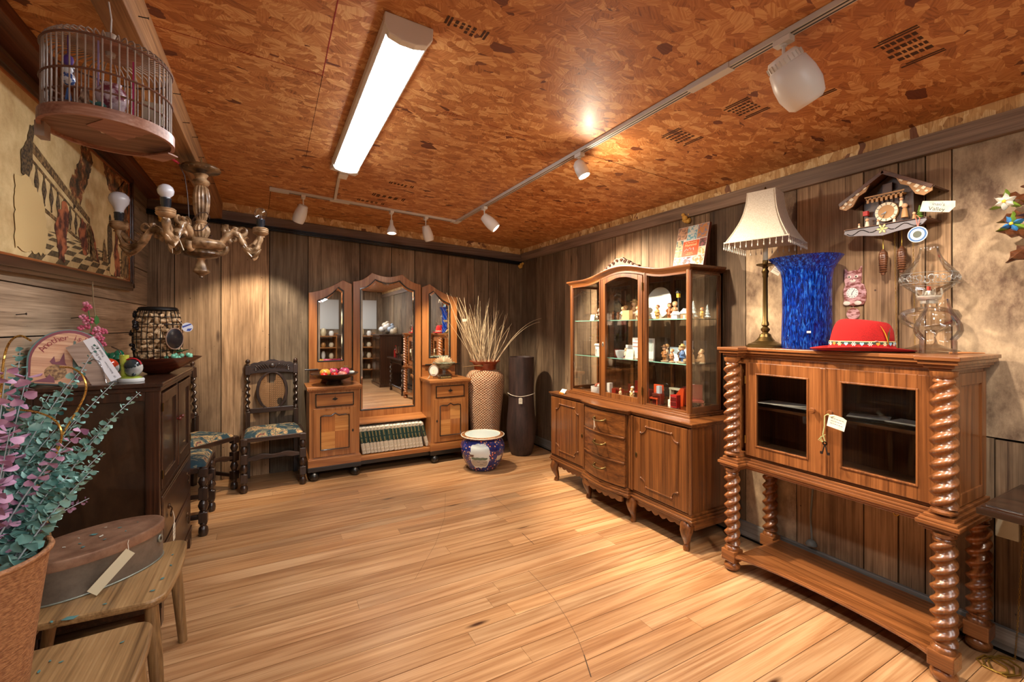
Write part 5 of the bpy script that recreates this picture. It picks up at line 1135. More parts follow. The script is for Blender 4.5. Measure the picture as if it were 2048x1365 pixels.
toychair(.405, .55, '8a1c14', 'dark red doll chair behind the sideboard on the cabinet floor', -.4, 1.3); toychair(.47, .7, 'a01818', 'glossy red doll armchair rising highest in the centre bay floor', .2, 1.7)
toybox(.60, .55, '7a1c14', .075, .05, .085, 'dark red doll chest of drawers at the right of the centre bay floor'); toybox(.63, .12, '96281a', .05, .03, .05, 'small red doll cupboard by the right door stile')
toybox(.765, .12, '6a2414', .07, .05, .085, 'brown red doll cabinet front left of the near bay floor', .15, '4a1208'); toychair(.745, .12, 'c04820', 'orange red doll chair against the doll cabinet in the near bay', .1, 1.9)
boxy('toy_cradle', 'orange red leaning doll board in the middle of the near bay floor', 'doll furniture', .84, .55, ZB, [('board', 'd04a1c', [([(-.045, .04), (.03, .13), (.06, .13), (.05, 0), (.02, 0)], -.01, .01, 'y')])], 0, 'doll furniture on the cabinet floor')
toybox(.90, .08, '9a1c18', .055, .04, .095, 'bright red doll chest at the front right of the near bay floor'); toybox(.90, .7, '5a1614', .08, .05, .14, 'tall dark red doll cabinet at the back of the near bay')
toychair(.965, .55, '7a2218', 'dark red doll high chair behind the side pane', .8, 2.2); boxy('toy_box', 'white cardboard doll box in the near bay floor', 'box', .855, .25, ZB, [('carcass', 'ece4d8', [(-.03, .03, -.02, .02, 0, .05)])]); boxy('toy_shelf', 'cream doll shelf at the back of the near bay floor', 'doll furniture', .80, .8, ZB, [('shelf_board', 'e6dcc0', [(-.07, .07, -.02, .02, .1, .115), (-.065, -.055, -.02, .02, 0, .1), (.055, .065, -.02, .02, 0, .1)])], 0, 'doll furniture on the cabinet floor')
boxy('toy_cup', 'pale blue cup standing on the doll cabinet of the near bay', 'cup', .775, .1, ZB+.085, [('cup', 'c0d0dc', [(-.014, .014, -.014, .014, 0, .055)])])
boxy('toy_tray', 'pinkish tray behind the centre bay on the cabinet floor', 'tray', .53, .8, ZB, [('tray', 'd8c0b4', [(-.03, .03, -.02, .02, 0, .07)])]); boxy('toy_bed', 'pale doll bed at the front right of the centre bay floor', 'doll furniture', .595, .1, ZB, [('mattress', 'e8dcd4', [(-.04, .04, -.02, .02, .0, .018)])], 0, 'doll furniture on the cabinet floor')
# poster behind the far pane
pb = thing('framed_poster', 'tall maroon framed rabbit dancer poster standing behind the china cabinet', 'poster', (2.762, 3.15, 1.34), -PI/2)
M_mar = plain('maroon', '6a3530', .5)
b = MB(); panel_frame(b, -.185, .185, 0, .525, .062, -.008, .0, 0); b.box(-.125, .125, -.004, -.002, .05, .48); b.obj('poster_board', M_mar, pb)
b = MB(); b.box(-.12, .12, -.0055, -.004, .06, .46); pp = b.obj('picture', speck('poster_dark', '5a4a48', '9a8a84', 9, .6), pb)
b = MB(); b.ell((0, -.007, .33), (.03, .004, .035)); b.ell((-.012, -.007, .40), (.008, .003, .04), M=R(-.3, 'Y')); b.ell((.02, -.007, .39), (.008, .003, .035), M=R(.4, 'Y')); b.prism([(-.03, .31), (.03, .31), (.07, .21), (-.07, .21)], -.009, -.006, 'y'); b.box(-.012, -.004, -.009, -.006, .12, .21); b.box(.004, .012, -.009, -.006, .12, .21); b.obj('rabbit_dancer', plain('poster_fig', 'c8b4a4', .6), pp)
M_lt = plain('poster_letters', 'd8c8b4', .6)
text('lettering', "I'M FOREVER YOURS", .032, T(0, -.0095, .493) @ R(PI/2, 'X'), M_lt, pb); text('lettering', "C . O . E", .026, T(0.02, -.0095, .03) @ R(PI/2, 'X'), M_black, pb)
# collector's book on top
bk = thing('book', 'picture book about figurines leaning upright on top of the china cabinet', 'book', (2.63, 2.20, 1.812), 0)
bk.rotation_euler = (D(-13), 0, -PI/2)
w_, h_ = .27, .335
M_cov = plain('cover_white', 'd8d0c4', .35, coat=.4); b = MB(); b.box(-w_/2, w_/2, -.011, .011, 0, h_); b.obj('cover', plain('cover_brown', '6a3424', .4), bk, .0015); b = MB(); b.box(-w_/2+.003, w_/2-.002, -.0118, -.011, .002, h_-.002); cf = b.obj('cover_front', M_cov, bk)
tiles = [(-.13, -.045, .235, .33, ['8a6a58', 'c89a78']), (-.042, .04, .225, .33, ['6aa8b8', 'd8d8cc']), (.045, .13, .225, .33, ['8a8494', 'c88a50']), (-.13, -.07, .155, .23, ['4a6a68', 'c8b48a']), (-.13, -.07, .10, .15, ['a87850', 'd8a880']), (.075, .13, .16, .22, ['5a4038', '98585a']), (.075, .13, .10, .155, ['c89a60', 'e0d0b0']), (-.13, -.06, .005, .095, ['8a86a0', 'c87858']), (-.055, .03, .005, .095, ['8a98b8', '6a4438']), (.035, .13, .005, .095, ['a8a8a4', 'b8743c'])]
for i, (a, c_, d_, e_, cc) in enumerate(tiles):
    b = MB(); b.box(a, c_, -.0124, -.0118, d_, e_); b.obj('cover_photo', speck('photo_%d' % i, cc[0], cc[1], 55, .4, 3, .45, .55), cf)
M_or = plain('cover_orange', 'd4521c', .4); b = MB(); b.box(-.066, .072, -.0132, -.0124, .10, .215); ob = b.obj('title_block', M_or, cf)
M_yl = plain('title_cream', 'f0dca0', .5); Q = lambda x, z: T(x, -.0134, z) @ R(PI/2, 'X')
text('title', 'In The Land of', .016, Q(.003, .203), M_yl, ob); text('title', 'Hummel', .030, Q(.003, .184), M_yl, ob); text('title', 'Traditional\nCollectible Art', .0105, Q(.003, .119), M_yl, ob)
b = MB(); b.tube([(-.045, -.0136, .14), (-.03, -.0136, .158), (-.015, -.0136, .145), (0, -.0136, .163), (.012, -.0136, .145), (.02, -.0136, .158)], .003, 5); b.tube([(.03, -.0136, .16), (.036, -.0136, .14)], .003, 5); b.obj('mountain_mark', plain('mark_white', 'e8e8e8', .5), ob)
pc = MB(); pc.prism([(-.02, 0), (-.012, .0), (.012, .032), (.010, .033)], -.035, .035, 'x'); o = pc.obj('price_card', M_paper, loc=(2.30, 3.27, .812)); o.rotation_euler = (0, 0, -PI/2); tag(o, 'blank cream card tilted on the far left ledge of the china cabinet', 'card')
pc = MB(); pc.box(-.03, .03, -.012, .0, 0, .012); o = pc.obj('card_holder', pm('c07a30'), loc=(2.285, 3.27, .807)); o.rotation_euler = (0, 0, -PI/2); tag(o, 'small orange wooden holder under the cream card on the ledge', 'card holder')
# ---------------------------------------------------------------- triple mirror dressing table
dt = thing('dressing_table', 'cherry wood dressing table with three scalloped mirrors by the back wall', 'dressing table', (1.085, 4.60, 0))
M_mir = plain('mirror_silver', (.86, .87, .86), .015, 1); M_bev = plain('mirror_bevel', (.9, .92, .92), .06, 1)
PX = ((-.782, -.345), (.358, .775))
VEN = [wood('veneer_a', 'a8672e', 'c98b48', 'd9a25c', 'x', 1.4, .35, .3, bump=.02), wood('veneer_b', '8e4f20', 'b06c32', 'c07c3c', 'z', 1.4, .35, .3, bump=.02)]
for i, (x0, x1) in enumerate(PX):
    b = MB(); b.box(x0, x1, -.195, .20, .195, .815); b.obj('pedestal', WD['z'], dt, .003)
    b = MB(); b.box(x0-.012, x1+.012, -.212, .21, .125, .195); b.box(x0-.006, x1+.006, -.204, .205, .195, .205); b.obj('plinth', WD['x'], dt, .003)
    b = MB(); b.box(x0-.012, x1+.012, -.214, .205, .085, .125); b.obj('black_rail', M_black, dt, .003)
    b = MB(); b.box(x0-.02, x1+.02, -.222, .2, .835, .855); b.box(x0-.012, x1+.012, -.212, .2, .815, .835)
    n = 34
    for k in range(n): b.box(x0-.018+(x1-x0+.036)*k/n, x0-.018+(x1-x0+.036)*(k+.6)/n, -.2235, -.2, .826, .836)
    b.obj('pedestal_top', WD['x'], dt, .002)
    d = MB(); d.box(x0+.055, x1-.055, -.204, -.19, .675, .785); dr = d.obj('drawer', WD['x'], dt, .002)
    k = MB(); xa, xb = x0+.052, x1-.052; k.box(xa, xb, -.208, -.2, .783, .791); k.box(xa, xb, -.208, -.2, .669, .677); k.box(xa, xa+.008, -.208, -.2, .669, .791); k.box(xb-.008, xb, -.208, -.2, .669, .791); k.obj('black_line', M_black, dr)
    xm = (x0+x1)/2; k = MB(); k.prism([(xm-.026, .737), (xm, .752), (xm+.026, .737), (xm, .722)], -.2085, -.203, 'y'); k.box(xm-.0015, xm+.0015, -.207, -.203, .752, .77); k.obj('keyhole_plate', M_black, dr)
    d = MB(); panel_frame(d, x0+.035, x1-.035, .212, .655, .058, -.206, -.19); do = d.obj('door', WD['z'], dt, .002)
    xa, xb, za, zb = x0+.095, x1-.095, .275, .60
    b = MB()
    for q, (px, pz) in enumerate(((0, 0), (1, 0), (0, 1), (1, 1))):
        xx0 = xa if px == 0 else xm; zz0 = za if pz == 0 else (za+zb)/2
        b.box(xx0, xx0+(xb-xa)/2, -.200, -.19, zz0, zz0+(zb-za)/2, 0 if (px+pz) % 2 == 0 else 1)
    b.obj('veneer_panel', VEN, do)
    b = MB(); w_ = .006; P = [(xa, za), (xa, zb-.02), (xa+.03, zb-.012), (xm-.035, zb-.018), (xm, zb+.006), (xm+.035, zb-.018), (xb-.03, zb-.012), (xb, zb-.02), (xb, za), (xa, za)]
    b.tube([(x, -.207, z) for x, z in P], w_*.8, 6, closed=False); b.obj('black_line', M_black, do)
    b = MB(); b.prism([(xa-.004, zb-.012), (xa+.03, zb-.004), (xm-.035, zb-.010), (xm, zb+.014), (xm+.035, zb-.010), (xb-.03, zb-.004), (xb+.004, zb-.012), (xb+.004, zb+.03), (xa-.004, zb+.03)], -.2065, -.19, 'y')
    b.obj('scalloped_rail', WD['x'], do)
    b = MB(); n = 26
    for k in range(n): b.box(xa+(xb-xa)*k/n, xa+(xb-xa)*(k+.6)/n, -.208, -.2, za-.022, za-.006)
    b.obj('fluting', WD['x'], do)
    ex = x1-.062 if i == 0 else x0+.062; b = MB(); b.prism([(ex-.010, .43), (ex, .448), (ex+.010, .43), (ex, .412)], -.2085, -.203, 'y'); b.obj('keyhole_plate', M_black, do)
b = MB(); b.box(-.36, .37, -.19, .20, .125, .160); b.box(-.36, .37, -.195, -.17, .125, .165); b.obj('book_platform', WD['x'], dt, .003); b = MB(); b.box(-.36, .37, -.18, .2, .085, .125); b.obj('black_rail', M_black, dt, .003)
b = MB(); b.box(-.345, .358, .17, .2, .165, .47); b.obj('back_board', WD['x'], dt)
b = MB(); b.prism([(-.06, .452), (.17, .482), (.17, .470), (-.055, .440)], -.345, .358, 'x'); b.obj('sloped_shelf', WD['x'], dt, .003)
for x, y in ((-.74, -.185), (-.385, -.185), (.40, -.185), (.735, -.185), (-.74, .15), (-.385, .15), (.40, .15), (.735, .15)):
    b = MB(); b.ell((x, y, .040), (.043, .043, .040), n=22, k=14); b.lathe([(.02, .07), (.024, .088)], (x, y, 0), 12); b.obj('ball_foot', M_black, dt)
# mirrors
def mirror(name, out, w_, y, ang=0, px=0, blackline=True):
    """out: outline (x,z) counted clockwise from bottom left"""
    Mx = T(px, y, 0) @ R(ang) @ T(-px, 0, 0)
    k = len(out)
    zb_ = min(z for x, z in out); xs_ = [x for x, z in out]; xa_, xb_ = min(xs_), max(xs_); xc_ = (xa_+xb_)/2
    def ins(d): return [(xc_+(x-xc_)*(1-2*d/(xb_-xa_)), (z+d if z < zb_+.05 else z-d*.95)) for x, z in out]
    i1 = ins(w_); i2 = ins(w_+.007); i3 = ins(w_+.026)
    def ringm(A, B_, ya, yb, nm2, mat, par, bev=0):
        b = MB(); b.M = Mx; n = len(A)
        vs = [(x, ya, z) for x, z in A]+[(x, yb, z) for x, z in B_]+[(x, 0.02, z) for x, z in A]+[(x, 0.02, z) for x, z in B_]
        fs = []
        for i in range(n):
            j = (i+1) % n; fs += [(i, j, n+j, n+i), (2*n+j, 2*n+i, 3*n+i, 3*n+j), (j, i, 2*n+i, 2*n+j), (n+i, n+j, 3*n+j, 3*n+i)]
        b.add(vs, fs); return b.obj(nm2, mat, par, bev)
    fo = ringm(out, i1, -.012, -.012, name, WD['z'], dt, .003)
    ringm(i1, i2, -.014, -.014, 'black_line', M_black, fo)
    ringm(i2, i3, -.004, -.0085, 'mirror_bevel', M_bev, fo)
    b = MB(); b.M = Mx; b.add([(x, -.0085, z) for x, z in i3], [tuple(range(k))]); 
    me_o = b.obj('mirror_glass', M_mir, fo); return fo
def curve(p, q, sag, n=7): # concave dip between two peaks
    return [(p[0]+(q[0]-p[0])*i/n, p[1]+(q[1]-p[1])*i/n - sag*math.sin(PI*i/n)) for i in range(1, n)]
L0, P1, P2, R0 = (-.352, 1.865), (-.160, 1.955), (.135, 1.955), (.355, 1.865)
P1 = (-.165, 1.965); P2 = (.150, 1.965)
out = [(-.352, .475), L0]+curve(L0, P1, .022)+[P1]+curve(P1, P2, .034)+[P2]+curve(P2, R0, .022)+[R0, (.355, .475)]
mirror('centre_mirror_frame', out, .068, .145)
for s in (-1, 1):
    a, c_, e = (s*.765, 1.735), (s*.45, 1.875), (s*.366, 1.84)
    out = [(s*.765, .985), a]+curve(a, c_, .022)+[c_]+curve(c_, e, .002, 3)+[e, (s*.366, .985)]
    if s > 0: out = out[::-1]
    mirror('wing_mirror_frame', out, .075, .145, -s*0.06, s*.36)
    b = MB(); b.box(min(s*.37, s*.755), max(s*.37, s*.755), .15, .175, .855, .985); b.obj('wing_panel', WD['x'], dt)
    b = MB(); b.tube([(s*.40, .125, .988), (s*.47, .125, .988)], .009, 8); b.tube([(s*.68, .115, .988), (s*.80, .115, .988)], .009, 8); b.obj('black_rod', M_black, dt)
# books
M_cl = speck('book_cream', 'b8ae98', 'cfc6b2', 60, .8); M_gr = speck('book_green', '16322c', '24463e', 60, .6); M_gold = plain('gold_foil', 'b8a468', .4, .5); M_pg = plain('page_edge', 'd6cfc0', .9)
x = -.305; R_ = random.Random(7); wid = [.034, .042, .031, .031, .031, .035, .044, .050, .032, .032, .044, .034, .038, .034, .036, .036, .034]
nth = ['first', 'second', 'third', 'fourth', 'fifth', 'sixth', 'seventh', 'eighth', 'ninth', 'tenth', 'eleventh', 'twelfth', 'thirteenth', 'fourteenth', 'fifteenth', 'sixteenth', 'seventeenth']
for i, w_ in enumerate(wid):
    if i == 16: x += .028
    t = thing('book', 'cream book with a green spine band, %s from the left under the mirror' % nth[i] if i < 16 else 'cream and green book leaning apart at the right end of the row', 'book', (1.085+x, 4.47, .166), 0, 'green banded books under the mirror')
    lean = D(-9.5) if i < 16 else D(-15); h_ = .252; dp = .19; x += w_+.0013
    t.rotation_euler = (0, lean, 0); t.location.z = .166+w_*math.sin(-lean)*0+.0005
    b = MB(); n = 8
    pr = [(0, dp), (0, .006)]+[(w_*.5-w_*.5*math.cos(PI*k/n), .006-.007*math.sin(PI*k/n)) for k in range(1, n)]+[(w_, .006), (w_, dp), (w_-.002, dp), (w_-.002, .008), (.002, .008), (.002, dp)]
    b.prism(pr, 0, h_, 'z', sm=False); b.obj('binding', M_cl, t, .0008)
    b = MB(); b.box(.003, w_-.003, .009, dp-.003, .004, h_-.004); b.obj('pages', M_pg, t)
    b = MB(); pr2 = [(w_*.5-w_*.502*math.cos(PI*k/n), .006-.0078*math.sin(PI*k/n)) for k in range(n+1)]
    b.prism(pr2+[(w_, .008), (0, .008)], .105, .222, 'z'); gb = b.obj('green_band', M_gr, t)
    b = MB(); xc = w_/2
    for z0, z1 in ((.112, .152), (.168, .215)):
        z = z0
        while z < z1: q = R_.uniform(.003, .006); b.box(xc-.005, xc+.005*R_.uniform(.4, 1), -.0024, -.0016, z, z+q*.7); z += q+.0012
    b.obj('gilt_title', M_gold, gb)
    b = MB()
    for z in (.03, .06, .092, .228): b.box(w_*.1, w_*.9, -.0015, -.0006, z, z+.0018)
    b.obj('gilt_line', M_gold, t)

# bowl of fruit on the left pedestal
fb = thing('footed_bowl', 'wide dark footed bowl of fruit on the left pedestal', 'bowl', (.535, 4.53, .8555))
M_bw = wood('bowl_wood', '140b07', '2e1c12', '4f3220', 'x', 2, .35, .3, bump=.05)
b = MB(); b.lathe([(0, 0), (.075, 0), (.08, .012), (.066, .03), (.06, .036), (.09, .048), (.15, .068), (.19, .088), (.213, .106), (.212, .110), (.185, .096), (.14, .076), (.08, .062), (0, .058)], n=48); b.obj('bowl_body', M_bw, fb)
def fruit(x, y, z, r, mat, lab, leafc=None, sx=1, kind='apple'):
    t = thing(kind, lab, 'fruit', (.535+x, 4.53+y, .8555+z), random.random()*6)
    b = MB(); n = 20; pr = [(math.sin(PI*i/n)*r*(1+.06*math.sin(PI*i/n)), -math.cos(PI*i/n)*r*.92+(.18*r*math.exp(-((i-n)/2.2)**2)*-1)+(.12*r*math.exp(-(i/2.2)**2))) for i in range(n+1)]
    pr[0] = (0, pr[0][1]); pr[-1] = (0, pr[-1][1])
    b.lathe(pr[1:-1], n=20, sx=sx); b.obj('fruit_body', mat, t)
    b = MB(); b.tube([(0, 0, r*.7), (.003, 0, r*1.0), (.007, 0, r*1.15)], .0018, 5); b.obj('stem', M_cwx, t)
    if leafc:
        for a in (0, 1.3):
            b = MB(); b.prism([(0, 0), (.012, .008), (.03, .004), (.012, -.006)], .0, .0015, 'z', M=T(.003, 0, r*.95) @ R(a) @ R(-.3, 'Y')); b.obj('leaf', leafc, t)
M_ap = lambda n_, a, c_: speck(n_, a, c_, 9, .22, 3, .35, .65, coat=.5, stretch=(1, 1, .3))
mg = M_ap('pink_glaze', '8a1840', 'c04a78'); yl = M_ap('yellow_glaze', 'a87828', 'd2a850'); rd = M_ap('red_glaze', '9a0c10', 'c83020'); orr = M_ap('rose_glaze', 'c83a28', 'd89a90')
lg = plain('leaf_glaze', '7a9a5c', .3)
fruit(-.085, .02, .110, .047, yl, 'yellow apple on the left in the dark footed bowl'); fruit(-.005, .05, .115, .043, mg, 'magenta apple in the middle of the dark footed bowl'); fruit(.09, .03, .116, .047, mg, 'magenta apple on the right in the dark footed bowl', lg)
fruit(-.10, -.055, .098, .030, rd, 'red fruit at the front left of the footed bowl', lg, 1.3); fruit(-.01, -.055, .098, .029, rd, 'small red fruit in the front centre of the footed bowl', lg, 1, 'cherry_apple'); fruit(.06, -.065, .100, .034, orr, 'orange rose coloured fruit at the front right of the footed bowl', None, 1.3)
b = MB(); b.ell((0, 0, 0), (.032, .02, .016)); o = b.obj('shell', speck('pale_shell', 'a8b4b0', 'd0d8d4', 40, .4), loc=(.69, 4.56, .962)); tag(o, 'pale grey shell at the right rim of the footed bowl', 'shell')

# right pedestal: clock, compote with a fan shell, little casket
M_ivm = plain('aged_silver', 'a89a88', .35, .75)
dc = thing('desk_clock', 'round silver desk clock on little scroll feet on the right pedestal', 'clock', (1.515, 4.53, .8555), -.25)
Mx = T(0, 0, .085) @ R(PI/2, 'X')
b = MB(); b.lathe([(0, -.012), (.050, -.012), (.056, -.006), (.056, .006), (.050, .014), (.045, .012), (0, .010)], n=32, M=Mx, sy=1.12); b.tube([(.02*math.cos(a), 0, .152+.012*math.sin(a)) for a in [PI*i/8 for i in range(9)]], .003, 6); b.ell((0, 0, .168), (.008, .008, .012)); b.tube([(0, 0, .175), (0, 0, .195)], [.004, .0015], 6)
for s in (-1, 1): b.tube([(s*.03, 0, .045), (s*.046, -.01, .03), (s*.05, -.014, .012), (s*.064, -.02, .004), (s*.068, -.02, .008)], .0042, 8)
b.tube([(0, .01, .05), (0, .04, .004)], .004, 6); b.obj('clock_case', M_ivm, dc)
b = MB(); b.lathe([(0, .0125), (.044, .0125), (.044, .011), (0, .011)], n=28, M=Mx, sy=1.12); b.obj('dial', plain('dial_cream', 'cfc8bc', .4), dc)
price_tag('paper_tag', T(-.004, -.018, .075), .032, .05, None, dc, seed=21)
cp = thing('compote', 'green ceramic footed compote on the right pedestal holding a fan shell', 'bowl', (1.655, 4.60, .8555))
b = MB(); b.lathe([(0, 0), (.040, 0), (.036, .012), (.018, .02), (.014, .045), (.022, .058), (.016, .068), (.02, .085), (.03, .092)], n=24); b.obj('foot', speck('grey_glaze', '6a6862', '8a8880', 20, .4), cp)
b = MB(); b.lathe([(.02, .088), (.045, .096), (.075, .118), (.094, .150), (.12, .158), (.12, .162), (.09, .158), (.07, .13), (.04, .108), (0, .10)], n=48, rf=lambda a, z: 1+.03*math.cos(10*a)*(z > .14)); b.obj('bowl_body', speck('celadon', '5c6450', '98a08a', 30, .4), cp)
fsx = MB(); n = 26
for i in range(n):
    a = -PI*.12+PI*1.24*i/(n-1)
    if 1:
        r_ = .085+.012*(i % 2); a2 = a+PI*1.24/(n-1)*.8
        fsx.add([(0, -.01, 0), (r_*math.cos(a), .006*(i % 2)-.012, r_*math.sin(a)*.62), ((r_+.004)*math.cos((a+a2)/2), -.022, (r_+.004)*math.sin((a+a2)/2)*.62), (r_*math.cos(a2), .006*(i % 2)-.012, r_*math.sin(a2)*.62), (0, .02, 0)], [(0, 1, 2), (0, 2, 3), (4, 2, 1), (4, 3, 2)])
o = fsx.obj('fan_shell', plain('shell_cream', 'e6d3b8', .6), loc=(1.645, 4.59, 1.025), solid=.002); o.rotation_euler = (-.35, 0, -.15); tag(o, 'cream fan shaped paper shell resting in the green compote', 'shell')
cs = thing('trinket_box', 'small black and gold low casket at the front of the right pedestal', 'box', (1.62, 4.475, .8555), .06)
b = MB(); b.box(-.062, .062, -.03, .03, .008, .032); b.box(-.067, .067, -.034, .034, .004, .010); 
for sx in (-1, 1):
    for sy in (-1, 1): b.ell((sx*.058, sy*.027, .004), .005, n=8, k=6)
b.obj('casket_body', plain('lacquer', '1c1712', .25, coat=.6), cs, .001)
b = MB(); b.box(-.063, .063, -.031, .031, .033, .045); b.obj('lid', plain('lacquer_lid', '2a2218', .25, coat=.6), cs, .003)
b = MB(); 
for k in range(9): b.ell((-.052+.013*k, -.031, .020), (.004, .0015, .006), n=8, k=5)
b.box(-.068, .068, -.0345, -.034, .006, .009); b.obj('gilt_pattern', M_gold, cs)
# ---------------------------------------------------------------- cane back chairs
def tapestry():
    m, nt, bs, L = nm('tapestry_seat')
    tc = N(nt, 'ShaderNodeTexCoord'); n1 = N(nt, 'ShaderNodeTexNoise', i_Scale=9, i_Detail=3, i_Distortion=1.6); L.new(tc.outputs['Object'], n1.inputs[0])
    rp = N(nt, 'ShaderNodeValToRGB'); e = rp.color_ramp.elements; e[0].position = .40; e[0].color = c4(hexc('15303a')); e[1].position = .70; e[1].color = c4(hexc('c8a878'))
    for p, h in ((.47, '1c3a44'), (.50, '8a7a58'), (.53, '1e3c40'), (.58, 'b89a68'), (.62, '6e2a2e'), (.66, '3a4a38')): q = e.new(p); q.color = c4(hexc(h))
    L.new(n1.outputs[0], rp.inputs[0]); L.new(rp.outputs[0], bs.inputs['Base Color']); bs.inputs['Roughness'].default_value = .9
    n2 = N(nt, 'ShaderNodeTexNoise', i_Scale=400); L.new(tc.outputs['Object'], n2.inputs[0]); bp = N(nt, 'ShaderNodeBump', i_Strength=.3, i_Distance=.002); L.new(n2.outputs[0], bp.inputs['Height']); L.new(bp.outputs[0], bs.inputs['Normal'])
    return m
M_tap = tapestry(); M_cane = plain('cane', 'a07850', .6)
WK = woods('chair_oak', '140d09', '33221a', '57402f', scale=1, rough=.3, coat=.4, bump=.08)
def turned(b, x, y, zb):
    """front leg: blocks and bulbs"""
    for z0, z1 in ((.09, .16), (.245, .325), (.40, .455)): b.cb((x, y, (z0+z1)/2), (.052, .052, z1-z0))
    b.lathe([(.020, 0), (.026, .004), (.03, .03), (.026, .055), (.016, .066), (.022, .075), (.022, .09)], (x, y, 0), 16)
    for z0, z1 in ((.158, .247), (.323, .402)):
        h = z1-z0; b.lathe([(.022, z0), (.016, z0+h*.1), (.022, z0+h*.18), (.031, z0+h*.5), (.022, z0+h*.82), (.016, z0+h*.9), (.022, z1)], (x, y, 0), 16)
def make_chair(lab):
    t = thing('cane_chair', lab, 'chair', (0, 0, 0), 0, 'barley twist chairs with tapestry seats')
    for x in (-.225, .225):
        b = MB(); turned(b, x, -.2, 0); b.obj('front_leg', WK['z'], t, .003)
    for x in (-.2, .2):
        b = MB(); b.prism([(.205, 0), (.245, 0), (.222, .22), (.222, .62), (.185, .62), (.185, .22)], x-.02, x+.02, 'x')
        b.lathe([(.016, .615), (.023, .63), (.016, .645)], (x, .204, 0), 12)
        Mx = T(0, .204, .64) @ R(-.075, 'X') @ T(0, -.204, -.64)
        b.twist((x, .204), .64, .955, .022, 5*(1 if x > 0 else -1), n=12, per=12, off=.32, M=Mx)
        b.cb((0, 0, 0), (.042, .042, .085), M=None) if 0 else b.box(x-.021, x+.021, .183, .225, .955, 1.045, 0, None, Mx)
        b.M = Mx; b.lathe([(.012, 1.045), (.020, 1.052), (.010, 1.06), (.018, 1.072), (.021, 1.084), (.014, 1.098), (0, 1.104)], (x, .204, 0), 12)
        b.obj('rear_post', WK['z'], t, .003)
    Mx = T(0, .204, .64) @ R(-.075, 'X') @ T(0, -.204, -.64)
    b = MB(); b.M = Mx; n = 24
    top = [(-.18+.36*i/n, 1.055+.028*math.sin(PI*i/n)+.008*math.sin(PI*i/n*6)**2+(.012 if 10 < i < 14 else 0)) for i in range(n+1)]
    b.prism([(-.18, .965)]+[(-.18+.36*i/n, .965+.012*math.sin(PI*i/n)) for i in range(1, n)]+[(.18, .965)]+top[::-1], .19, .215, 'y')
    for s in (-1, 1):
        b.tube([(s*(.135+.018*(1-k/12)*math.cos(k*.8)), .186, 1.005+.018*(1-k/12)*math.sin(k*.8)) for k in range(11)], .004, 6)
        for k in range(5): b.tube([(s*(.03+.02*k), .187, 1.01-.002*k), (s*(.045+.02*k), .183, 1.035-.002*k), (s*(.06+.02*k), .187, 1.055-.004*k)], [.005, .007, .004], 6)
    b.ell((0, .186, 1.035), (.028, .008, .022)); b.obj('carved_crest', WK['x'], t, .002)
    b = MB(); b.M = Mx; b.box(-.182, .182, .190, .216, .60, .645); b.obj('back_rail', WK['x'], t, .003)
    # oval cane frame
    b = MB(); b.M = Mx; k = 36; cz, rx, rz = .80, .108, .168
    ring_o = [((rx+.032*(.8+.2*abs(math.sin(a))))*math.cos(a), cz+(rz+.012)*math.sin(a)) for a in [2*PI*i/k for i in range(k)]]; ring_i = [(rx*math.cos(a), cz+rz*math.sin(a)) for a in [2*PI*i/k for i in range(k)]]
    vs = [(x, .192, z) for x, z in ring_o]+[(x, .192, z) for x, z in ring_i]+[(x, .214, z) for x, z in ring_o]+[(x, .214, z) for x, z in ring_i]; fs = []
    for i in range(k):
        j = (i+1) % k; fs += [(i, j, k+j, k+i), (2*k+j, 2*k+i, 3*k+i, 3*k+j), (j, i, 2*k+i, 2*k+j), (k+i, k+j, 3*k+j, 3*k+i)]
    b.add(vs, fs); b.obj('oval_splat', WK['z'], t, .003)
    # cane: warp, weft and diagonals clipped to the oval, torn at the top and bottom right
    b = MB(); b.M = Mx
    def torn(x, z): return (abs(x+.01) < .045 and z > cz+.075 and abs(x+.01) < .02+.25*(z-cz-.06)) or ((x-.065)**2/.0005+(z-cz+.105)**2/.0012 < 1)
    def strip(p, q, w=.0013):
        n_ = max(2, int((Vector(q)-Vector(p)).length/.008)); run = []
        for i in range(n_+1):
            x = p[0]+(q[0]-p[0])*i/n_; z = p[1]+(q[1]-p[1])*i/n_
            ok = (x/rx)**2+((z-cz)/rz)**2 < 1.0 and not torn(x, z)
            if ok: run.append((x, .200, z))
            if (not ok or i == n_) and run:
                if len(run) > 1: b.tube([run[0], run[-1]], w, 4, sm=False)
                run = []
    g = .0175
    for i in range(-9, 10):
        strip((i*g, cz-rz), (i*g, cz+rz), .0016)
    for i in range(-14, 15):
        strip((-rx, cz+i*g), (rx, cz+i*g), .0016)
    for i in range(-24, 25):
        strip((-rx, cz+i*g-rx), (rx, cz+i*g+rx), .0012); strip((-rx, cz+i*g+rx), (rx, cz+i*g-rx), .0012)
    b.obj('cane_panel', M_cane, t)
    b = MB(); b.box(-.245, .245, -.222, -.175, .425, .462); b.box(-.225, .225, .175, .215, .425, .462); b.box(-.245, -.205, -.2, .2, .425, .462); b.box(.205, .245, -.2, .2, .425, .462); b.obj('seat_frame', WK['x'], t, .004)
    def seatf(u, v):
        x = -.232+.464*u; y = -.215+.40*v
        e = (1-(2*u-1)**6)*(1-(2*v-1)**6); return (x*(1-.06*v), y, .458+.042*max(0, e)**.5)
    b = MB(); b.grid(seatf, 18, 16); b.obj('seat_cushion', M_tap, t)
    b = MB(); n = 28; up = [(-.2+.4*i/n, .30+.010*math.sin(PI*i/n)+.008*math.cos(4*PI*i/n)*(-1)) for i in range(n+1)]; lo = [(-.2+.4*i/n, .258+.022*math.sin(PI*i/n)+.006*math.cos(6*PI*i/n)) for i in range(n+1)]
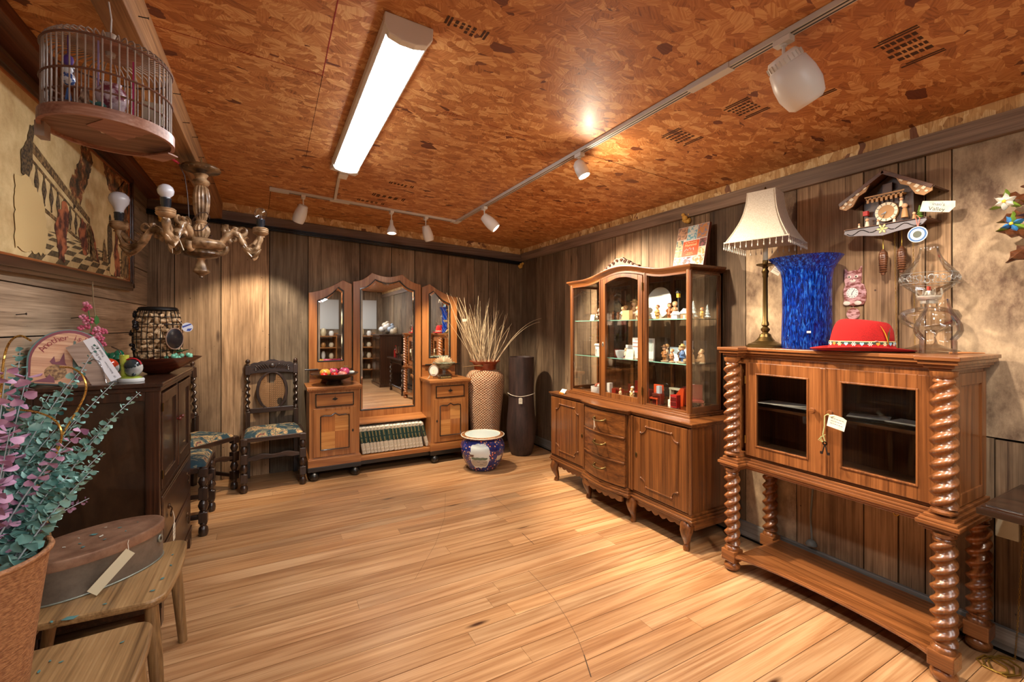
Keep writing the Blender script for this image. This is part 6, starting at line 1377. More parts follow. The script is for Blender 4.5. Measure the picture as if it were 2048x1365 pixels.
    b.prism(up+lo[::-1], -.212, -.192, 'y'); b.obj('carved_stretcher', WK['x'], t, .003)
    for s in (-1, 1):
        b = MB(); b.prism([(-.18, .11), (.21, .11), (.21, .14), (-.18, .14)], s*.215-.011, s*.215+.011, 'x'); b.obj('side_stretcher', WK['y'], t, .003)
    b = MB(); b.box(-.19, .19, .205, .228, .16, .20); b.box(-.19, .19, .2, .22, .34, .385); b.obj('rear_stretcher', WK['x'], t, .003)
    return t
c0 = make_chair('barley twist cane back chair facing the room, left of the dressing table')
c0.location = (.018, 4.575, 0); c0.rotation_euler = (0, 0, .035)
c1_ = dup(c0, (-.58, 4.495, 0), D(46), 'tapestry seated chair turned across the back left corner'); c3_ = dup(c0, (-.60, 3.84, 0), D(90), 'tapestry seated chair against the left wall, right behind the dark tallboy')
pt = price_tag('paper_tag', T(-.60, 4.66, 1.04) @ R(-.2), .018, .024, 'tiny tag hanging from the crest of the corner chair', mat=plain('tag_orange', 'd9a860', .7), scrib=1)

# ---------------------------------------------------------------- big vases and fish bowl
def weave():
    m, nt, bs, L = nm('woven_rattan')
    tc = N(nt, 'ShaderNodeTexCoord'); sp = N(nt, 'ShaderNodeSeparateXYZ'); L.new(tc.outputs['Object'], sp.inputs[0])
    an = N(nt, 'ShaderNodeMath', operation='ARCTAN2'); L.new(sp.outputs[1], an.inputs[0]); L.new(sp.outputs[0], an.inputs[1])
    outs = []
    for sg in (1, -1):
        k = N(nt, 'ShaderNodeMath', operation='MULTIPLY'); k.inputs[1].default_value = 34*sg; L.new(an.outputs[0], k.inputs[0])
        a = N(nt, 'ShaderNodeMath', operation='MULTIPLY_ADD'); a.inputs[1].default_value = 230; L.new(sp.outputs[2], a.inputs[0]); L.new(k.outputs[0], a.inputs[2])
        s_ = N(nt, 'ShaderNodeMath', operation='SINE'); L.new(a.outputs[0], s_.inputs[0]); outs.append(s_.outputs[0])
    mn = N(nt, 'ShaderNodeMath', operation='MAXIMUM'); L.new(outs[0], mn.inputs[0]); L.new(outs[1], mn.inputs[1])
    rp = N(nt, 'ShaderNodeValToRGB'); e = rp.color_ramp.elements; e[0].position = .62; e[0].color = c4(hexc('8a4a26')); e[1].position = .9; e[1].color = c4(hexc('dcc09a'))
    L.new(mn.outputs[0], rp.inputs[0]); L.new(rp.outputs[0], bs.inputs['Base Color']); bs.inputs['Roughness'].default_value = .5
    bp = N(nt, 'ShaderNodeBump', i_Strength=.8, i_Distance=.006); L.new(mn.outputs[0], bp.inputs['Height']); L.new(bp.outputs[0], bs.inputs['Normal']); return m
wv = thing('woven_vase', 'tall terracotta vase covered in woven rattan, full of dry grass', 'vase', (2.10, 4.50, 0))
b = MB(); b.lathe([(0, 0), (.135, 0), (.145, .02), (.155, .15), (.175, .40), (.20, .62), (.215, .76), (.216, .82), (.205, .87), (.17, .91), (.13, .925), (.125, .93)], n=96); b.obj('woven_body', weave(), wv)
b = MB(); b.lathe([(.122, .925), (.122, .96), (.13, .99), (.15, 1.012), (.172, 1.022), (.172, 1.028), (.145, 1.022), (.115, .99), (.108, .95), (.10, .80), (0, .78)], n=48); b.obj('clay_neck', speck('terracotta', '7a3018', '96421f', 14, .35, coat=.3), wv)
M_reed = plain('dry_reed', 'd8c29c', .7); M_reed2 = plain('dry_reed_darker', 'b89c74', .7)  # second, darker reed colour, picked at random per stalk
R_ = random.Random(12)
def reed(P, Q, bend, r, lab, m, curl=0):
    P, Q = Vector(P), Vector(Q); n = 9; d = (Q-P); side = Vector((R_.uniform(-1, 1), R_.uniform(-.4, .4), 0))
    pts = [P+d*(i/n)+Vector((bend*math.sin(PI*i/n), 0, 0))+side*curl*math.sin(PI*2*i/n) for i in range(n+1)]
    b = MB(); b.tube(pts, [r*(1-.75*i/n) for i in range(n+1)], 5); o = b.obj('dry_grass_stalk', m); tag(o, lab, 'dry grass', 'dry grass stalks in the woven vase'); return o
nr = 0
for i in range(64):
    u = (i+.5)/64; a = R_.uniform(0, 2*PI)
    base = (2.10+.055*math.cos(a)*(1 if 1 else 0), 4.50+.055*math.sin(a), .83)
    if i < 44: tx = 2.10-.03-.50*(i/44)**1.0*R_.uniform(.55, 1); tz = R_.uniform(1.38, 1.78)
    else: tx = 2.10+R_.uniform(.02, .28); tz = R_.uniform(1.35, 1.72)
    top = (tx, 4.50+R_.uniform(-.22, .18), tz)
    reed(base, top, R_.uniform(-.05, .03), R_.uniform(.0022, .0045), 'pale dry grass stalk fanning up from the woven vase', M_reed if R_.random() < .7 else M_reed2, R_.uniform(-.02, .02))
for q, (ex, ez, lab) in enumerate((( .60, 1.50, 'longest dry stalk arching far right towards the china cabinet'), (.58, 1.47, 'second long dry stalk arching right below the longest'))):
    n = 16; pts = [(2.12+.02+ex*(t_**1.15), 4.48-.14*t_, .86+(.78-q*.05)*math.sin(t_*PI*.46)*.83) for t_ in [i/n for i in range(n+1)]]
    b = MB(); b.tube(pts, [.0038*(1-.6*i/n) for i in range(n+1)], 6); tag(b.obj('dry_grass_stalk', M_reed), lab, 'dry grass')
b = MB(); b.cb((1.80, 4.37, 1.475), (.05, .002, .028)); tag(b.obj('white_tag', M_paper), 'small white tag among the dry grass beside the right mirror', 'price tag')
b = MB(); b.tube([(1.80, 4.42, .975), (1.93, 4.40, .985), (2.02, 4.38, .975)], [.003, .006, .004], 6); b.ell((1.98, 4.39, .985), (.05, .010, .008)); tag(b.obj('twig', plain('twig', '7a5a34', .8)), 'thin dark twig lying level left of the woven vase neck', 'twig')
M_log = speck('dark_palm_wood', '1c110c', '46302a', 3.2, .6, 10, .35, .65, bump=.3, stretch=(6, 6, .8))
pvs = thing('wooden_floor_vase', 'tall dark hollow wooden floor vase in the corner', 'vase', (2.435, 4.27, 0))
b = MB(); b.lathe([(0, 0), (.105, 0), (.115, .01), (.135, .08), (.155, .18), (.163, .28), (.158, .38), (.145, .52), (.138, .65), (.138, .9), (.140, 1.072), (.130, 1.074), (.124, 1.06), (.12, .6), (0, .55)], n=56, rf=lambda a, z: 1+.012*math.sin(3*a+z*2)+.006*math.sin(11*a+z*5)); b.obj('vase_body', M_log, pvs)
b = MB(); b.tube([(.149*math.cos(a), .149*math.sin(a), .675-.02*max(0, math.cos(a+PI*.70))**3) for a in [2*PI*i/40 for i in range(40)]], .0032, 6, closed=True); b.obj('string', M_string, pvs)
price_tag('paper_tag', T(-.085, -.132, .61) @ R(-.55), .04, .065, None, pvs, seed=33)
M_bowlp = None
def bowlmat():
    m, nt, bs, L = nm('imari_glaze')
    tc = N(nt, 'ShaderNodeTexCoord'); vo = N(nt, 'ShaderNodeTexVoronoi', i_Scale=38); L.new(tc.outputs['Object'], vo.inputs[0])
    n1 = N(nt, 'ShaderNodeTexNoise', i_Scale=16, i_Detail=3, i_Distortion=1); L.new(tc.outputs['Object'], n1.inputs[0])
    rp = N(nt, 'ShaderNodeValToRGB'); e = rp.color_ramp.elements; rp.color_ramp.interpolation = 'CONSTANT'
    e[0].position = 0; e[0].color = c4(hexc('ecd9b8')); e[1].position = .21; e[1].color = c4(hexc('b8622e')); q = e.new(.28); q.color = c4(hexc('25357e'))
    L.new(vo.outputs['Distance'], rp.inputs[0])
    r2 = N(nt, 'ShaderNodeValToRGB'); r2.color_ramp.interpolation = 'CONSTANT'; r2.color_ramp.elements[0].position = 0; r2.color_ramp.elements[0].color = (1, 1, 1, 1); r2.color_ramp.elements[1].position = .52; r2.color_ramp.elements[1].color = (1.3, .6, .55, 1); L.new(n1.outputs[0], r2.inputs[0])
    mx = N(nt, 'ShaderNodeMix', data_type='RGBA', blend_type='MULTIPLY'); mx.inputs[0].default_value = 1; L.new(rp.outputs[0], mx.inputs[6]); L.new(r2.outputs[0], mx.inputs[7]); L.new(mx.outputs[2], bs.inputs['Base Color'])
    bs.inputs['Roughness'].default_value = .15; bs.inputs['Coat Weight'].default_value = .5; return m
fbw = thing('fish_bowl', 'blue and rust painted porcelain fish bowl planter standing on the floor', 'planter', (1.855, 4.03, 0))
prf = lambda z: .145+.075*math.sin(min(1, (z+.02)/.30)*PI*.62)
P = [(0, .0), (.13, 0), (.138, .008)]+[(.138+.082*math.sin(PI*.5*min(1, z/.22)) if z <= .22 else .22-.055*((z-.22)/.10)**2, z) for z in [.03+.02*i for i in range(15)]]
b = MB(); b.lathe(P, n=72); b.obj('bowl_body', bowlmat(), fbw)
b = MB(); b.lathe([(.165, .308), (.19, .314), (.212, .326), (.214, .334), (.205, .340), (.178, .341), (.170, .334)], n=64); b.obj('rim', speck('rim_glaze', '6a4030', 'a8784a', 60, .2, coat=.5), fbw)
b = MB(); b.tube([(.213*math.cos(2*PI*i/64), .213*math.sin(2*PI*i/64), .333) for i in range(64)], .0035, 6, closed=True); b.tube([(.174*math.cos(2*PI*i/64), .174*math.sin(2*PI*i/64), .341) for i in range(64)], .003, 6, closed=True); b.obj('rim_line', pm('f0ead8'), fbw)
b = MB(); b.lathe([(.172, .338), (.165, .30), (.185, .22), (.18, .12), (.12, .03), (0, .025)], n=48); ins = b.obj('inside_glaze', pm('c4d4d2', .2), fbw)
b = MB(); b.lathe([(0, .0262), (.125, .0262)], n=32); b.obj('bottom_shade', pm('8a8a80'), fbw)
# scenic reserve on the body
def onbowl(a, z, o=.0015):
    r = (.138+.082*math.sin(PI*.5*min(1, z/.22)) if z <= .22 else .22-.055*((z-.22)/.10)**2)+o
    return (r*math.cos(a), r*math.sin(a), z)
def reserve(a0, a1, z0, z1, m, name, o=.0015, par=fbw, wav=.012, nu=26, nv=10):
    b = MB()
    def f(u, v):
        w1 = wav*math.sin(v*9)*(1 if 0 < v < 1 else 0); a = a0+(a1-a0)*u; 
        zt = z0+(z1-z0)*v; sh = (1-(2*u-1)**4)**.35 if 0 < u < 1 else 0
        zm = (z0+z1)/2; return onbowl(a+w1*2, zm+(zt-zm)*(.25+.75*sh)+wav*.4*math.sin(u*20), o)
    b.grid(f, nu, nv); return b.obj(name, m, par)
ab = -1.98
rs = reserve(ab-.62, ab+.28, .05, .285, pm('d9e2de', .2), 'painted_panel'); reserve(ab-.55, ab+.2, .135, .160, pm('5c7460', .2), 'painted_hills', .003, rs, .004)
reserve(ab-.58, ab+.22, .065, .135, pm('a8a498', .2), 'painted_lake', .0025, rs, .003)
for (a, z) in ((ab-.3, .115), (ab+.0, .11), (ab-.15, .09)): b = MB(); b.tube([onbowl(a+.05*i, z+.003*math.cos(i*2), .004) for i in range(4)], .0015, 5); b.obj('painted_boat', pm('4a4a48'), rs)
b = MB(); b.prism([(-.018, 0), (.018, 0), (.018, .014), (.026, .014), (0, .034), (-.026, .014), (-.018, .014)], -.002, .002, 'y', M=T(*onbowl(ab-.52, .165, .003)) @ R(ab-.52+PI/2)); b.obj('painted_hut', pm('6a4a3c'), rs)
reserve(ab+.68, ab+1.0, .11, .16, pm('cfc4b0', .2), 'small_painted_panel', .0015)

# ---------------------------------------------------------------- plain wooden chairs in the foreground with the tin
WS = woods('worn_beech', '5e4224', 'a07c50', 'c4a070', scale=.7, rough=.42, coat=.15, bump=.12, stain=((.5, .42, .34), 4, .6))
def school_chair(lab, loc, zs, rz=PI/2, w=.255, dep=.22):
    t = thing('wooden_chair', lab, 'chair', loc, rz, 'plain wooden chairs in the left foreground')
    def outl(z, s=1, k=.0):
        P = []
        for i in range(9): a = -PI/2+0; 
        r_ = .055
        C_ = [(w-r_, -dep+r_, -PI/2, 0), (w*.9-.03, dep-.03, 0, PI/2), (-w*.9+.03, dep-.03, PI/2, PI), (-w+r_, -dep+r_, PI, 1.5*PI)]
        for j, (cx, cy, a0, a1) in enumerate(C_):
            rr = r_ if j in (0, 3) else .03
            P += [(cx+rr*math.cos(a0+(a1-a0)*i/6), cy+rr*math.sin(a0+(a1-a0)*i/6)) for i in range(7)]
        P += [(-w+r_+(2*w-2*r_)*i/8, -dep-.012*math.sin(PI*i/8)) for i in range(1, 8)]
        return P
    b = MB(); b.prism(outl(0), zs-.026, zs, 'z'); b.obj('seat', WS['x'], t, .008)
    for sx in (-1, 1):
        b = MB(); b.tube([(sx*(w-.05), -dep+.05, zs-.02), (sx*(w-.035), -dep+.035, zs*.5), (sx*(w-.02), -dep+.02, 0)], [.021, .022, .017], 14); b.obj('front_leg', WS['z'], t)
        b = MB(); b.tube([(sx*(w-.07), dep-.05, zs-.02), (sx*(w-.055), dep+.0, zs*.5), (sx*(w-.045), dep+.03, 0)], [.020, .021, .016], 14); b.obj('rear_leg', WS['z'], t)
        b = MB(); b.prism([(-.018, 0), (.018, 0), (.014, .40), (-.014, .40)], -.010, .010, 'y', M=T(sx*(w-.03), dep-.005, zs-.02) @ R(-.16, 'X')); b.obj('back_post', WS['z'], t, .004)
    b = MB(); n = 14; b.grid(lambda u, v: ((2*u-1)*(w-.03), dep+.045+.0-.045*(1-(2*u-1)**2)*-1, zs+.10+.055*v+.01*math.sin(PI*u)), n, 3); b.obj('lower_back_slat', WS['x'], t, solid=.016)
    b = MB(); b.grid(lambda u, v: ((2*u-1)*(w-.03), dep+.085+.04*(1-(2*u-1)**2), zs+.30+.075*v+.015*math.sin(PI*u)), n, 3); b.obj('upper_back_slat', WS['x'], t, solid=.016)
    b = MB(); b.box(-w+.05, w-.05, -dep+.045, -dep+.06, zs-.075, zs-.026); b.box(-w+.06, w-.06, dep-.08, dep-.065, zs-.075, zs-.026); b.obj('seat_rail', WS['x'], t, .003)
    return t
school_chair('worn wooden chair carrying the oval tin box, left foreground', (-.545, 2.205, 0), .45)
school_chair('worn wooden chair nearest the camera, its seat cut by the bottom edge', (-.555, 1.63, 0), .435, PI/2, .235)
M_tinT = speck('rusty_tin', '6e4c38', 'a07a60', 7, .5, 8, .35, .65, metal=.35, bump=.1); M_tinS = speck('grey_tin', '5c5248', '8a7e70', 6, .45, 8, .3, .7, metal=.5, bump=.05); M_tinR = plain('tin_rim', '8f9488', .4, .6)
tn = thing('oval_tin_box', 'large oval rusty lidded tin box on the wooden chair', 'box', (-.595, 2.245, .4505), D(35))
a_, b_ = .225, .135
def ov(o, n=64): return [((a_+o)*math.cos(2*PI*i/n), (b_+o)*math.sin(2*PI*i/n)) for i in range(n)]
b = MB(); b.prism(ov(-.002), .004, .115, 'z', sm=True); b.obj('tin_body', M_tinS, tn); b = MB(); b.prism(ov(.002), 0, .006, 'z', sm=True); b.obj('bottom_rim', M_tinR, tn, .002)
b = MB(); 
lv = [(.003, .112), (.0035, .140), (.001, .146), (-.006, .148), (-.012, .146), (-.05, .148), (-.12, .149)]
vs = []; n = 64
for o, z in lv: vs += [(x, y, z) for x, y in ov(o)]
b.add(vs, [(i*n+j, i*n+(j+1) % n, (i+1)*n+(j+1) % n, (i+1)*n+j) for i in range(len(lv)-1) for j in range(n)]+[tuple((len(lv)-1)*n+j for j in range(n))], 0, True); b.obj('lid', M_tinT, tn)
b = MB(); aa = -.62; P = ((a_+.0015)*math.cos(aa), (b_+.0015)*math.sin(aa), .085); Mx = T(*P) @ Vector((math.cos(aa)/a_, math.sin(aa)/b_, 0)).to_track_quat('Z', 'Y').to_matrix().to_4x4(); b.lathe([(.008, .003), (.015, .003), (.016, 0), (.015, -.001)], n=20, cap=False, M=Mx); b.lathe([(0, .001), (.007, .001)], n=14, m=1, M=Mx); b.obj('eyelet', [M_tinR, M_black], tn)
tgm = T(-.01, -.170, .066) @ R(-.06) @ R(-.75, 'Y') @ R(-.16, 'X')
b = MB(); b.prism([(-.075, -.018), (.075, -.018), (.075, .018), (-.075, .018)], -.0006, .0006, 'y', M=tgm); b.obj('paper_tag', plain('manila', 'd0c4a4', .7), tn)
b = MB(); b.tube([tuple(tgm @ Vector((.068, -.002, 0))), (.05, -.14, .135), (.055, -.135, .145)], .001, 5); b.obj('tag_string', M_string, tn)
R_ = random.Random(5)
M_dl = plain('fallen_leaf', '4e7a78', .6); M_chip = plain('pale_chip', 'c0b8a8', .6)
def flake(x, y, z, s, rz, m, lab):
    b = MB(); b.add([(-s, 0, 0), (-s*.3, -s*.5, s*.1), (s*.5, -s*.45, .0), (s, 0, s*.15), (s*.4, s*.5, 0), (-s*.4, s*.45, s*.12)], [(0, 1, 2, 3, 4, 5)]); o = b.obj('fallen_leaf', m, loc=(x, y, z+.002), solid=.0006); o.rotation_euler = (0, 0, rz); tag(o, lab, 'leaf', 'fallen eucalyptus leaves'); return o
spots = [(-.60, 2.27, .5995, .013), (-.57, 2.24, .5995, .010), (-.62, 2.20, .5995, .006), (-.55, 2.20, .5995, .006), (-.64, 2.26, .5995, .005), (-.53, 2.30, .5995, .007), (-.50, 2.25, .5995, .005), (-.66, 2.19, .5995, .006), (-.60, 2.16, .5995, .008), (-.48, 2.33, .5995, .004), (-.58, 2.33, .5995, .005)]
for i, (x, y, z, s) in enumerate(spots): flake(x, y, z, s, i*1.3, M_dl if i % 3 != 1 else M_chip, 'small dry leaf fragment lying on the rusty tin lid')
for i, (x, y, z, s) in enumerate([(-.575, 1.955, .4505, .022), (-.62, 1.96, .4505, .008), (-.36, 2.10, .4505, .010), (-.375, 2.02, .4505, .009), (-.35, 2.20, .4505, .007), (-.36, 2.30, .4505, .006), (-.50, 2.0, .4505, .007)]): flake(x, y, z, s, i*2.1, M_dl, 'dry blue green leaf fallen on the seat beside the tin')
for i, (x, y, z, s) in enumerate([(-.60, 1.70, .4355, .018), (-.57, 1.72, .4355, .007), (-.53, 1.74, .4355, .006), (-.56, 1.76, .4355, .005), (-.40, 1.76, .4355, .006)]): flake(x, y, z, s, i*1.7, M_dl, 'dry leaf fallen on the seat nearest the camera')
flake(-.31, 1.98, 0, .012, .4, M_dl, 'single green leaf fallen on the floor boards')
# ---------------------------------------------------------------- basket with eucalyptus
bk2 = thing('wicker_basket', 'tall brown wicker basket holding eucalyptus at the left edge', 'basket', (-.635, 1.52, .4355))
M_wick = speck('wicker', '7a4c2c', 'a8764c', 90, .6, 3, .35, .65, bump=.8, stretch=(1, 1, 2.6))
b = MB(); n = 60; lv = [(.105, 0), (.11, .1), (.125, .25), (.14, .38), (.147, .41)]
def wk(a, z): return 1+.018*math.sin(30*a+(PI if int(z/.012) % 2 else 0))
P = []; 
for i in range(36):
    z = .41*i/35; r = .105+.042*(z/.41)**1.3; P.append((r, z))
b.lathe([(0, 0)]+P+[(.14, .412), (.132, .40), (.11, .1), (0, .05)], n=n, rf=wk); b.obj('woven_side', M_wick, bk2)
b = MB(); b.tube([(.147*math.cos(2*PI*i/50), .147*math.sin(2*PI*i/50), .412) for i in range(50)], .007, 8, closed=True); b.obj('rim', M_wick, bk2)
def leafmat(n_, c1, c2): 
    m = speck(n_, c1, c2, 25, .65, 2, .3, .7); return m
M_eu = leafmat('eucalyptus_teal', '5a918c', 'a4cac0'); M_eu2 = leafmat('eucalyptus_dark', '33605e', '6a9c96'); M_eup = leafmat('eucalyptus_purple', '9c6a8e', 'd0a8c2'); M_st = plain('branch_stem', '8f989c', .6)
def euc(P0, P1, sag, lab, m, n=15, sz=.026, seed=0, end=.35):
    Rr = random.Random(seed); t = thing('eucalyptus_branch', lab, 'branch', P0, 0, 'eucalyptus branches in the wicker basket')
    P0, P1 = Vector(P0), Vector(P1); d = P1-P0; pts = [d*(i/12)+Vector((0, 0, sag*math.sin(PI*i/12))) for i in range(13)]
    b = MB(); b.tube(pts, [.0024*(1-.6*i/12) for i in range(13)], 6); b.obj('stem', M_st, t)
    b = MB(); u = d.normalized(); s1 = u.cross(Vector((0, 0, 1))).normalized(); s2 = u.cross(s1)
    for k in range(n):
        f = .12+.88*(k+.5)/n; p = d*f+Vector((0, 0, sag*math.sin(PI*f))); s_ = sz*(1-(1-end)*f**1.5)*Rr.uniform(.8, 1.25); a = k*1.57+Rr.uniform(-.3, .3)
        for q in (0, PI):
            o = s1*math.cos(a+q)+s2*math.sin(a+q)+u*Rr.uniform(.1, .6); o.normalize(); w = o.cross(u).normalized(); nn = o.cross(w); 
            tw = Rr.uniform(-.7, .7); w = w*math.cos(tw)+nn*math.sin(tw); nn = o.cross(w)
            L_ = s_*1.15; W_ = s_*.62; c_ = p+o*.003
            pr = [(0, .0), (.2, .8), (.52, 1.05), (.85, .75), (1, 0)]
            vs = [c_]+[c_+o*L_*x+w*W_*y+nn*(.18*s_*y) for x, y in pr[1:-1]]+[c_+o*L_-nn*.12*s_]+[c_+o*L_*x-w*W_*y+nn*(.18*s_*y) for x, y in pr[1:-1][::-1]]+[c_+o*L_*.5-nn*.08*s_]
            b.add(vs, [(8, 0, 1), (8, 1, 2), (8, 2, 3), (8, 3, 4), (8, 4, 5), (8, 5, 6), (8, 6, 7), (8, 7, 0)], 0, True)
    b.obj('leaves', m, t)['kind'] = 'stuff'
    return t
M0 = (-.60, 1.54, .84)
teal = [((-0.376, 1.854, 1.188), 0.05), ((-0.451, 1.894, 1.22), 0.04), ((-0.45, 1.78, 1.02), 0.03), ((-0.515, 1.986, 1.341), 0.02), ((-0.529, 1.88, 1.266), 0.05), ((-0.437, 1.773, 1.104), 0.04), ((-0.72, 2.041, 1.327), 0.03), ((-0.571, 1.903, 1.219), 0.02), ((-0.569, 1.788, 1.202), 0.05), ((-0.697, 1.915, 1.225), 0.04), ((-0.497, 1.692, 1.048), 0.03), ((-0.668, 1.955, 1.234), 0.02), ((-0.62, 1.816, 1.144), 0.05), ((-0.608, 1.695, 1.069), 0.04), ((-0.632, 1.708, 1.136), 0.03), ((-0.442, 1.662, 0.999), 0.02), ((-0.537, 1.657, 1.028), 0.05), ((-0.617, 1.643, 1.005), 0.04), ((-0.491, 1.746, 1.144), 0.03), ((-0.537, 1.6, 0.953), 0.02), ((-0.489, 1.631, 0.988), 0.05), ((-0.534, 1.712, 1.111), 0.04)]
wh = ['longest teal eucalyptus branch reaching right over the dark tallboy side', 'teal eucalyptus branch pointing up below the price card', 'teal branch just left of the longest one', 'tallest dark branch crossing the white price card']
wh += ['teal branch with its tip beside the gold twig hook', 'short teal branch pointing right just above the purple one', 'dark teal branch rising steeply at the back against the wall', 'teal branch leaning left towards the wall boards', 'upright teal branch nearest the gold twigs', 'dark drooping teal branch on the left against the wall', 'teal branch across the lower edge of the wine sign',
       'dark teal branch standing highest at the far left', 'teal branch over the upper left corner of the tallboy side', 'short teal branch left of the basket centre', 'short upright teal branch above the basket rim', 'lowest teal branch reaching right over the tin', 'second lowest teal branch just above the basket rim', 'low teal branch pointing left behind the basket',
       'teal branch passing under the price card', 'stubby teal branch at the front of the basket', 'teal branch crossing the tallboy side below the longest', 'central teal branch behind the gold twigs']
for i, (e, sg_) in enumerate(teal):
    Rr = random.Random(i); st_ = (M0[0]+Rr.uniform(-.06, .04), M0[1]+Rr.uniform(-.06, .04), M0[2]-.06)
    euc(st_, e, sg_, wh[i], M_eu2 if i in (3, 6, 11, 9) else M_eu, 24 if i < 3 else 26, .026 if i > 3 else .022, i, .3 if i < 4 else .5)
pur = [((-.468, 1.733, .899), .01, 'thin purple branch sticking out level to the right over the tin'), ((-.466, 1.675, 1.111), .03, 'purple eucalyptus branch across the middle of the bunch'), ((-.603, 1.636, 1.296), .0, 'large leaved purple branch rising along the left edge'), ((-.568, 1.56, 1.146), .0, 'lower purple branch at the left edge'), ((-.602, 1.749, 1.273), .0, 'purple branch crossing the wine sign')]
for i, (e, sg_, lab) in enumerate(pur): euc((M0[0]-.0, M0[1]-.02, M0[2]), e, sg_, lab, M_eup, 15 if i else 12, .027 if i > 1 else .018, 50+i, .35 if i == 0 else .8)
M_gw = speck('gold_wire', '8a5c24', 'e0b860', 300, .3, metal=.8)
for i, P in enumerate(([(-.60, 1.54, .8), (-.549, 1.663, .954), (-.522, 1.706, 1.083), (-.494, 1.747, 1.166), (-.476, 1.738, 1.217), (-.485, 1.742, 1.258), (-.511, 1.756, 1.28), (-.543, 1.774, 1.283)], [(-.59, 1.55, .8), (-.543, 1.66, .988), (-.512, 1.666, 1.07), (-.507, 1.663, 1.118), (-.528, 1.675, 1.149), (-.564, 1.694, 1.166), (-.606, 1.717, 1.173)], [(-.62, 1.56, .85), (-.64, 1.656, 1.083), (-.644, 1.715, 1.204), (-.661, 1.781, 1.309), (-.646, 1.773, 1.358), (-.621, 1.759, 1.376), (-.594, 1.745, 1.362)])):
    Q = []
    V_ = [Vector(p) for p in P]
    for k in range(len(V_)-1):
        p0, p1, p2, p3 = V_[max(0, k-1)], V_[k], V_[k+1], V_[min(len(V_)-1, k+2)]
        for s_ in range(6):
            f = s_/6; Q.append(.5*((2*p1)+(p2-p0)*f+(2*p0-5*p1+4*p2-p3)*f*f+(3*p1-3*p2+p3-p0)*f**3))
    b = MB(); b.tube(Q+[V_[-1]], .0028, 6); o = b.obj('gold_twig', M_gw); tag(o, ['gold glitter wire twig hooking over right beside the wine sign', 'shorter gold wire twig curling left in the eucalyptus', 'gold wire twig looping over the left of the wine sign'][i], 'decorative twig')
# ---------------------------------------------------------------- dark oak tallboy, against the left wall (front faces +x)
M_burr = speck('burr_veneer', '1e110a', '48301e', 7, .28, 9, .3, .7, coat=.5, stretch=(1, 1, .5))
tbx = thing('tallboy', 'dark oak tallboy with doors over drawers against the left wall', 'cabinet', (-.69, 3.05, 0), PI/2)
W_, Dp, TZ = .45, .235, 1.142
b = MB(); b.box(-W_+.02, W_-.02, -Dp+.03, Dp-.01, .1, 1.10); b.obj('carcass', WO['z'], tbx)
for s in (-1, 1):
    b = MB(); b.M = T(s*(W_-.012), 0, 0) @ R(PI/2)
    for xa, xb in ((-Dp, -Dp+.055), (Dp-.045, Dp)): b.box(xa, xb, -.012, .012, .03, 1.11)
    b.box(-Dp+.055, Dp-.045, -.0115, .012, 1.06, 1.11); b.box(-Dp+.055, Dp-.045, -.0115, .012, .08, .15); b.obj('side_frame', WO['z'], tbx, .003)
    b = MB(); b.M = T(s*(W_-.020), 0, 0) @ R(PI/2); b.box(-Dp+.05, Dp-.04, -.006, .006, .14, 1.07); b.obj('side_panel', M_burr, tbx)
b = MB(); b.box(-W_-.012, W_+.012, -Dp-.014, Dp, 1.122, TZ); b.box(-W_-.004, W_+.004, -Dp-.006, Dp, 1.10, 1.122); b.obj('top', WO['x'], tbx, .004)
b = MB(); b.box(-W_-.006, W_+.006, -Dp-.008, Dp, .09, .125); 
b.obj('base_rail', WO['x'], tbx, .003)
for x in (-.42, .42):
    for y in (-.215, .20):
        b = MB(); b.prism([(-.03, 0), (.03, 0), (.035, .06), (.03, .09), (-.03, .09)], -.025, .025, 'y', M=T(x, y, 0)); b.obj('bracket_foot', WO['z'], tbx, .003)
b = MB(); b.box(-W_+.02, W_-.02, -Dp+.002, -Dp+.03, .60, .62); b.box(-W_+.02, W_-.02, -Dp+.002, -Dp+.03, .35, .362); b.box(-W_+.02, -W_+.04, -Dp+.002, -Dp+.03, .12, 1.1); b.box(W_-.04, W_-.02, -Dp+.002, -Dp+.03, .12, 1.1); b.box(-.012, .012, -Dp+.002, -Dp+.03, .62, 1.1); b.obj('face_frame', WO['z'], tbx, .002)
def drop_pull(par, x, z):
    b = MB(); b.lathe([(0, .006), (.012, .004), (.014, 0)], (x, -Dp-.006, z+.02), 12, M=R(PI/2, 'X')); b.tube([(x, -Dp-.010, z+.02), (x, -Dp-.018, z+.008), (x, -Dp-.014, z-.014)], [.003, .003, .004], 8); b.ell((x, -Dp-.014, z-.024), (.006, .005, .013), n=10, k=7)
    b.prism([(x-.018, z+.03), (x-.006, z+.036), (x, z+.05), (x+.006, z+.036), (x+.018, z+.03), (x+.008, z+.018), (x, z+.004), (x-.008, z+.018)], -Dp-.004, -Dp-.001, 'y'); b.obj('drop_pull', plain('dark_bronze', '5c4a3a', .3, .9), par)
for (x0, x1) in ((-W_+.045, -.016), (.016, W_-.045)):
    b = MB(); panel_frame(b, x0, x1, .63, 1.085, .05, -Dp-.003, -Dp+.018); do = b.obj('door', WO['z'], tbx, .003)
    b = MB(); b.box(x0+.05, x1-.05, -Dp+.006, -Dp+.012, .68, 1.035); b.obj('door_panel', M_burr, do)
    b = MB(); kx = x1-.025 if x0 < 0 else x0+.025; b.lathe([(0, .022), (.009, .020), (.011, .012), (.005, .004), (.005, 0)], (kx, -Dp-.003, .90), 14, M=R(PI/2, 'X')); b.obj('knob', plain('red_wood_knob', '5c1e14', .3), do)
    for z in (.70, 1.02): b = MB(); hx = x0-.002 if x0 < 0 else x1+.002; b.tube([(hx, -Dp-.004, z-.02), (hx, -Dp-.004, z+.02)], .004, 8); b.obj('hinge', M_ab, do)
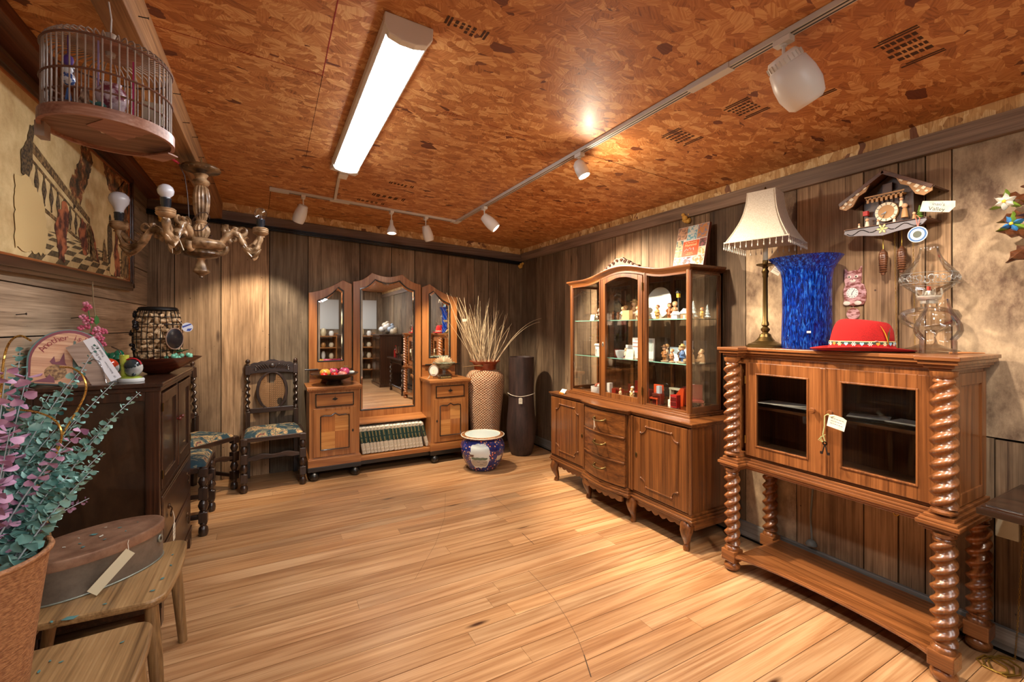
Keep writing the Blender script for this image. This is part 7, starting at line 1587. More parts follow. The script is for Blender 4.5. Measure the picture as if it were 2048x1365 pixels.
for (z0, z1) in ((.37, .595), (.13, .345)):
    b = MB(); b.box(-W_+.045, W_-.045, -Dp-.003, -Dp+.018, z0, z1); b.box(-W_+.055, W_-.055, -Dp-.005, -Dp, z0+.012, z1-.012); dr = b.obj('drawer', WO['x'], tbx, .003)
    for x in (-.27, .27): drop_pull(dr, x, (z0+z1)/2)
price_tag('paper_tag', T(-.27, -Dp-.026, .37), .055, .085, None, tbx, seed=41)
b = MB(); b.tube([(-.27, -Dp-.02, .475), (-.265, -Dp-.026, .44), (-.27, -Dp-.026, .41)], .0014, 5); b.obj('tag_string', M_string, tbx)

# things on the tallboy
ZA = TZ+.0005
tr = thing('wooden_tray', 'oval reddish wooden tray bowl on the tallboy under the cork jar', 'tray', (-.55, 3.12, ZA), .1)
b = MB(); b.lathe([(0, .0), (.05, 0), (.07, .012), (.12, .035), (.165, .062), (.200, .086), (.203, .090), (.197, .090), (.16, .070), (.10, .040), (.05, .022), (0, .020)], n=56, sy=.72, sx=.98); b.obj('tray_body', wood('tray_wood', '2c120a', '5a2a1a', '7c4530', 'x', 2, .3, .3), tr)
M_cork = speck('cork', 'b8946a', 'e0c49c', 60, .85, 3, .4, .65, bump=.1)
jr = thing('cork_jar', 'barrel shaped wire cage full of wine corks standing in the tray', 'jar', (-.555, 3.13, ZA+.024))
H_ = .335
def jrad(z): return .086+.026*math.sin(PI*min(1, max(0, z/H_)))**.7
M_wire = plain('black_wire', '17120f', .5, .5)
b = MB()
for z in (.01, .05, .105, .17, .25, .29, .33): b.tube([(jrad(z)*math.cos(2*PI*i/40), jrad(z)*math.sin(2*PI*i/40), z) for i in range(40)], .0024 if z not in (.33,) else .005, 6, closed=True)
b.obj('wire_rings', M_wire, jr)
for k in range(24):
    a = 2*PI*k/24; b = MB(); b.tube([(jrad(.005+i*.033)*math.cos(a), jrad(.005+i*.033)*math.sin(a), .005+i*.033) for i in range(11)], .002, 5); b.obj('wire_upright', M_wire, jr)
b = MB(); b.lathe([(0, .328), (.08, .328), (.088, .334), (.088, .342), (.078, .346), (0, .344)], n=36); b.lathe([(0, 0), (.08, 0), (.085, .006), (0, .008)], n=30); b.obj('jar_rim', M_wire, jr)
R_ = random.Random(8); cork = MB(); cork.lathe([(0, -.021), (.0095, -.021), (.0105, -.018), (.0108, .018), (.0098, .021), (0, .021)], n=12); first = None
npos = []
for lay in range(11):
    z = .024+lay*.0275; rr = jrad(z)-.017
    for k in range(15):
        a = 2*PI*(k+.5*(lay % 2))/15+R_.uniform(-.08, .08); npos.append((rr*math.cos(a), rr*math.sin(a), z+R_.uniform(-.003, .003), R_.uniform(0, PI), R_.uniform(0, 6.3)))
ck0 = None
for i, (x, y, z, t1, t2) in enumerate(npos):
    if ck0 is None: ck0 = cork.obj('wine_cork', M_cork); o = ck0
    else: o = ck0.copy(); C.objects.link(o)
    o.location = (-.555+x, 3.13+y, ZA+.024+z); o.rotation_euler = (t1, t1*.7, t2); o.scale = (.95,)*3
    tag(o, 'wine cork packed with the others inside the wire barrel jar', 'cork', 'wine corks in the wire jar')
# dark grape decorations and the black oval plaque
for k, (a, z) in enumerate(((-2.5, .26), (-2.35, .24), (-2.6, .13), (-2.75, .06), (-2.4, .05), (-2.1, .03), (-3.0, .2), (-2.9, .31))):
    b = MB(); R2 = random.Random(k)
    for q in range(5): b.ell(((jrad(z)+.004)*math.cos(a+R2.uniform(-.12, .12)), (jrad(z)+.004)*math.sin(a+R2.uniform(-.12, .12)), z+R2.uniform(-.018, .018)), .0095, n=8, k=6)
    b.obj('metal_grapes', plain('black_grapes', '1e181a', .3, .4), jr)
aq = -.80; Pq = Vector(((jrad(.16)+.012)*math.cos(aq), (jrad(.16)+.012)*math.sin(aq), .17)); Mq = T(*Pq) @ R(aq) @ R(PI/2, 'Y')
b = MB(); b.lathe([(0, .004), (.050, .004), (.052, .002), (.052, -.002), (0, -.002)], n=36, M=Mq, sx=1.1, sy=.9); pq = b.obj('oval_plaque', plain('plaque_black', '1c1c20', .25), jr)
b = MB(); b.tube([tuple(Mq @ Vector((.0575*math.cos(2*PI*i/36), .047*math.sin(2*PI*i/36), .003))) for i in range(36)], .003, 6, closed=True); b.obj('plaque_rim', plain('plaque_rim', '8a6a54', .5), pq)
b = MB(); b.lathe([(0, .0012), (.026, .0012), (.026, -.0012), (0, -.0012)], n=28, M=R(PI/2, 'X')); sg_ = b.obj('round_tag', plain('tag_porcelain', 'd8dde8', .3), loc=(-.415, 3.08, 1.40)); sg_.rotation_euler = (0, 0, .15); tag(sg_, 'round blue and white tag hanging right of the cork jar', 'price tag')
b = MB(); b.prism([(-.024, .006), (.014, .021), (.02, .016), (-.022, -.004)], -.0018, -.0013, 'y'); b.prism([(.0, -.008), (.022, -.006), (.012, -.021), (-.004, -.02)], -.0018, -.0013, 'y'); b.obj('tag_print', plain('tag_print_blue', '3a4fa0', .4), sg_)
b = MB(); b.tube([(-.02, 0, .016), (-.05, .01, .05), (-.075, .03, .066)], .001, 5); b.obj('tag_string', M_string, sg_)
# green glass grapes
def grapes(loc, n, r, spread, col, lab, leafy=True, seed=0):
    t = thing('glass_grapes', lab, 'ornament', loc); R2 = random.Random(seed); m = plain('grape_'+col, col, .12, coat=.6)
    for k in range(n):
        b = MB(); p = (R2.uniform(-spread[0], spread[0]), R2.uniform(-spread[1], spread[1]), r+R2.uniform(0, spread[2])); b.ell(p, (r, r, r*1.1), n=12, k=8); b.obj('grape', m, t)
    if leafy:
        b = MB()
        for a in range(3): b.prism([(0, -.006), (.02, -.022), (.03, -.008), (.05, -.01), (.04, .008), (.045, .02), (.02, .016), (0, .006)], 0, .0015, 'z', M=T(0, 0, spread[2]+r*1.8) @ R(a*.9-.3) @ R(-.3, 'Y'))
        b.obj('vine_leaf', plain('vine_leaf', '2c4a22', .5), t)
    return t
grapes((-.455, 3.06, ZA+.075), 13, .0115, (.055, .02, .022), '78c0a0', 'light green glass grapes lying in front of the cork jar', True, 2)
grapes((-.74, 3.05, ZA), 15, .022, (.035, .03, .10), '1f6a4a', 'dark green glass bunch of large beads left of the tray', False, 5)
b = MB(); b.tube([(-.67, 2.98, ZA+.09), (-.70, 3.02, ZA+.14), (-.735, 3.05, ZA+.155)], .003, 6); tag(b.obj('twig', plain('vine_stalk', '4a3424', .7)), 'dark curved stalk of the green glass bunch', 'twig')
# pink blossom sprig
ps = thing('blossom_sprig', 'artificial pink blossom sprig standing behind the wine sign on the tallboy', 'flower', (-.80, 3.02, ZA))
b = MB(); b.tube([(0, 0, 0), (.0, 0, .15), (-.01, 0, .28), (-.022, 0, .37)], .0022, 6); b.tube([(0, 0, .17), (.03, 0, .21)], .0018, 5); b.obj('stem', plain('sprig_green', '4a7a3a', .6), ps)
M_pk = plain('blossom_pink', 'd0607c', .6); M_pk2 = plain('blossom_light', 'e08fa4', .6); R_ = random.Random(3)
for k, (x, z) in enumerate(((-.028, .375), (-.015, .36), (-.03, .35), (-.04, .31), (-.02, .30), (-.005, .29), (-.03, .285), (-.045, .255), (-.02, .26), (.015, .25), (.03, .24), (.0, .235), (.02, .22), (.045, .235), (.03, .20), (.01, .20), (.025, .18), (.04, .17), (-.0, .19))):
    b = MB(); 
    for q in range(5): a = q*1.257+k; b.ell((x+.008*math.cos(a), R_.uniform(-.012, .012), z+.008*math.sin(a)), (.007, .003, .007), n=8, k=5)
    b.obj('blossom', M_pk if k % 3 else M_pk2, ps)
b = MB(); b.prism([(0, 0), (.012, .012), (.010, .035), (0, .05), (-.008, .03), (-.006, .01)], -.001, .001, 'y', M=T(.012, 0, .27)); b.obj('leaf', plain('sprig_leaf', '4f8a48', .5), ps)
# ceramic mushrooms-like figurines: a round hedgehog style pot with a hollow trunk
def cer(loc, capc, lab, rz):
    t = thing('ceramic_figurine', lab, 'figurine', loc, rz)
    b = MB(); b.lathe([(0, 0), (.052, 0), (.054, .010), (.05, .016), (0, .02)], n=28, sy=.75); b.obj('base', pm('d4d6d4'), t)
    b = MB(); b.lathe([(0, .014), (.046, .016), (.040, .022), (0, .03)], n=24, sy=.75); b.obj('moss', pm('8a9a34'), t)
    b = MB(); b.ell((.012, 0, .062), (.036, .030, .042), M=R(.25, 'Y'), n=20, k=14); b.obj('bird_body', speck('bird_glaze', '60686a', 'd8d8d2', 12, .15, 2, .4, .62, coat=.6), t)
    b = MB(); b.ell((.010, 0, .074), (.037, .031, .034), M=R(.25, 'Y'), n=20, k=14); b.ell((.024, -.022, .034), .008); bq = b.obj('dark_cap', pm(capc, .15), t)
    return t
f1 = cer((-.585, 2.72, ZA), '2a3438', 'ceramic bird figurine with a green hollow stump, right of the price card', -.3)
b = MB(); b.lathe([(.014, .018), (.013, .05), (.017, .10), (.019, .125), (.016, .126), (.012, .10)], (-.028, 0, 0), 16); b.obj('hollow_stump', speck('stump_glaze', '8a9a20', 'c8cc58', 30, .15, coat=.5), f1)
b = MB(); b.tube([(.010+.038*math.sin(a), -.010, .074+.036*math.cos(a)) for a in [-.6+i*.22 for i in range(10)]], .0035, 6); b.obj('red_crest', pm('b81e2a'), f1)
f2 = cer((-.69, 2.78, ZA), 'b83a1c', 'ceramic bird figurine with a red cap half behind the price card', .3)
# acrylic stand with the card
ac = thing('acrylic_card_stand', 'clear bent stand holding a wood grain and white printed card', 'sign', (-.665, 2.655, ZA), .18)
Mc = T(-.035, .0, .098) @ R(D(-27), 'Y') @ R(D(-8), 'X')
b = MB(); b.box(-.050, .050, -.0008, .0008, -.105, .105, 0, None, Mc); cb_ = b.obj('card', wood('card_grain', '8a7468', 'a89080', 'b8a294', 'x', 2, .5, .2), ac)
b = MB(); b.box(.012, .052, -.0016, -.0008, -.106, .106, 0, None, Mc); wc = b.obj('white_band', plain('card_white', 'e4e4ea', .5), cb_)
Mt = Mc @ T(.024, -.0019, .03) @ R(PI/2, 'X') @ R(-PI/2)
text('card_lettering', 'Am Ende des', .0135, Mc @ T(.026, -.0019, .035) @ R(PI/2, 'X') @ R(PI/2), M_black, wc); text('card_lettering', 'Tresor für', .0135, Mc @ T(.042, -.0019, .035) @ R(PI/2, 'X') @ R(PI/2), M_black, wc)
text('card_lettering', 'Barbara Ortmann', .0085, Mc @ T(.034, -.0019, -.045) @ R(PI/2, 'X') @ R(PI/2), M_ink2, wc); text('card_lettering', 'W', .012, Mc @ T(.034, -.0019, -.092) @ R(PI/2, 'X') @ R(PI/2), M_ink2, wc)
b = MB()
pts = [(-.055, .028, .10), (-.035, .01, .115), (-.015, .004, .105), (-.002, .0, .06), (.008, -.004, .01), (.02, -.006, .004), (.05, -.006, .003)]
for oy in (-.03, .03): b.tube([(x, y+oy*.5-.012, z) for x, y, z in pts], .0022, 6)
b.grid(lambda u, v: (pts[int(round(u*6))][0], pts[int(round(u*6))][1]+(v-.5)*.03-.012, pts[int(round(u*6))][2]), 6, 1); b.obj('stand', glass('acrylic', (.92, .95, .97), 1.2, add=.1), ac)
# barrel top wine sign
ws_ = thing('wine_sign', 'round wooden barrel sign with a painted wine scene leaning on the tallboy', 'sign', (-.80, 2.655, ZA), D(18), rot=(D(-10), D(9), D(18)))
pl = [(-.115, 0), (.095, 0)]+[(.125*math.cos(a)-.005, .115+.135*math.sin(a)) for a in [D(-15)+D(205)*i/22 for i in range(23)]]
b = MB(); b.prism(pl, -.008, .022, 'y'); b.obj('green_edge', plain('sign_green', '5e7a78', .6), ws_, .002)
pl2 = [(x*.95, .004+z*.97) for x, z in pl]; b = MB(); b.prism(pl2, -.0095, -.008, 'y'); b.obj('maroon_border', plain('sign_maroon', '84404a', .6), ws_)
pl3 = [(x*.88-.002, .006+z*.91) for x, z in pl]; b = MB(); b.prism(pl3, -.011, -.009, 'y'); fc = b.obj('sign_face', wood('sign_face', 'b07a5a', 'd8ac88', 'e8c8a4', 'x', 1.2, .6, .05, stain=((.8, .6, .5), 9, .6)), ws_)
Qs = lambda x, z, a=0: T(x, -.0114, z) @ R(PI/2, 'X') @ R(a)
M_mr = plain('sign_red_letters', '8c3434', .6)
word = "Another is Wine"
for i, chx in enumerate(word):
    if chx == ' ': continue
    a = D(158)-D(128)*i/(len(word)-1); text('lettering', chx, .036, Qs(.092*math.cos(a)-.004, .115+.098*math.sin(a), a-PI/2), M_mr, fc, .0002)
b = MB(); b.prism([(.0, .20), (.008, .198), (.018, .14), (.036, .10), (.05, .02), (.03, .012), (.012, .10), (.004, .16)], -.0122, -.011, 'y'); b.obj('painted_bottle', plain('bottle_green', '4a5a4c', .4), fc)
b = MB(); b.prism([(-.05, .125), (-.042, .10), (-.030, .105), (-.022, .145), (-.012, .10), (-.005, .088), (-.05, .09), (-.06, .10)], -.0122, -.011, 'y'); b.prism([(.03, .13), (.05, .135), (.058, .10), (.045, .085), (.03, .10)], -.0124, -.011, 'y'); b.prism([(-.10, .01), (-.06, .03), (-.045, .06), (-.03, .01)], -.0122, -.011, 'y'); b.prism([(.02, .05), (.06, .08), (.07, .03), (.03, .015)], -.0126, -.011, 'y'); b.obj('painted_grapes', plain('grape_maroon', '7c4450', .6), fc)
b = MB(); b.ell((-.035, -.011, .055), (.035, .0015, .035)); b.obj('painted_cluster', speck('cluster', '6a4a30', 'b08a5c', 90, .6), fc)
# ---------------------------------------------------------------- framed tapestry on the left wall
pic = thing('framed_tapestry', 'wide dark framed tapestry of a terrace scene on the left wall', 'picture', (XL+.0, 4.28, 1.672), 0, rot=(0, 0, 0))
pic.rotation_euler = (D(1.5), 0, PI/2)   # local x -> world +y, hung slightly crooked
pic.matrix_basis = T(XL+.001, 4.28, 1.672) @ R(D(1.6), 'X') @ R(PI/2)
PW, PH = 2.25, .845
WP = woods('frame_wood', '1f0f08', '44271a', '5e3a28', scale=1, rough=.35, coat=.3, bump=.05)
fw = .062
b = MB()
for (o0, o1, y0, y1) in ((0, .022, -.022, -.002), (.018, .052, -.034, -.002), (.048, fw, -.024, -.002)):
    b.box(-PW+o0, -o0, y0, y1, o0, o1); b.box(-PW+o0, -o0, y0, y1, PH-o1, PH-o0); b.box(-o1, -o0, y0, y1, o0, PH-o0); b.box(-PW+o0, -PW+o1, y0, y1, o0, PH-o0)
b.obj('frame', WP['x'], pic, .003)
b = MB(); o0, o1 = fw-.003, fw+.010
b.box(-PW+o0, -o0, -.018, -.002, o0, o1); b.box(-PW+o0, -o0, -.018, -.002, PH-o1, PH-o0); b.box(-o1, -o0, -.018, -.002, o0, PH-o0); b.obj('inner_slip', wood('slip', '6a3416', 'a05c2c', 'b87840', 'x', 2, .35, .2), pic)
M_canv = speck('tapestry_ground', 'a98a58', 'd6bf8c', 6, .85, 10, .3, .62, bump=.1)
b = MB(); b.box(-PW+fw, -fw, -.010, -.004, fw, PH-fw); cv = b.obj('tapestry', M_canv, pic)
def M_fol_f():
    m, nt, bs, L = nm('tapestry_foliage')
    tc = N(nt, 'ShaderNodeTexCoord'); n1 = N(nt, 'ShaderNodeTexNoise', i_Scale=14, i_Detail=9, i_Roughness=.7); L.new(tc.outputs['Object'], n1.inputs[0])
    rp = N(nt, 'ShaderNodeValToRGB'); e = rp.color_ramp.elements; e[0].position = .40; e[0].color = c4(hexc('2a2016')); e[1].position = .62; e[1].color = c4(hexc('b89a60')); q = e.new(.5); q.color = c4(hexc('5e4628')); q = e.new(.56); q.color = c4(hexc('8a4a28'))
    L.new(n1.outputs[0], rp.inputs[0]); L.new(rp.outputs[0], bs.inputs['Base Color']); bs.inputs['Roughness'].default_value = .9; return m
M_fol = M_fol_f(); M_tk = speck('tap_dark', '2c2216', '6a5638', 70, .9); M_tk2 = speck('tap_brown', '4a3820', '8e7248', 60, .9); M_tr = speck('tap_red', '4a2418', 'a8623c', 22, .9); M_tl = plain('tap_light', 'cdb27c', .9)
YT = -.0108
def blob(name, pts, m, d=0, jag=0, seed=0):
    R2 = random.Random(seed); Q = []
    for i in range(len(pts)):
        p, q = pts[i], pts[(i+1) % len(pts)]; n_ = max(1, int(math.hypot(q[0]-p[0], q[1]-p[1])/.02)) if jag else 1
        for k in range(n_):
            f = k/n_; Q.append((p[0]+(q[0]-p[0])*f+(R2.uniform(-jag, jag) if k else 0), p[1]+(q[1]-p[1])*f+(R2.uniform(-jag, jag) if k else 0)))
    b = MB(); b.prism(Q, YT-d-.0004, YT-d+.0002, 'y'); return b.obj(name, m, cv)
# foliage at the right and top, checker terrace, balustrade, figures
blob('woven_trees', [(-.07, .07), (-.07, .78), (-.62, .78), (-.55, .68), (-.45, .60), (-.36, .50), (-.30, .36), (-.22, .30), (-.18, .18), (-.20, .07)], M_fol, 0, .02, 1)
blob('woven_trees', [(-.80, .72), (-.95, .50), (-1.02, .40), (-1.1, .38), (-1.15, .5), (-1.05, .62), (-.98, .76), (-.85, .78)], M_fol, 0, .018, 2)
b = MB()
for i in range(14):
    for j in range(8):
        if (i+j) % 2 == 0: continue
        x0 = -1.75+.14*i+.05*j; z0 = .075+.033*j-.0018*j*j; w_ = .13-.004*j; h2 = .033-.0018*(2*j+1)
        if x0 > -.28 or z0 > .27 or x0 < -1.7: continue
        if z0 > .20 and x0 > -.55: continue
        b.prism([(x0, z0), (x0+w_, z0), (x0+w_+.05, z0+h2), (x0+.05, z0+h2)], YT-.0003, YT+.0002, 'y')
b.obj('woven_paving', speck('tap_tile', '4a3d28', '6a5838', 60, .9), cv)
b = MB(); b.prism([(-1.60, .60), (-.86, .38), (-.86, .345), (-1.60, .55)], YT-.0012, YT, 'y'); b.prism([(-1.60, .52), (-.88, .325), (-.88, .315), (-1.60, .505)], YT-.0012, YT, 'y'); b.prism([(-1.60, .35), (-.88, .215), (-.88, .20), (-1.60, .33)], YT-.0012, YT, 'y'); b.prism([(-.90, .345), (-.86, .345), (-.84, .17), (-.89, .18)], YT-.0014, YT, 'y'); b.obj('woven_balustrade', M_tk2, cv)
for k in range(9):
    x = -1.52+.075*k; zt_ = .49-.272*(.075*k)*1.0; zb_ = .34-.19*(.075*k); h2 = zt_-zb_; pr = [(.2, 0), (.35, .05), (.2, .12), (.25, .2), (1, .5), (.55, .75), (.25, .85), (.4, .95), (.3, 1)]
    b = MB(); w_ = .024; b.prism([(x+w_*r_, zb_+h2*z) for r_, z in pr]+[(x-w_*r_, zb_+h2*z) for r_, z in pr[::-1]], YT-.0014, YT, 'y'); b.obj('woven_baluster', M_tk, cv)
blob('woven_flowers', [(-1.30, .10), (-1.22, .10), (-1.20, .22), (-1.16, .34), (-1.22, .40), (-1.30, .34), (-1.34, .24)], M_tr, .0016, .015, 3); blob('woven_flowers', [(-.98, .17), (-.90, .17), (-.92, .32), (-.98, .36), (-1.04, .28)], M_tr, .0016, .015, 4)
blob('woven_stairs', [(-.86, .345), (-.74, .14), (-.86, .15)], M_tk2, .001); blob('woven_stairs', [(-.845, .34), (-.80, .30), (-.70, .13), (-.74, .14)], M_tr, .0012, .008, 9)
blob('woven_man', [(-.53, .15), (-.47, .15), (-.45, .26), (-.465, .38), (-.48, .42), (-.475, .455), (-.495, .475), (-.515, .455), (-.51, .42), (-.54, .39), (-.545, .28)], M_tk, .002, .004, 5)
blob('woven_lady', [(-.42, .08), (-.28, .08), (-.30, .20), (-.345, .28), (-.33, .34), (-.35, .37), (-.365, .40), (-.385, .38), (-.385, .34), (-.40, .28), (-.43, .20)], M_tr, .002, .006, 6)
blob('woven_gown', [(-.52, .10), (-.44, .08), (-.40, .12), (-.42, .20), (-.46, .24), (-.50, .19)], M_tl, .0026, .006, 7); blob('woven_gown', [(-1.72, .10), (-1.45, .10), (-1.42, .20), (-1.46, .34), (-1.60, .42), (-1.72, .4)], M_tl, .0026, .01, 8)
blob('woven_urn', [(-.26, .09), (-.10, .09), (-.11, .25), (-.25, .27)], speck('tap_stone', '4a3a26', '94784c', 30, .9), .002, .008, 10); blob('woven_dog', [(-.66, .16), (-.56, .15), (-.57, .22), (-.60, .27), (-.61, .30), (-.63, .27), (-.64, .22)], M_tk2, .002, .008, 11)
blob('woven_urn', [(-1.66, .42), (-1.60, .40), (-1.56, .48), (-1.55, .60), (-1.52, .66), (-1.58, .65), (-1.60, .58), (-1.66, .52)], M_tk, .002, .006, 12)

# ---------------------------------------------------------------- birdcage hanging from the beam
cg = thing('birdcage', 'round bamboo birdcage with hanging trinkets under the ceiling beam', 'birdcage', (-.412, 1.70, 1.955))
M_bam = plain('bamboo', '9c8a7c', .45); M_bamd = plain('bamboo_dark', '6a4434', .45); M_hoop = wood('hoop_wood', '7a4a38', 'a87860', 'c8a490', 'x', 1, .45, .15, bump=.05)
RC = .144; HC = .245
b = MB(); n = 72
b.lathe([(RC-.003, .0), (RC+.006, .0), (RC+.006, .030), (RC-.003, .030), (RC-.003, 0)], n=n); b.obj('bottom_hoop', M_hoop, cg)
b = MB(); b.prism([((RC-.002)*math.cos(2*PI*i/60), (RC-.002)*math.sin(2*PI*i/60)) for i in range(60)], .010, .014, 'z'); fl_ = b.obj('floor_board', wood('cage_floor', '6a4a34', '947258', 'ac8c70', 'x', .8, .6, .05, stain=((.6, .5, .45), 5, .7)), cg)
b = MB(); b.box(-.02, .015, -.015, .0, .0088, .0098); b.obj('label', M_paper, fl_)
b = MB(); pz = [(-.03+.0, -.13), (.13, -.03)]; 
b.prism([(.02, -.125), (.10, -.075)]+[(.11-.012*k+(.006 if k % 2 else 0), -.075+.014*k) for k in range(1, 9)]+[(-.04, -.05)], .0075, .0095, 'z'); b.obj('zigzag_panel', M_hoop, cg)
b = MB(); b.prism([(.05, .10), (.13, .03), (.15, .06), (.10, .13)], -.012, -.008, 'z'); b.obj('corner_panel', M_hoop, cg); b = MB(); b.prism([(-RC-.01, -.02), (-RC+.01, -.02), (-RC+.01, .02), (-RC-.01, .02)], -.03, .01, 'z'); b.obj('edge_block', M_bam, cg)
NB = 52
bar_o = None
for k in range(NB):
    a = 2*PI*k/NB
    if bar_o is None:
        b = MB(); P = [(RC-.003, 0, .02), (RC-.003, 0, HC-.03), (RC-.006, 0, HC-.012), (RC-.016, 0, HC-.002), (RC-.032, 0, HC+.002), (RC-.06, 0, HC+.002), (.06, 0, HC+.006)]; b.tube(P, .0020, 6); bar_o = b.obj('cage_bar', M_bam, cg); continue
    c_ = bar_o.copy(); C.objects.link(c_); c_.rotation_euler = (0, 0, a)
for z, r_, m in ((.125, RC, M_bamd), (.075, RC-.006, M_bamd), (.218, RC, M_bamd)):
    b = MB(); b.tube([(r_*math.cos(2*PI*i/60), r_*math.sin(2*PI*i/60), z) for i in range(60)], .0028, 6, closed=True); b.obj('cage_ring', m, cg)
b = MB(); b.lathe([(0, HC+.002), (.072, HC+.002), (.076, HC+.006), (.072, HC+.010), (0, HC+.010)], n=36); b.obj('top_disc', M_hoop, cg)
b = MB(); b.lathe([(.0, HC-.012), (.010, HC-.010), (.012, HC+.0), (.008, HC+.012), (.008, HC+.03), (.012, HC+.042), (.017, HC+.052), (.014, HC+.055), (0, HC+.053)], n=20); b.obj('turned_finial', plain('bone_knob', 'b8a898', .35, coat=.4), cg)
b = MB(); b.tube([(0, 0, HC+.05), (.002, 0, HC+.10), (-.004, 0, HC+.15)], .0022, 6); b.obj('cord', plain('white_cord', 'c8c4be', .5), cg)
b = MB(); b.tube([(-.10, -.08, .055), (.10, -.03, .055)], .005, 8); b.tube([(-.12, .05, .055), (.13, .05, .075)], .004, 8); b.obj('perch', M_bamd, cg)
b = MB(); b.box(.055, .105, .085, .09, .02, .16); b.obj('food_card', plain('ivory_panel', 'bdb298', .6), cg)
def hang(name, lab, cat, loc, parts):
    t = thing(name, lab, cat, (-.412+loc[0]*.9, 1.70+loc[1]*.9, 1.955+loc[2]*.95))
    for f in parts: f(t)
    return t
M_bw2 = speck('delft', '3a5a9c', 'dde2ea', 60, .15, 2, .42, .5, coat=.5)
def p_rib(m, L_, w_=.004):
    def f(t): b = MB(); b.box(-w_/2, w_/2, -.0008, .0008, 0, L_); b.obj('ribbon', m, t)
    return f
M_vio = plain('ribbon_violet', '5a3a90', .5); M_lil = plain('ribbon_lilac', '9a8ab8', .5); M_pnk = plain('ribbon_pink', 'c02c6c', .5)
def q1(t):
    b = MB(); b.ell((0, 0, -.02), (.015, .015, .019), n=16, k=12); b.ell((0, 0, .004), .011); b.ell((.009, 0, .012), .004); b.ell((-.009, 0, .012), .004); b.obj('porcelain_bear', M_bw2, t)
    b = MB(); b.ell((0, 0, .03), (.012, .008, .016), n=8, k=6); b.obj('bow', M_vio, t)
    b = MB()
    for k in range(7): b.tube([(0, 0, -.04), (.003*math.cos(k), .003*math.sin(k), -.06), (.008*math.cos(k), .008*math.sin(k), -.095)], .0022, 5)
    b.obj('tassel', plain('tassel_blue', '4a6fae', .6), t)
hang('porcelain_pendant', 'blue and white porcelain bear pendant with a tassel hanging inside the cage', 'ornament', (-.085, -.055, .155), [p_rib(M_vio, .10), q1])
def q2(t):
    b = MB(); b.lathe([(0, 0), (.02, 0), (.024, .01), (.036, .03), (.038, .05), (.028, .068), (.022, .072), (.024, .08), (.0, .08)], n=24, M=R(.25, 'X')); b.obj('jar_body', speck('imari_small', '7a3a4c', 'd0c0cc', 45, .15, 3, .42, .56, coat=.6), t)
hang('porcelain_jar', 'small purple and white porcelain jar on the cage perch', 'jar', (.015, -.035, .062), [q2])
def q3(t):
    b = MB(); b.lathe([(0, 0), (.025, 0), (.030, .008), (.030, .018), (.022, .026), (0, .028)], n=20, sy=.7); b.obj('dish_body', M_bw2, t)
hang('porcelain_dish', 'little blue and white lidded dish at the right inside the cage', 'dish', (.090, -.05, .016), [q3])
def q4(t):
    R2 = random.Random(2); b = MB()
    for k in range(14): b.tube([(R2.uniform(-.006, .006), R2.uniform(-.006, .006), .09), (R2.uniform(-.012, .012), R2.uniform(-.01, .01), .045), (R2.uniform(-.016, .016), R2.uniform(-.01, .01), .0)], [.003, .004, .0015], 5)
    b.ell((0, 0, .05), (.012, .010, .016)); b.obj('feather_doll', speck('doll_brown', '5a3a28', 'b89478', 50, .8), t)
hang('doll', 'brown straw doll figure at the left inside the birdcage', 'ornament', (-.05, -.045, .02), [q4])
def q5(t):
    b = MB(); b.ell((0, 0, .012), (.014, .010, .010)); b.ell((.012, 0, .022), .006); b.tube([(-.01, 0, .012), (-.024, 0, .02)], [.005, .002], 6); b.obj('bird_body', plain('teal_bird', '4a8a88', .3), t)
hang('toy_bird', 'tiny teal toy bird perched in the middle of the cage', 'ornament', (-.008, -.062, .058), [q5])
hang('ribbon', 'pink ribbon hanging down inside the birdcage', 'ribbon', (.06, -.01, .012), [p_rib(M_pnk, .22, .0045)]); hang('ribbon', 'lilac ribbon hanging in the middle of the birdcage', 'ribbon', (-.012, -.07, .1), [p_rib(M_lil, .15)])

# ---------------------------------------------------------------- carved chandelier
CH = (-.356, 3.13)
cl = thing('chandelier', 'carved gilt wood chandelier with bare bulbs hanging from the ceiling beam', 'chandelier', (CH[0], CH[1], 0))
M_gilt = speck('gilt_wood', '553819', 'c4a078', 20, .42, 5, .35, .68, metal=.12, coat=.25, bump=.1); M_giltd = speck('gilt_wood_dark', '2c1a0c', '7a5834', 18, .45, 5, .35, .68, metal=.1, coat=.2)
flute = lambda k, d: (lambda a, z: 1-d*abs(math.sin(k*a)))
b = MB(); b.tube([(.0, 0, 2.385), (.0, 0, 2.33)], .003, 6); b.obj('hook', M_ab, cl)
b = MB(); b.lathe([(.0, 2.335), (.085, 2.335), (.094, 2.328), (.096, 2.318), (.088, 2.308), (.05, 2.304), (.04, 2.296), (.032, 2.29)], n=48, rf=lambda a, z: 1+.025*math.sin(18*a)*(z > 2.305)); 
for k in range(20):
    a = 2*PI*k/20; b.ell((.088*math.cos(a), .088*math.sin(a), 2.319), (.006, .011, .012), M=R(a), n=8, k=6)
b.obj('canopy', M_giltd, cl)
b = MB(); b.lathe([(.028, 2.295), (.036, 2.285), (.028, 2.275), (.026, 2.262), (.040, 2.252), (.044, 2.240), (.036, 2.228), (.027, 2.22)], n=28); b.obj('collar', M_gilt, cl)
b = MB(); b.lathe([(.026, 2.22), (.036, 2.205), (.042, 2.17), (.043, 2.13), (.038, 2.07), (.028, 2.03), (.024, 2.02)], n=64, rf=flute(7, .16)); b.obj('fluted_stem', M_gilt, cl)
b = MB(); b.lathe([(.024, 2.022), (.030, 2.012), (.024, 2.002), (.03, 1.995)], n=28); b.lathe([(.028, 1.996), (.040, 1.98), (.044, 1.96), (.038, 1.935), (.028, 1.92)], n=56, rf=flute(7, .14)); b.obj('lower_knop', M_gilt, cl)
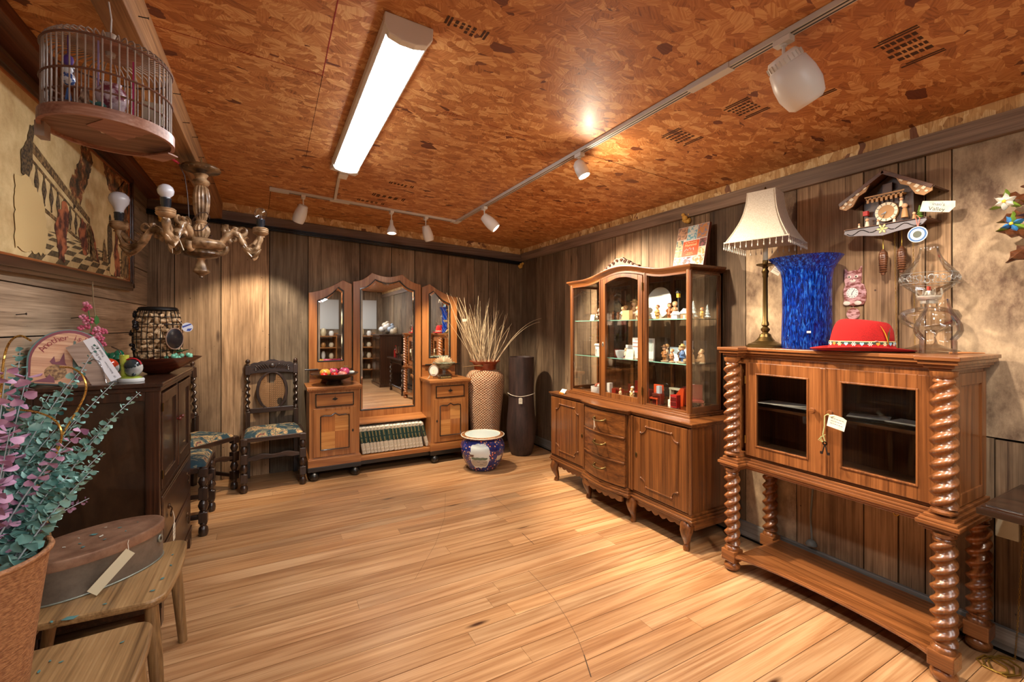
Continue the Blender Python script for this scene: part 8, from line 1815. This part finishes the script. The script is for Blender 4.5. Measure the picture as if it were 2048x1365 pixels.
b = MB(); b.lathe([(.028, 1.922), (.09, 1.905), (.105, 1.90), (.118, 1.888), (.120, 1.875), (.108, 1.86), (.085, 1.85), (.075, 1.843)], n=72, rf=lambda a, z: 1+.02*abs(math.sin(14*a))*(z < 1.895)); 
for k in range(22):
    a = 2*PI*k/22; b.ell((.112*math.cos(a), .112*math.sin(a), 1.883), (.006, .013, .010), M=R(a), n=8, k=6)
b.obj('carved_plate', M_gilt, cl)
b = MB(); b.lathe([(.075, 1.845), (.088, 1.838), (.092, 1.825), (.08, 1.812), (.045, 1.805), (.03, 1.80)], n=64, rf=lambda a, z: 1+.03*math.sin(16*a)); b.obj('acanthus_ring', M_giltd, cl)
b = MB(); b.lathe([(.022, 1.802), (.018, 1.79), (.022, 1.775), (.032, 1.75), (.040, 1.735), (.044, 1.725), (.040, 1.718), (.020, 1.705), (.010, 1.698), (.012, 1.69), (0, 1.684)], n=40, rf=lambda a, z: 1+.05*math.sin(6*a+z*60)*(1.735 < z < 1.79)); b.obj('bottom_finial', M_gilt, cl)
M_sock = plain('bakelite', '18202a', .25, coat=.5); M_milk = plain('bulb_milk', 'cfd0d8', .2, coat=.5); M_clearb = glass('bulb_clear', (.93, .94, .95), .6, add=.05)
yaw = math.atan2(482, 888)
def arm(ang, L_, bulb, k):
    A = R(ang); 
    def P(r, z, s=0): return tuple(A @ Vector((r, s, z)))
    dz = 1.93
    b = MB()
    main = [(.10, 1.885), (.15, 1.90), (.20, 1.945), (.245, 1.965), (.285, 1.95), (.315, 1.905), (.345, 1.870), (.385, 1.858), (.425, 1.875), (.445, 1.92), (.452, 1.965)]
    sc = L_/.45; main = [(r*sc, z) for r, z in main]
    Q = []
    for i in range(len(main)-1):
        for s_ in range(3): f = s_/3; Q.append((main[i][0]+(main[i+1][0]-main[i][0])*f, main[i][1]+(main[i+1][1]-main[i][1])*f))
    Q.append(main[-1]); n_ = len(Q)
    b.tube([P(r, z) for r, z in Q], [.026-.008*(i/n_)+.004*math.sin(i*1.4) for i in range(n_)], 10, flat=.8)
    for o in (-.016, 0, .016): b.tube([P(r, z+.014-abs(o)*.4, o) for r, z in Q[2:-2]], .0052, 6)
    for o in (-.012, .012): b.tube([P(r, z-.014, o) for r, z in Q[3:-4]], .005, 6)
    for q in range(5):   # acanthus leaves curling off the upper side
        i0 = 3+q*4; r0, z0 = Q[i0]; w_ = .030-.003*q
        for o in (-.010, .010): b.tube([P(r0, z0+.010, o), P(r0+w_*.5, z0+.026, o*1.6), P(r0+w_*1.1, z0+.034, o*1.9), P(r0+w_*1.5, z0+.028, o*2.0)], [.007, .009, .007, .001], 8, flat=.5)
    # scrolls
    for (r0, z0, rr, sgn, a0) in ((.305*sc, 1.978, .038, 1, 2.6), (.135*sc, 1.86, .036, -1, .5), (.24*sc, 1.925, .026, -1, 4.2), (.385*sc, 1.84, .024, 1, 4.8), (.19*sc, 1.975, .022, 1, 1.2)):
        b.tube([P(r0+rr*(1-i/18)*math.cos(a0+sgn*i*.5), z0+rr*(1-i/18)*math.sin(a0+sgn*i*.5)) for i in range(15)], [.010*(1-i/22) for i in range(15)], 8, flat=1.6)
    # leaf under the elbow
    b.tube([P(.30*sc, 1.895), (P(.35*sc, 1.850)), P(.385*sc, 1.822), P(.41*sc, 1.835), P(.44*sc, 1.865), P(.455*sc, 1.875)], [.010, .018, .016, .020, .012, .002], 8, flat=.8)
    b.tube([P(.40*sc, 1.90), P(.44*sc, 1.935), P(.47*sc, 1.955), P(.485*sc, 1.95)], [.014, .016, .010, .002], 8)
    b.obj('scrolled_arm', M_gilt, cl)
    cx, cy, _ = P(L_*1.005, 0)
    b = MB(); b.lathe([(.018, 1.955), (.040, 1.968), (.044, 1.976), (.040, 1.981), (.044, 1.986), (.041, 1.992), (.044, 1.998), (.038, 2.004), (0, 2.004)], (cx, cy, 0), 28); b.obj('drip_pan', M_gilt, cl)
    b = MB(); b.lathe([(.020, 2.004), (.021, 2.02), (.023, 2.024), (.023, 2.046), (.025, 2.05), (.024, 2.056), (.0, 2.056)], (cx, cy, 0), 20); b.obj('lamp_holder', M_sock, cl)
    b = MB()
    if bulb == 'pear': b.lathe([(.020, 2.052), (.022, 2.07), (.030, 2.09), (.044, 2.112), (.048, 2.132), (.044, 2.152), (.028, 2.168), (0, 2.174)], (cx, cy, 0), 28); m = M_milk
    else: b.lathe([(.014, 2.052), (.018, 2.060), (.032, 2.075), (.036, 2.092), (.030, 2.112), (.016, 2.124), (0, 2.127)], (cx, cy, 0), 28); m = M_milk if bulb == 'milk' else M_clearb
    bo_ = b.obj('bulb', m, cl)
    if bulb == 'clear': b = MB(); b.tube([(cx-.004, cy, 2.056), (cx-.006, cy, 2.085), (cx+.006, cy, 2.085), (cx+.004, cy, 2.056)], .0012, 5); b.obj('filament', plain('filament', 'a8a49c', .3, .8), bo_)
arm(D(157), .44, 'pear', 0); arm(D(250), .33, 'milk', 1); arm(D(-5), .30, 'clear', 2)
b = MB(); R_ = random.Random(4)
b.tube([(.05*math.cos(i*.55)*(1+.2*math.sin(i)), .05*math.sin(i*.55)-.02, 1.915+.006*i+.02*math.sin(i*1.3)) for i in range(26)], .0028, 6); b.tube([(-.10, -.03, 2.32), (-.075, -.03, 2.26), (-.062, -.03, 2.16), (-.055, -.03, 2.03)], .0028, 6); b.obj('loose_wire', plain('brown_wire', '3a241c', .5), cl)
b = MB(); b.tube([(-.135, -.04, 2.345), (-.10, -.03, 2.325)], .007, 8); b.obj('wire_connector', plain('red_connector', 'b02438', .4), cl)
for o in (0, .02): b = MB(); b.tube([(-.11+o, -.15, 1.90), (-.115+o*2, -.152, 1.86), (-.11+o*2.4, -.152, 1.80+o)], .003 if not o else .0055, 5, flat=.5); b.obj('string_tag', M_string, cl)
# ---------------------------------------------------------------- the part of the shop behind the camera (seen in the mirrors)
sh_ = thing('shop_shelf', 'wooden shelf rack behind the camera, seen in the centre mirror', 'shelf', (1.95, -3.05, 0))
for x in (-.5, .5):
    b = MB(); b.box(x-.02, x+.02, -.2, .2, 0, 1.25); b.obj('upright', WD['z'], sh_, .003)
for z in (.25, .55, .85, 1.15):
    b = MB(); b.box(-.48, .48, -.2, .2, z, z+.025); b.obj('shelf_board', WD['x'], sh_, .002)
R_ = random.Random(31); kinds = ['lidded jar', 'round pot', 'tall vase', 'small pot']
for k, z in enumerate((.275, .575, .875, 1.175)):
    for q in range(5):
        x = -.4+.2*q; r_ = R_.uniform(.04, .075); h_ = R_.uniform(.1, .2); colr = R_.choice(['c8b48a', 'e0dcd0', '6a8aa8', 'b07a40', '8a4a3a', 'd8c4a0'])
        b = MB(); b.lathe([(0, 0), (r_*.7, 0), (r_, h_*.4), (r_*.8, h_*.8), (r_*.5, h_), (0, h_)], n=16)
        o = b.obj('shop_pot', pm(colr), loc=(1.95+x, -3.03, z)); tag(o, '%s pot, %s from the left on the %s board of the rack behind the camera' % ({'c8b48a': 'straw', 'e0dcd0': 'white', '6a8aa8': 'blue', 'b07a40': 'tan', '8a4a3a': 'rust', 'd8c4a0': 'cream'}[colr], ['first', 'second', 'third', 'fourth', 'fifth'][q], ['lowest', 'second', 'third', 'top'][k]), 'pot', 'pots on the shop rack')
M_curt = plain('white_panel', 'cfccc4', .8)
for i, x in enumerate((1.75, 2.35)):
    b = MB(); b.box(x-.25, x+.25, YF+.003, YF+.02, 1.35, 2.15); tag(b.obj('white_board', M_curt), ['white wall board behind the camera, further from the right wall', 'white wall board behind the camera, beside the right wall'][i], 'board', 'white boards on the front wall')
gc = thing('grey_cabinet', 'dark cabinet with a heap of wrapped ornaments, behind the camera by the right wall', 'cabinet', (2.48, -1.5, 0), -PI/2)
b = MB(); b.box(-.45, .45, -.25, .25, .06, 1.2); b.box(-.48, .48, -.28, .26, 1.2, 1.23); b.box(-.47, .47, -.27, .25, 0, .07); b.obj('carcass', WO['z'], gc, .004)
for s in (-1, 1):
    b = MB(); b.box(min(s*.02, s*.42), max(s*.02, s*.42), -.262, -.25, .12, 1.15); b.obj('door', M_burr, gc, .003)
for i in range(7):
    b = MB(); R2 = random.Random(i); b.ell((0, 0, 0), (.09, .08, .07), n=10, k=7); b.ell((.04, .02, .05), (.05, .04, .05), n=8, k=6); o = b.obj('wrapped_ornament', pm(['c8b89c', 'e0d8cc', '9aa4b0'][i % 3]), loc=(2.5+R2.uniform(-.1, .1), -1.85+.12*i, 1.30+.05*(3-abs(3-i)))); tag(o, '%s wrapped ornament, %s in the heap on the dark cabinet behind the camera' % (['straw coloured', 'white', 'grey blue'][i % 3], ['first', 'second', 'third', 'fourth', 'fifth', 'sixth', 'last'][i]), 'ornament', 'wrapped ornaments on the cabinet')
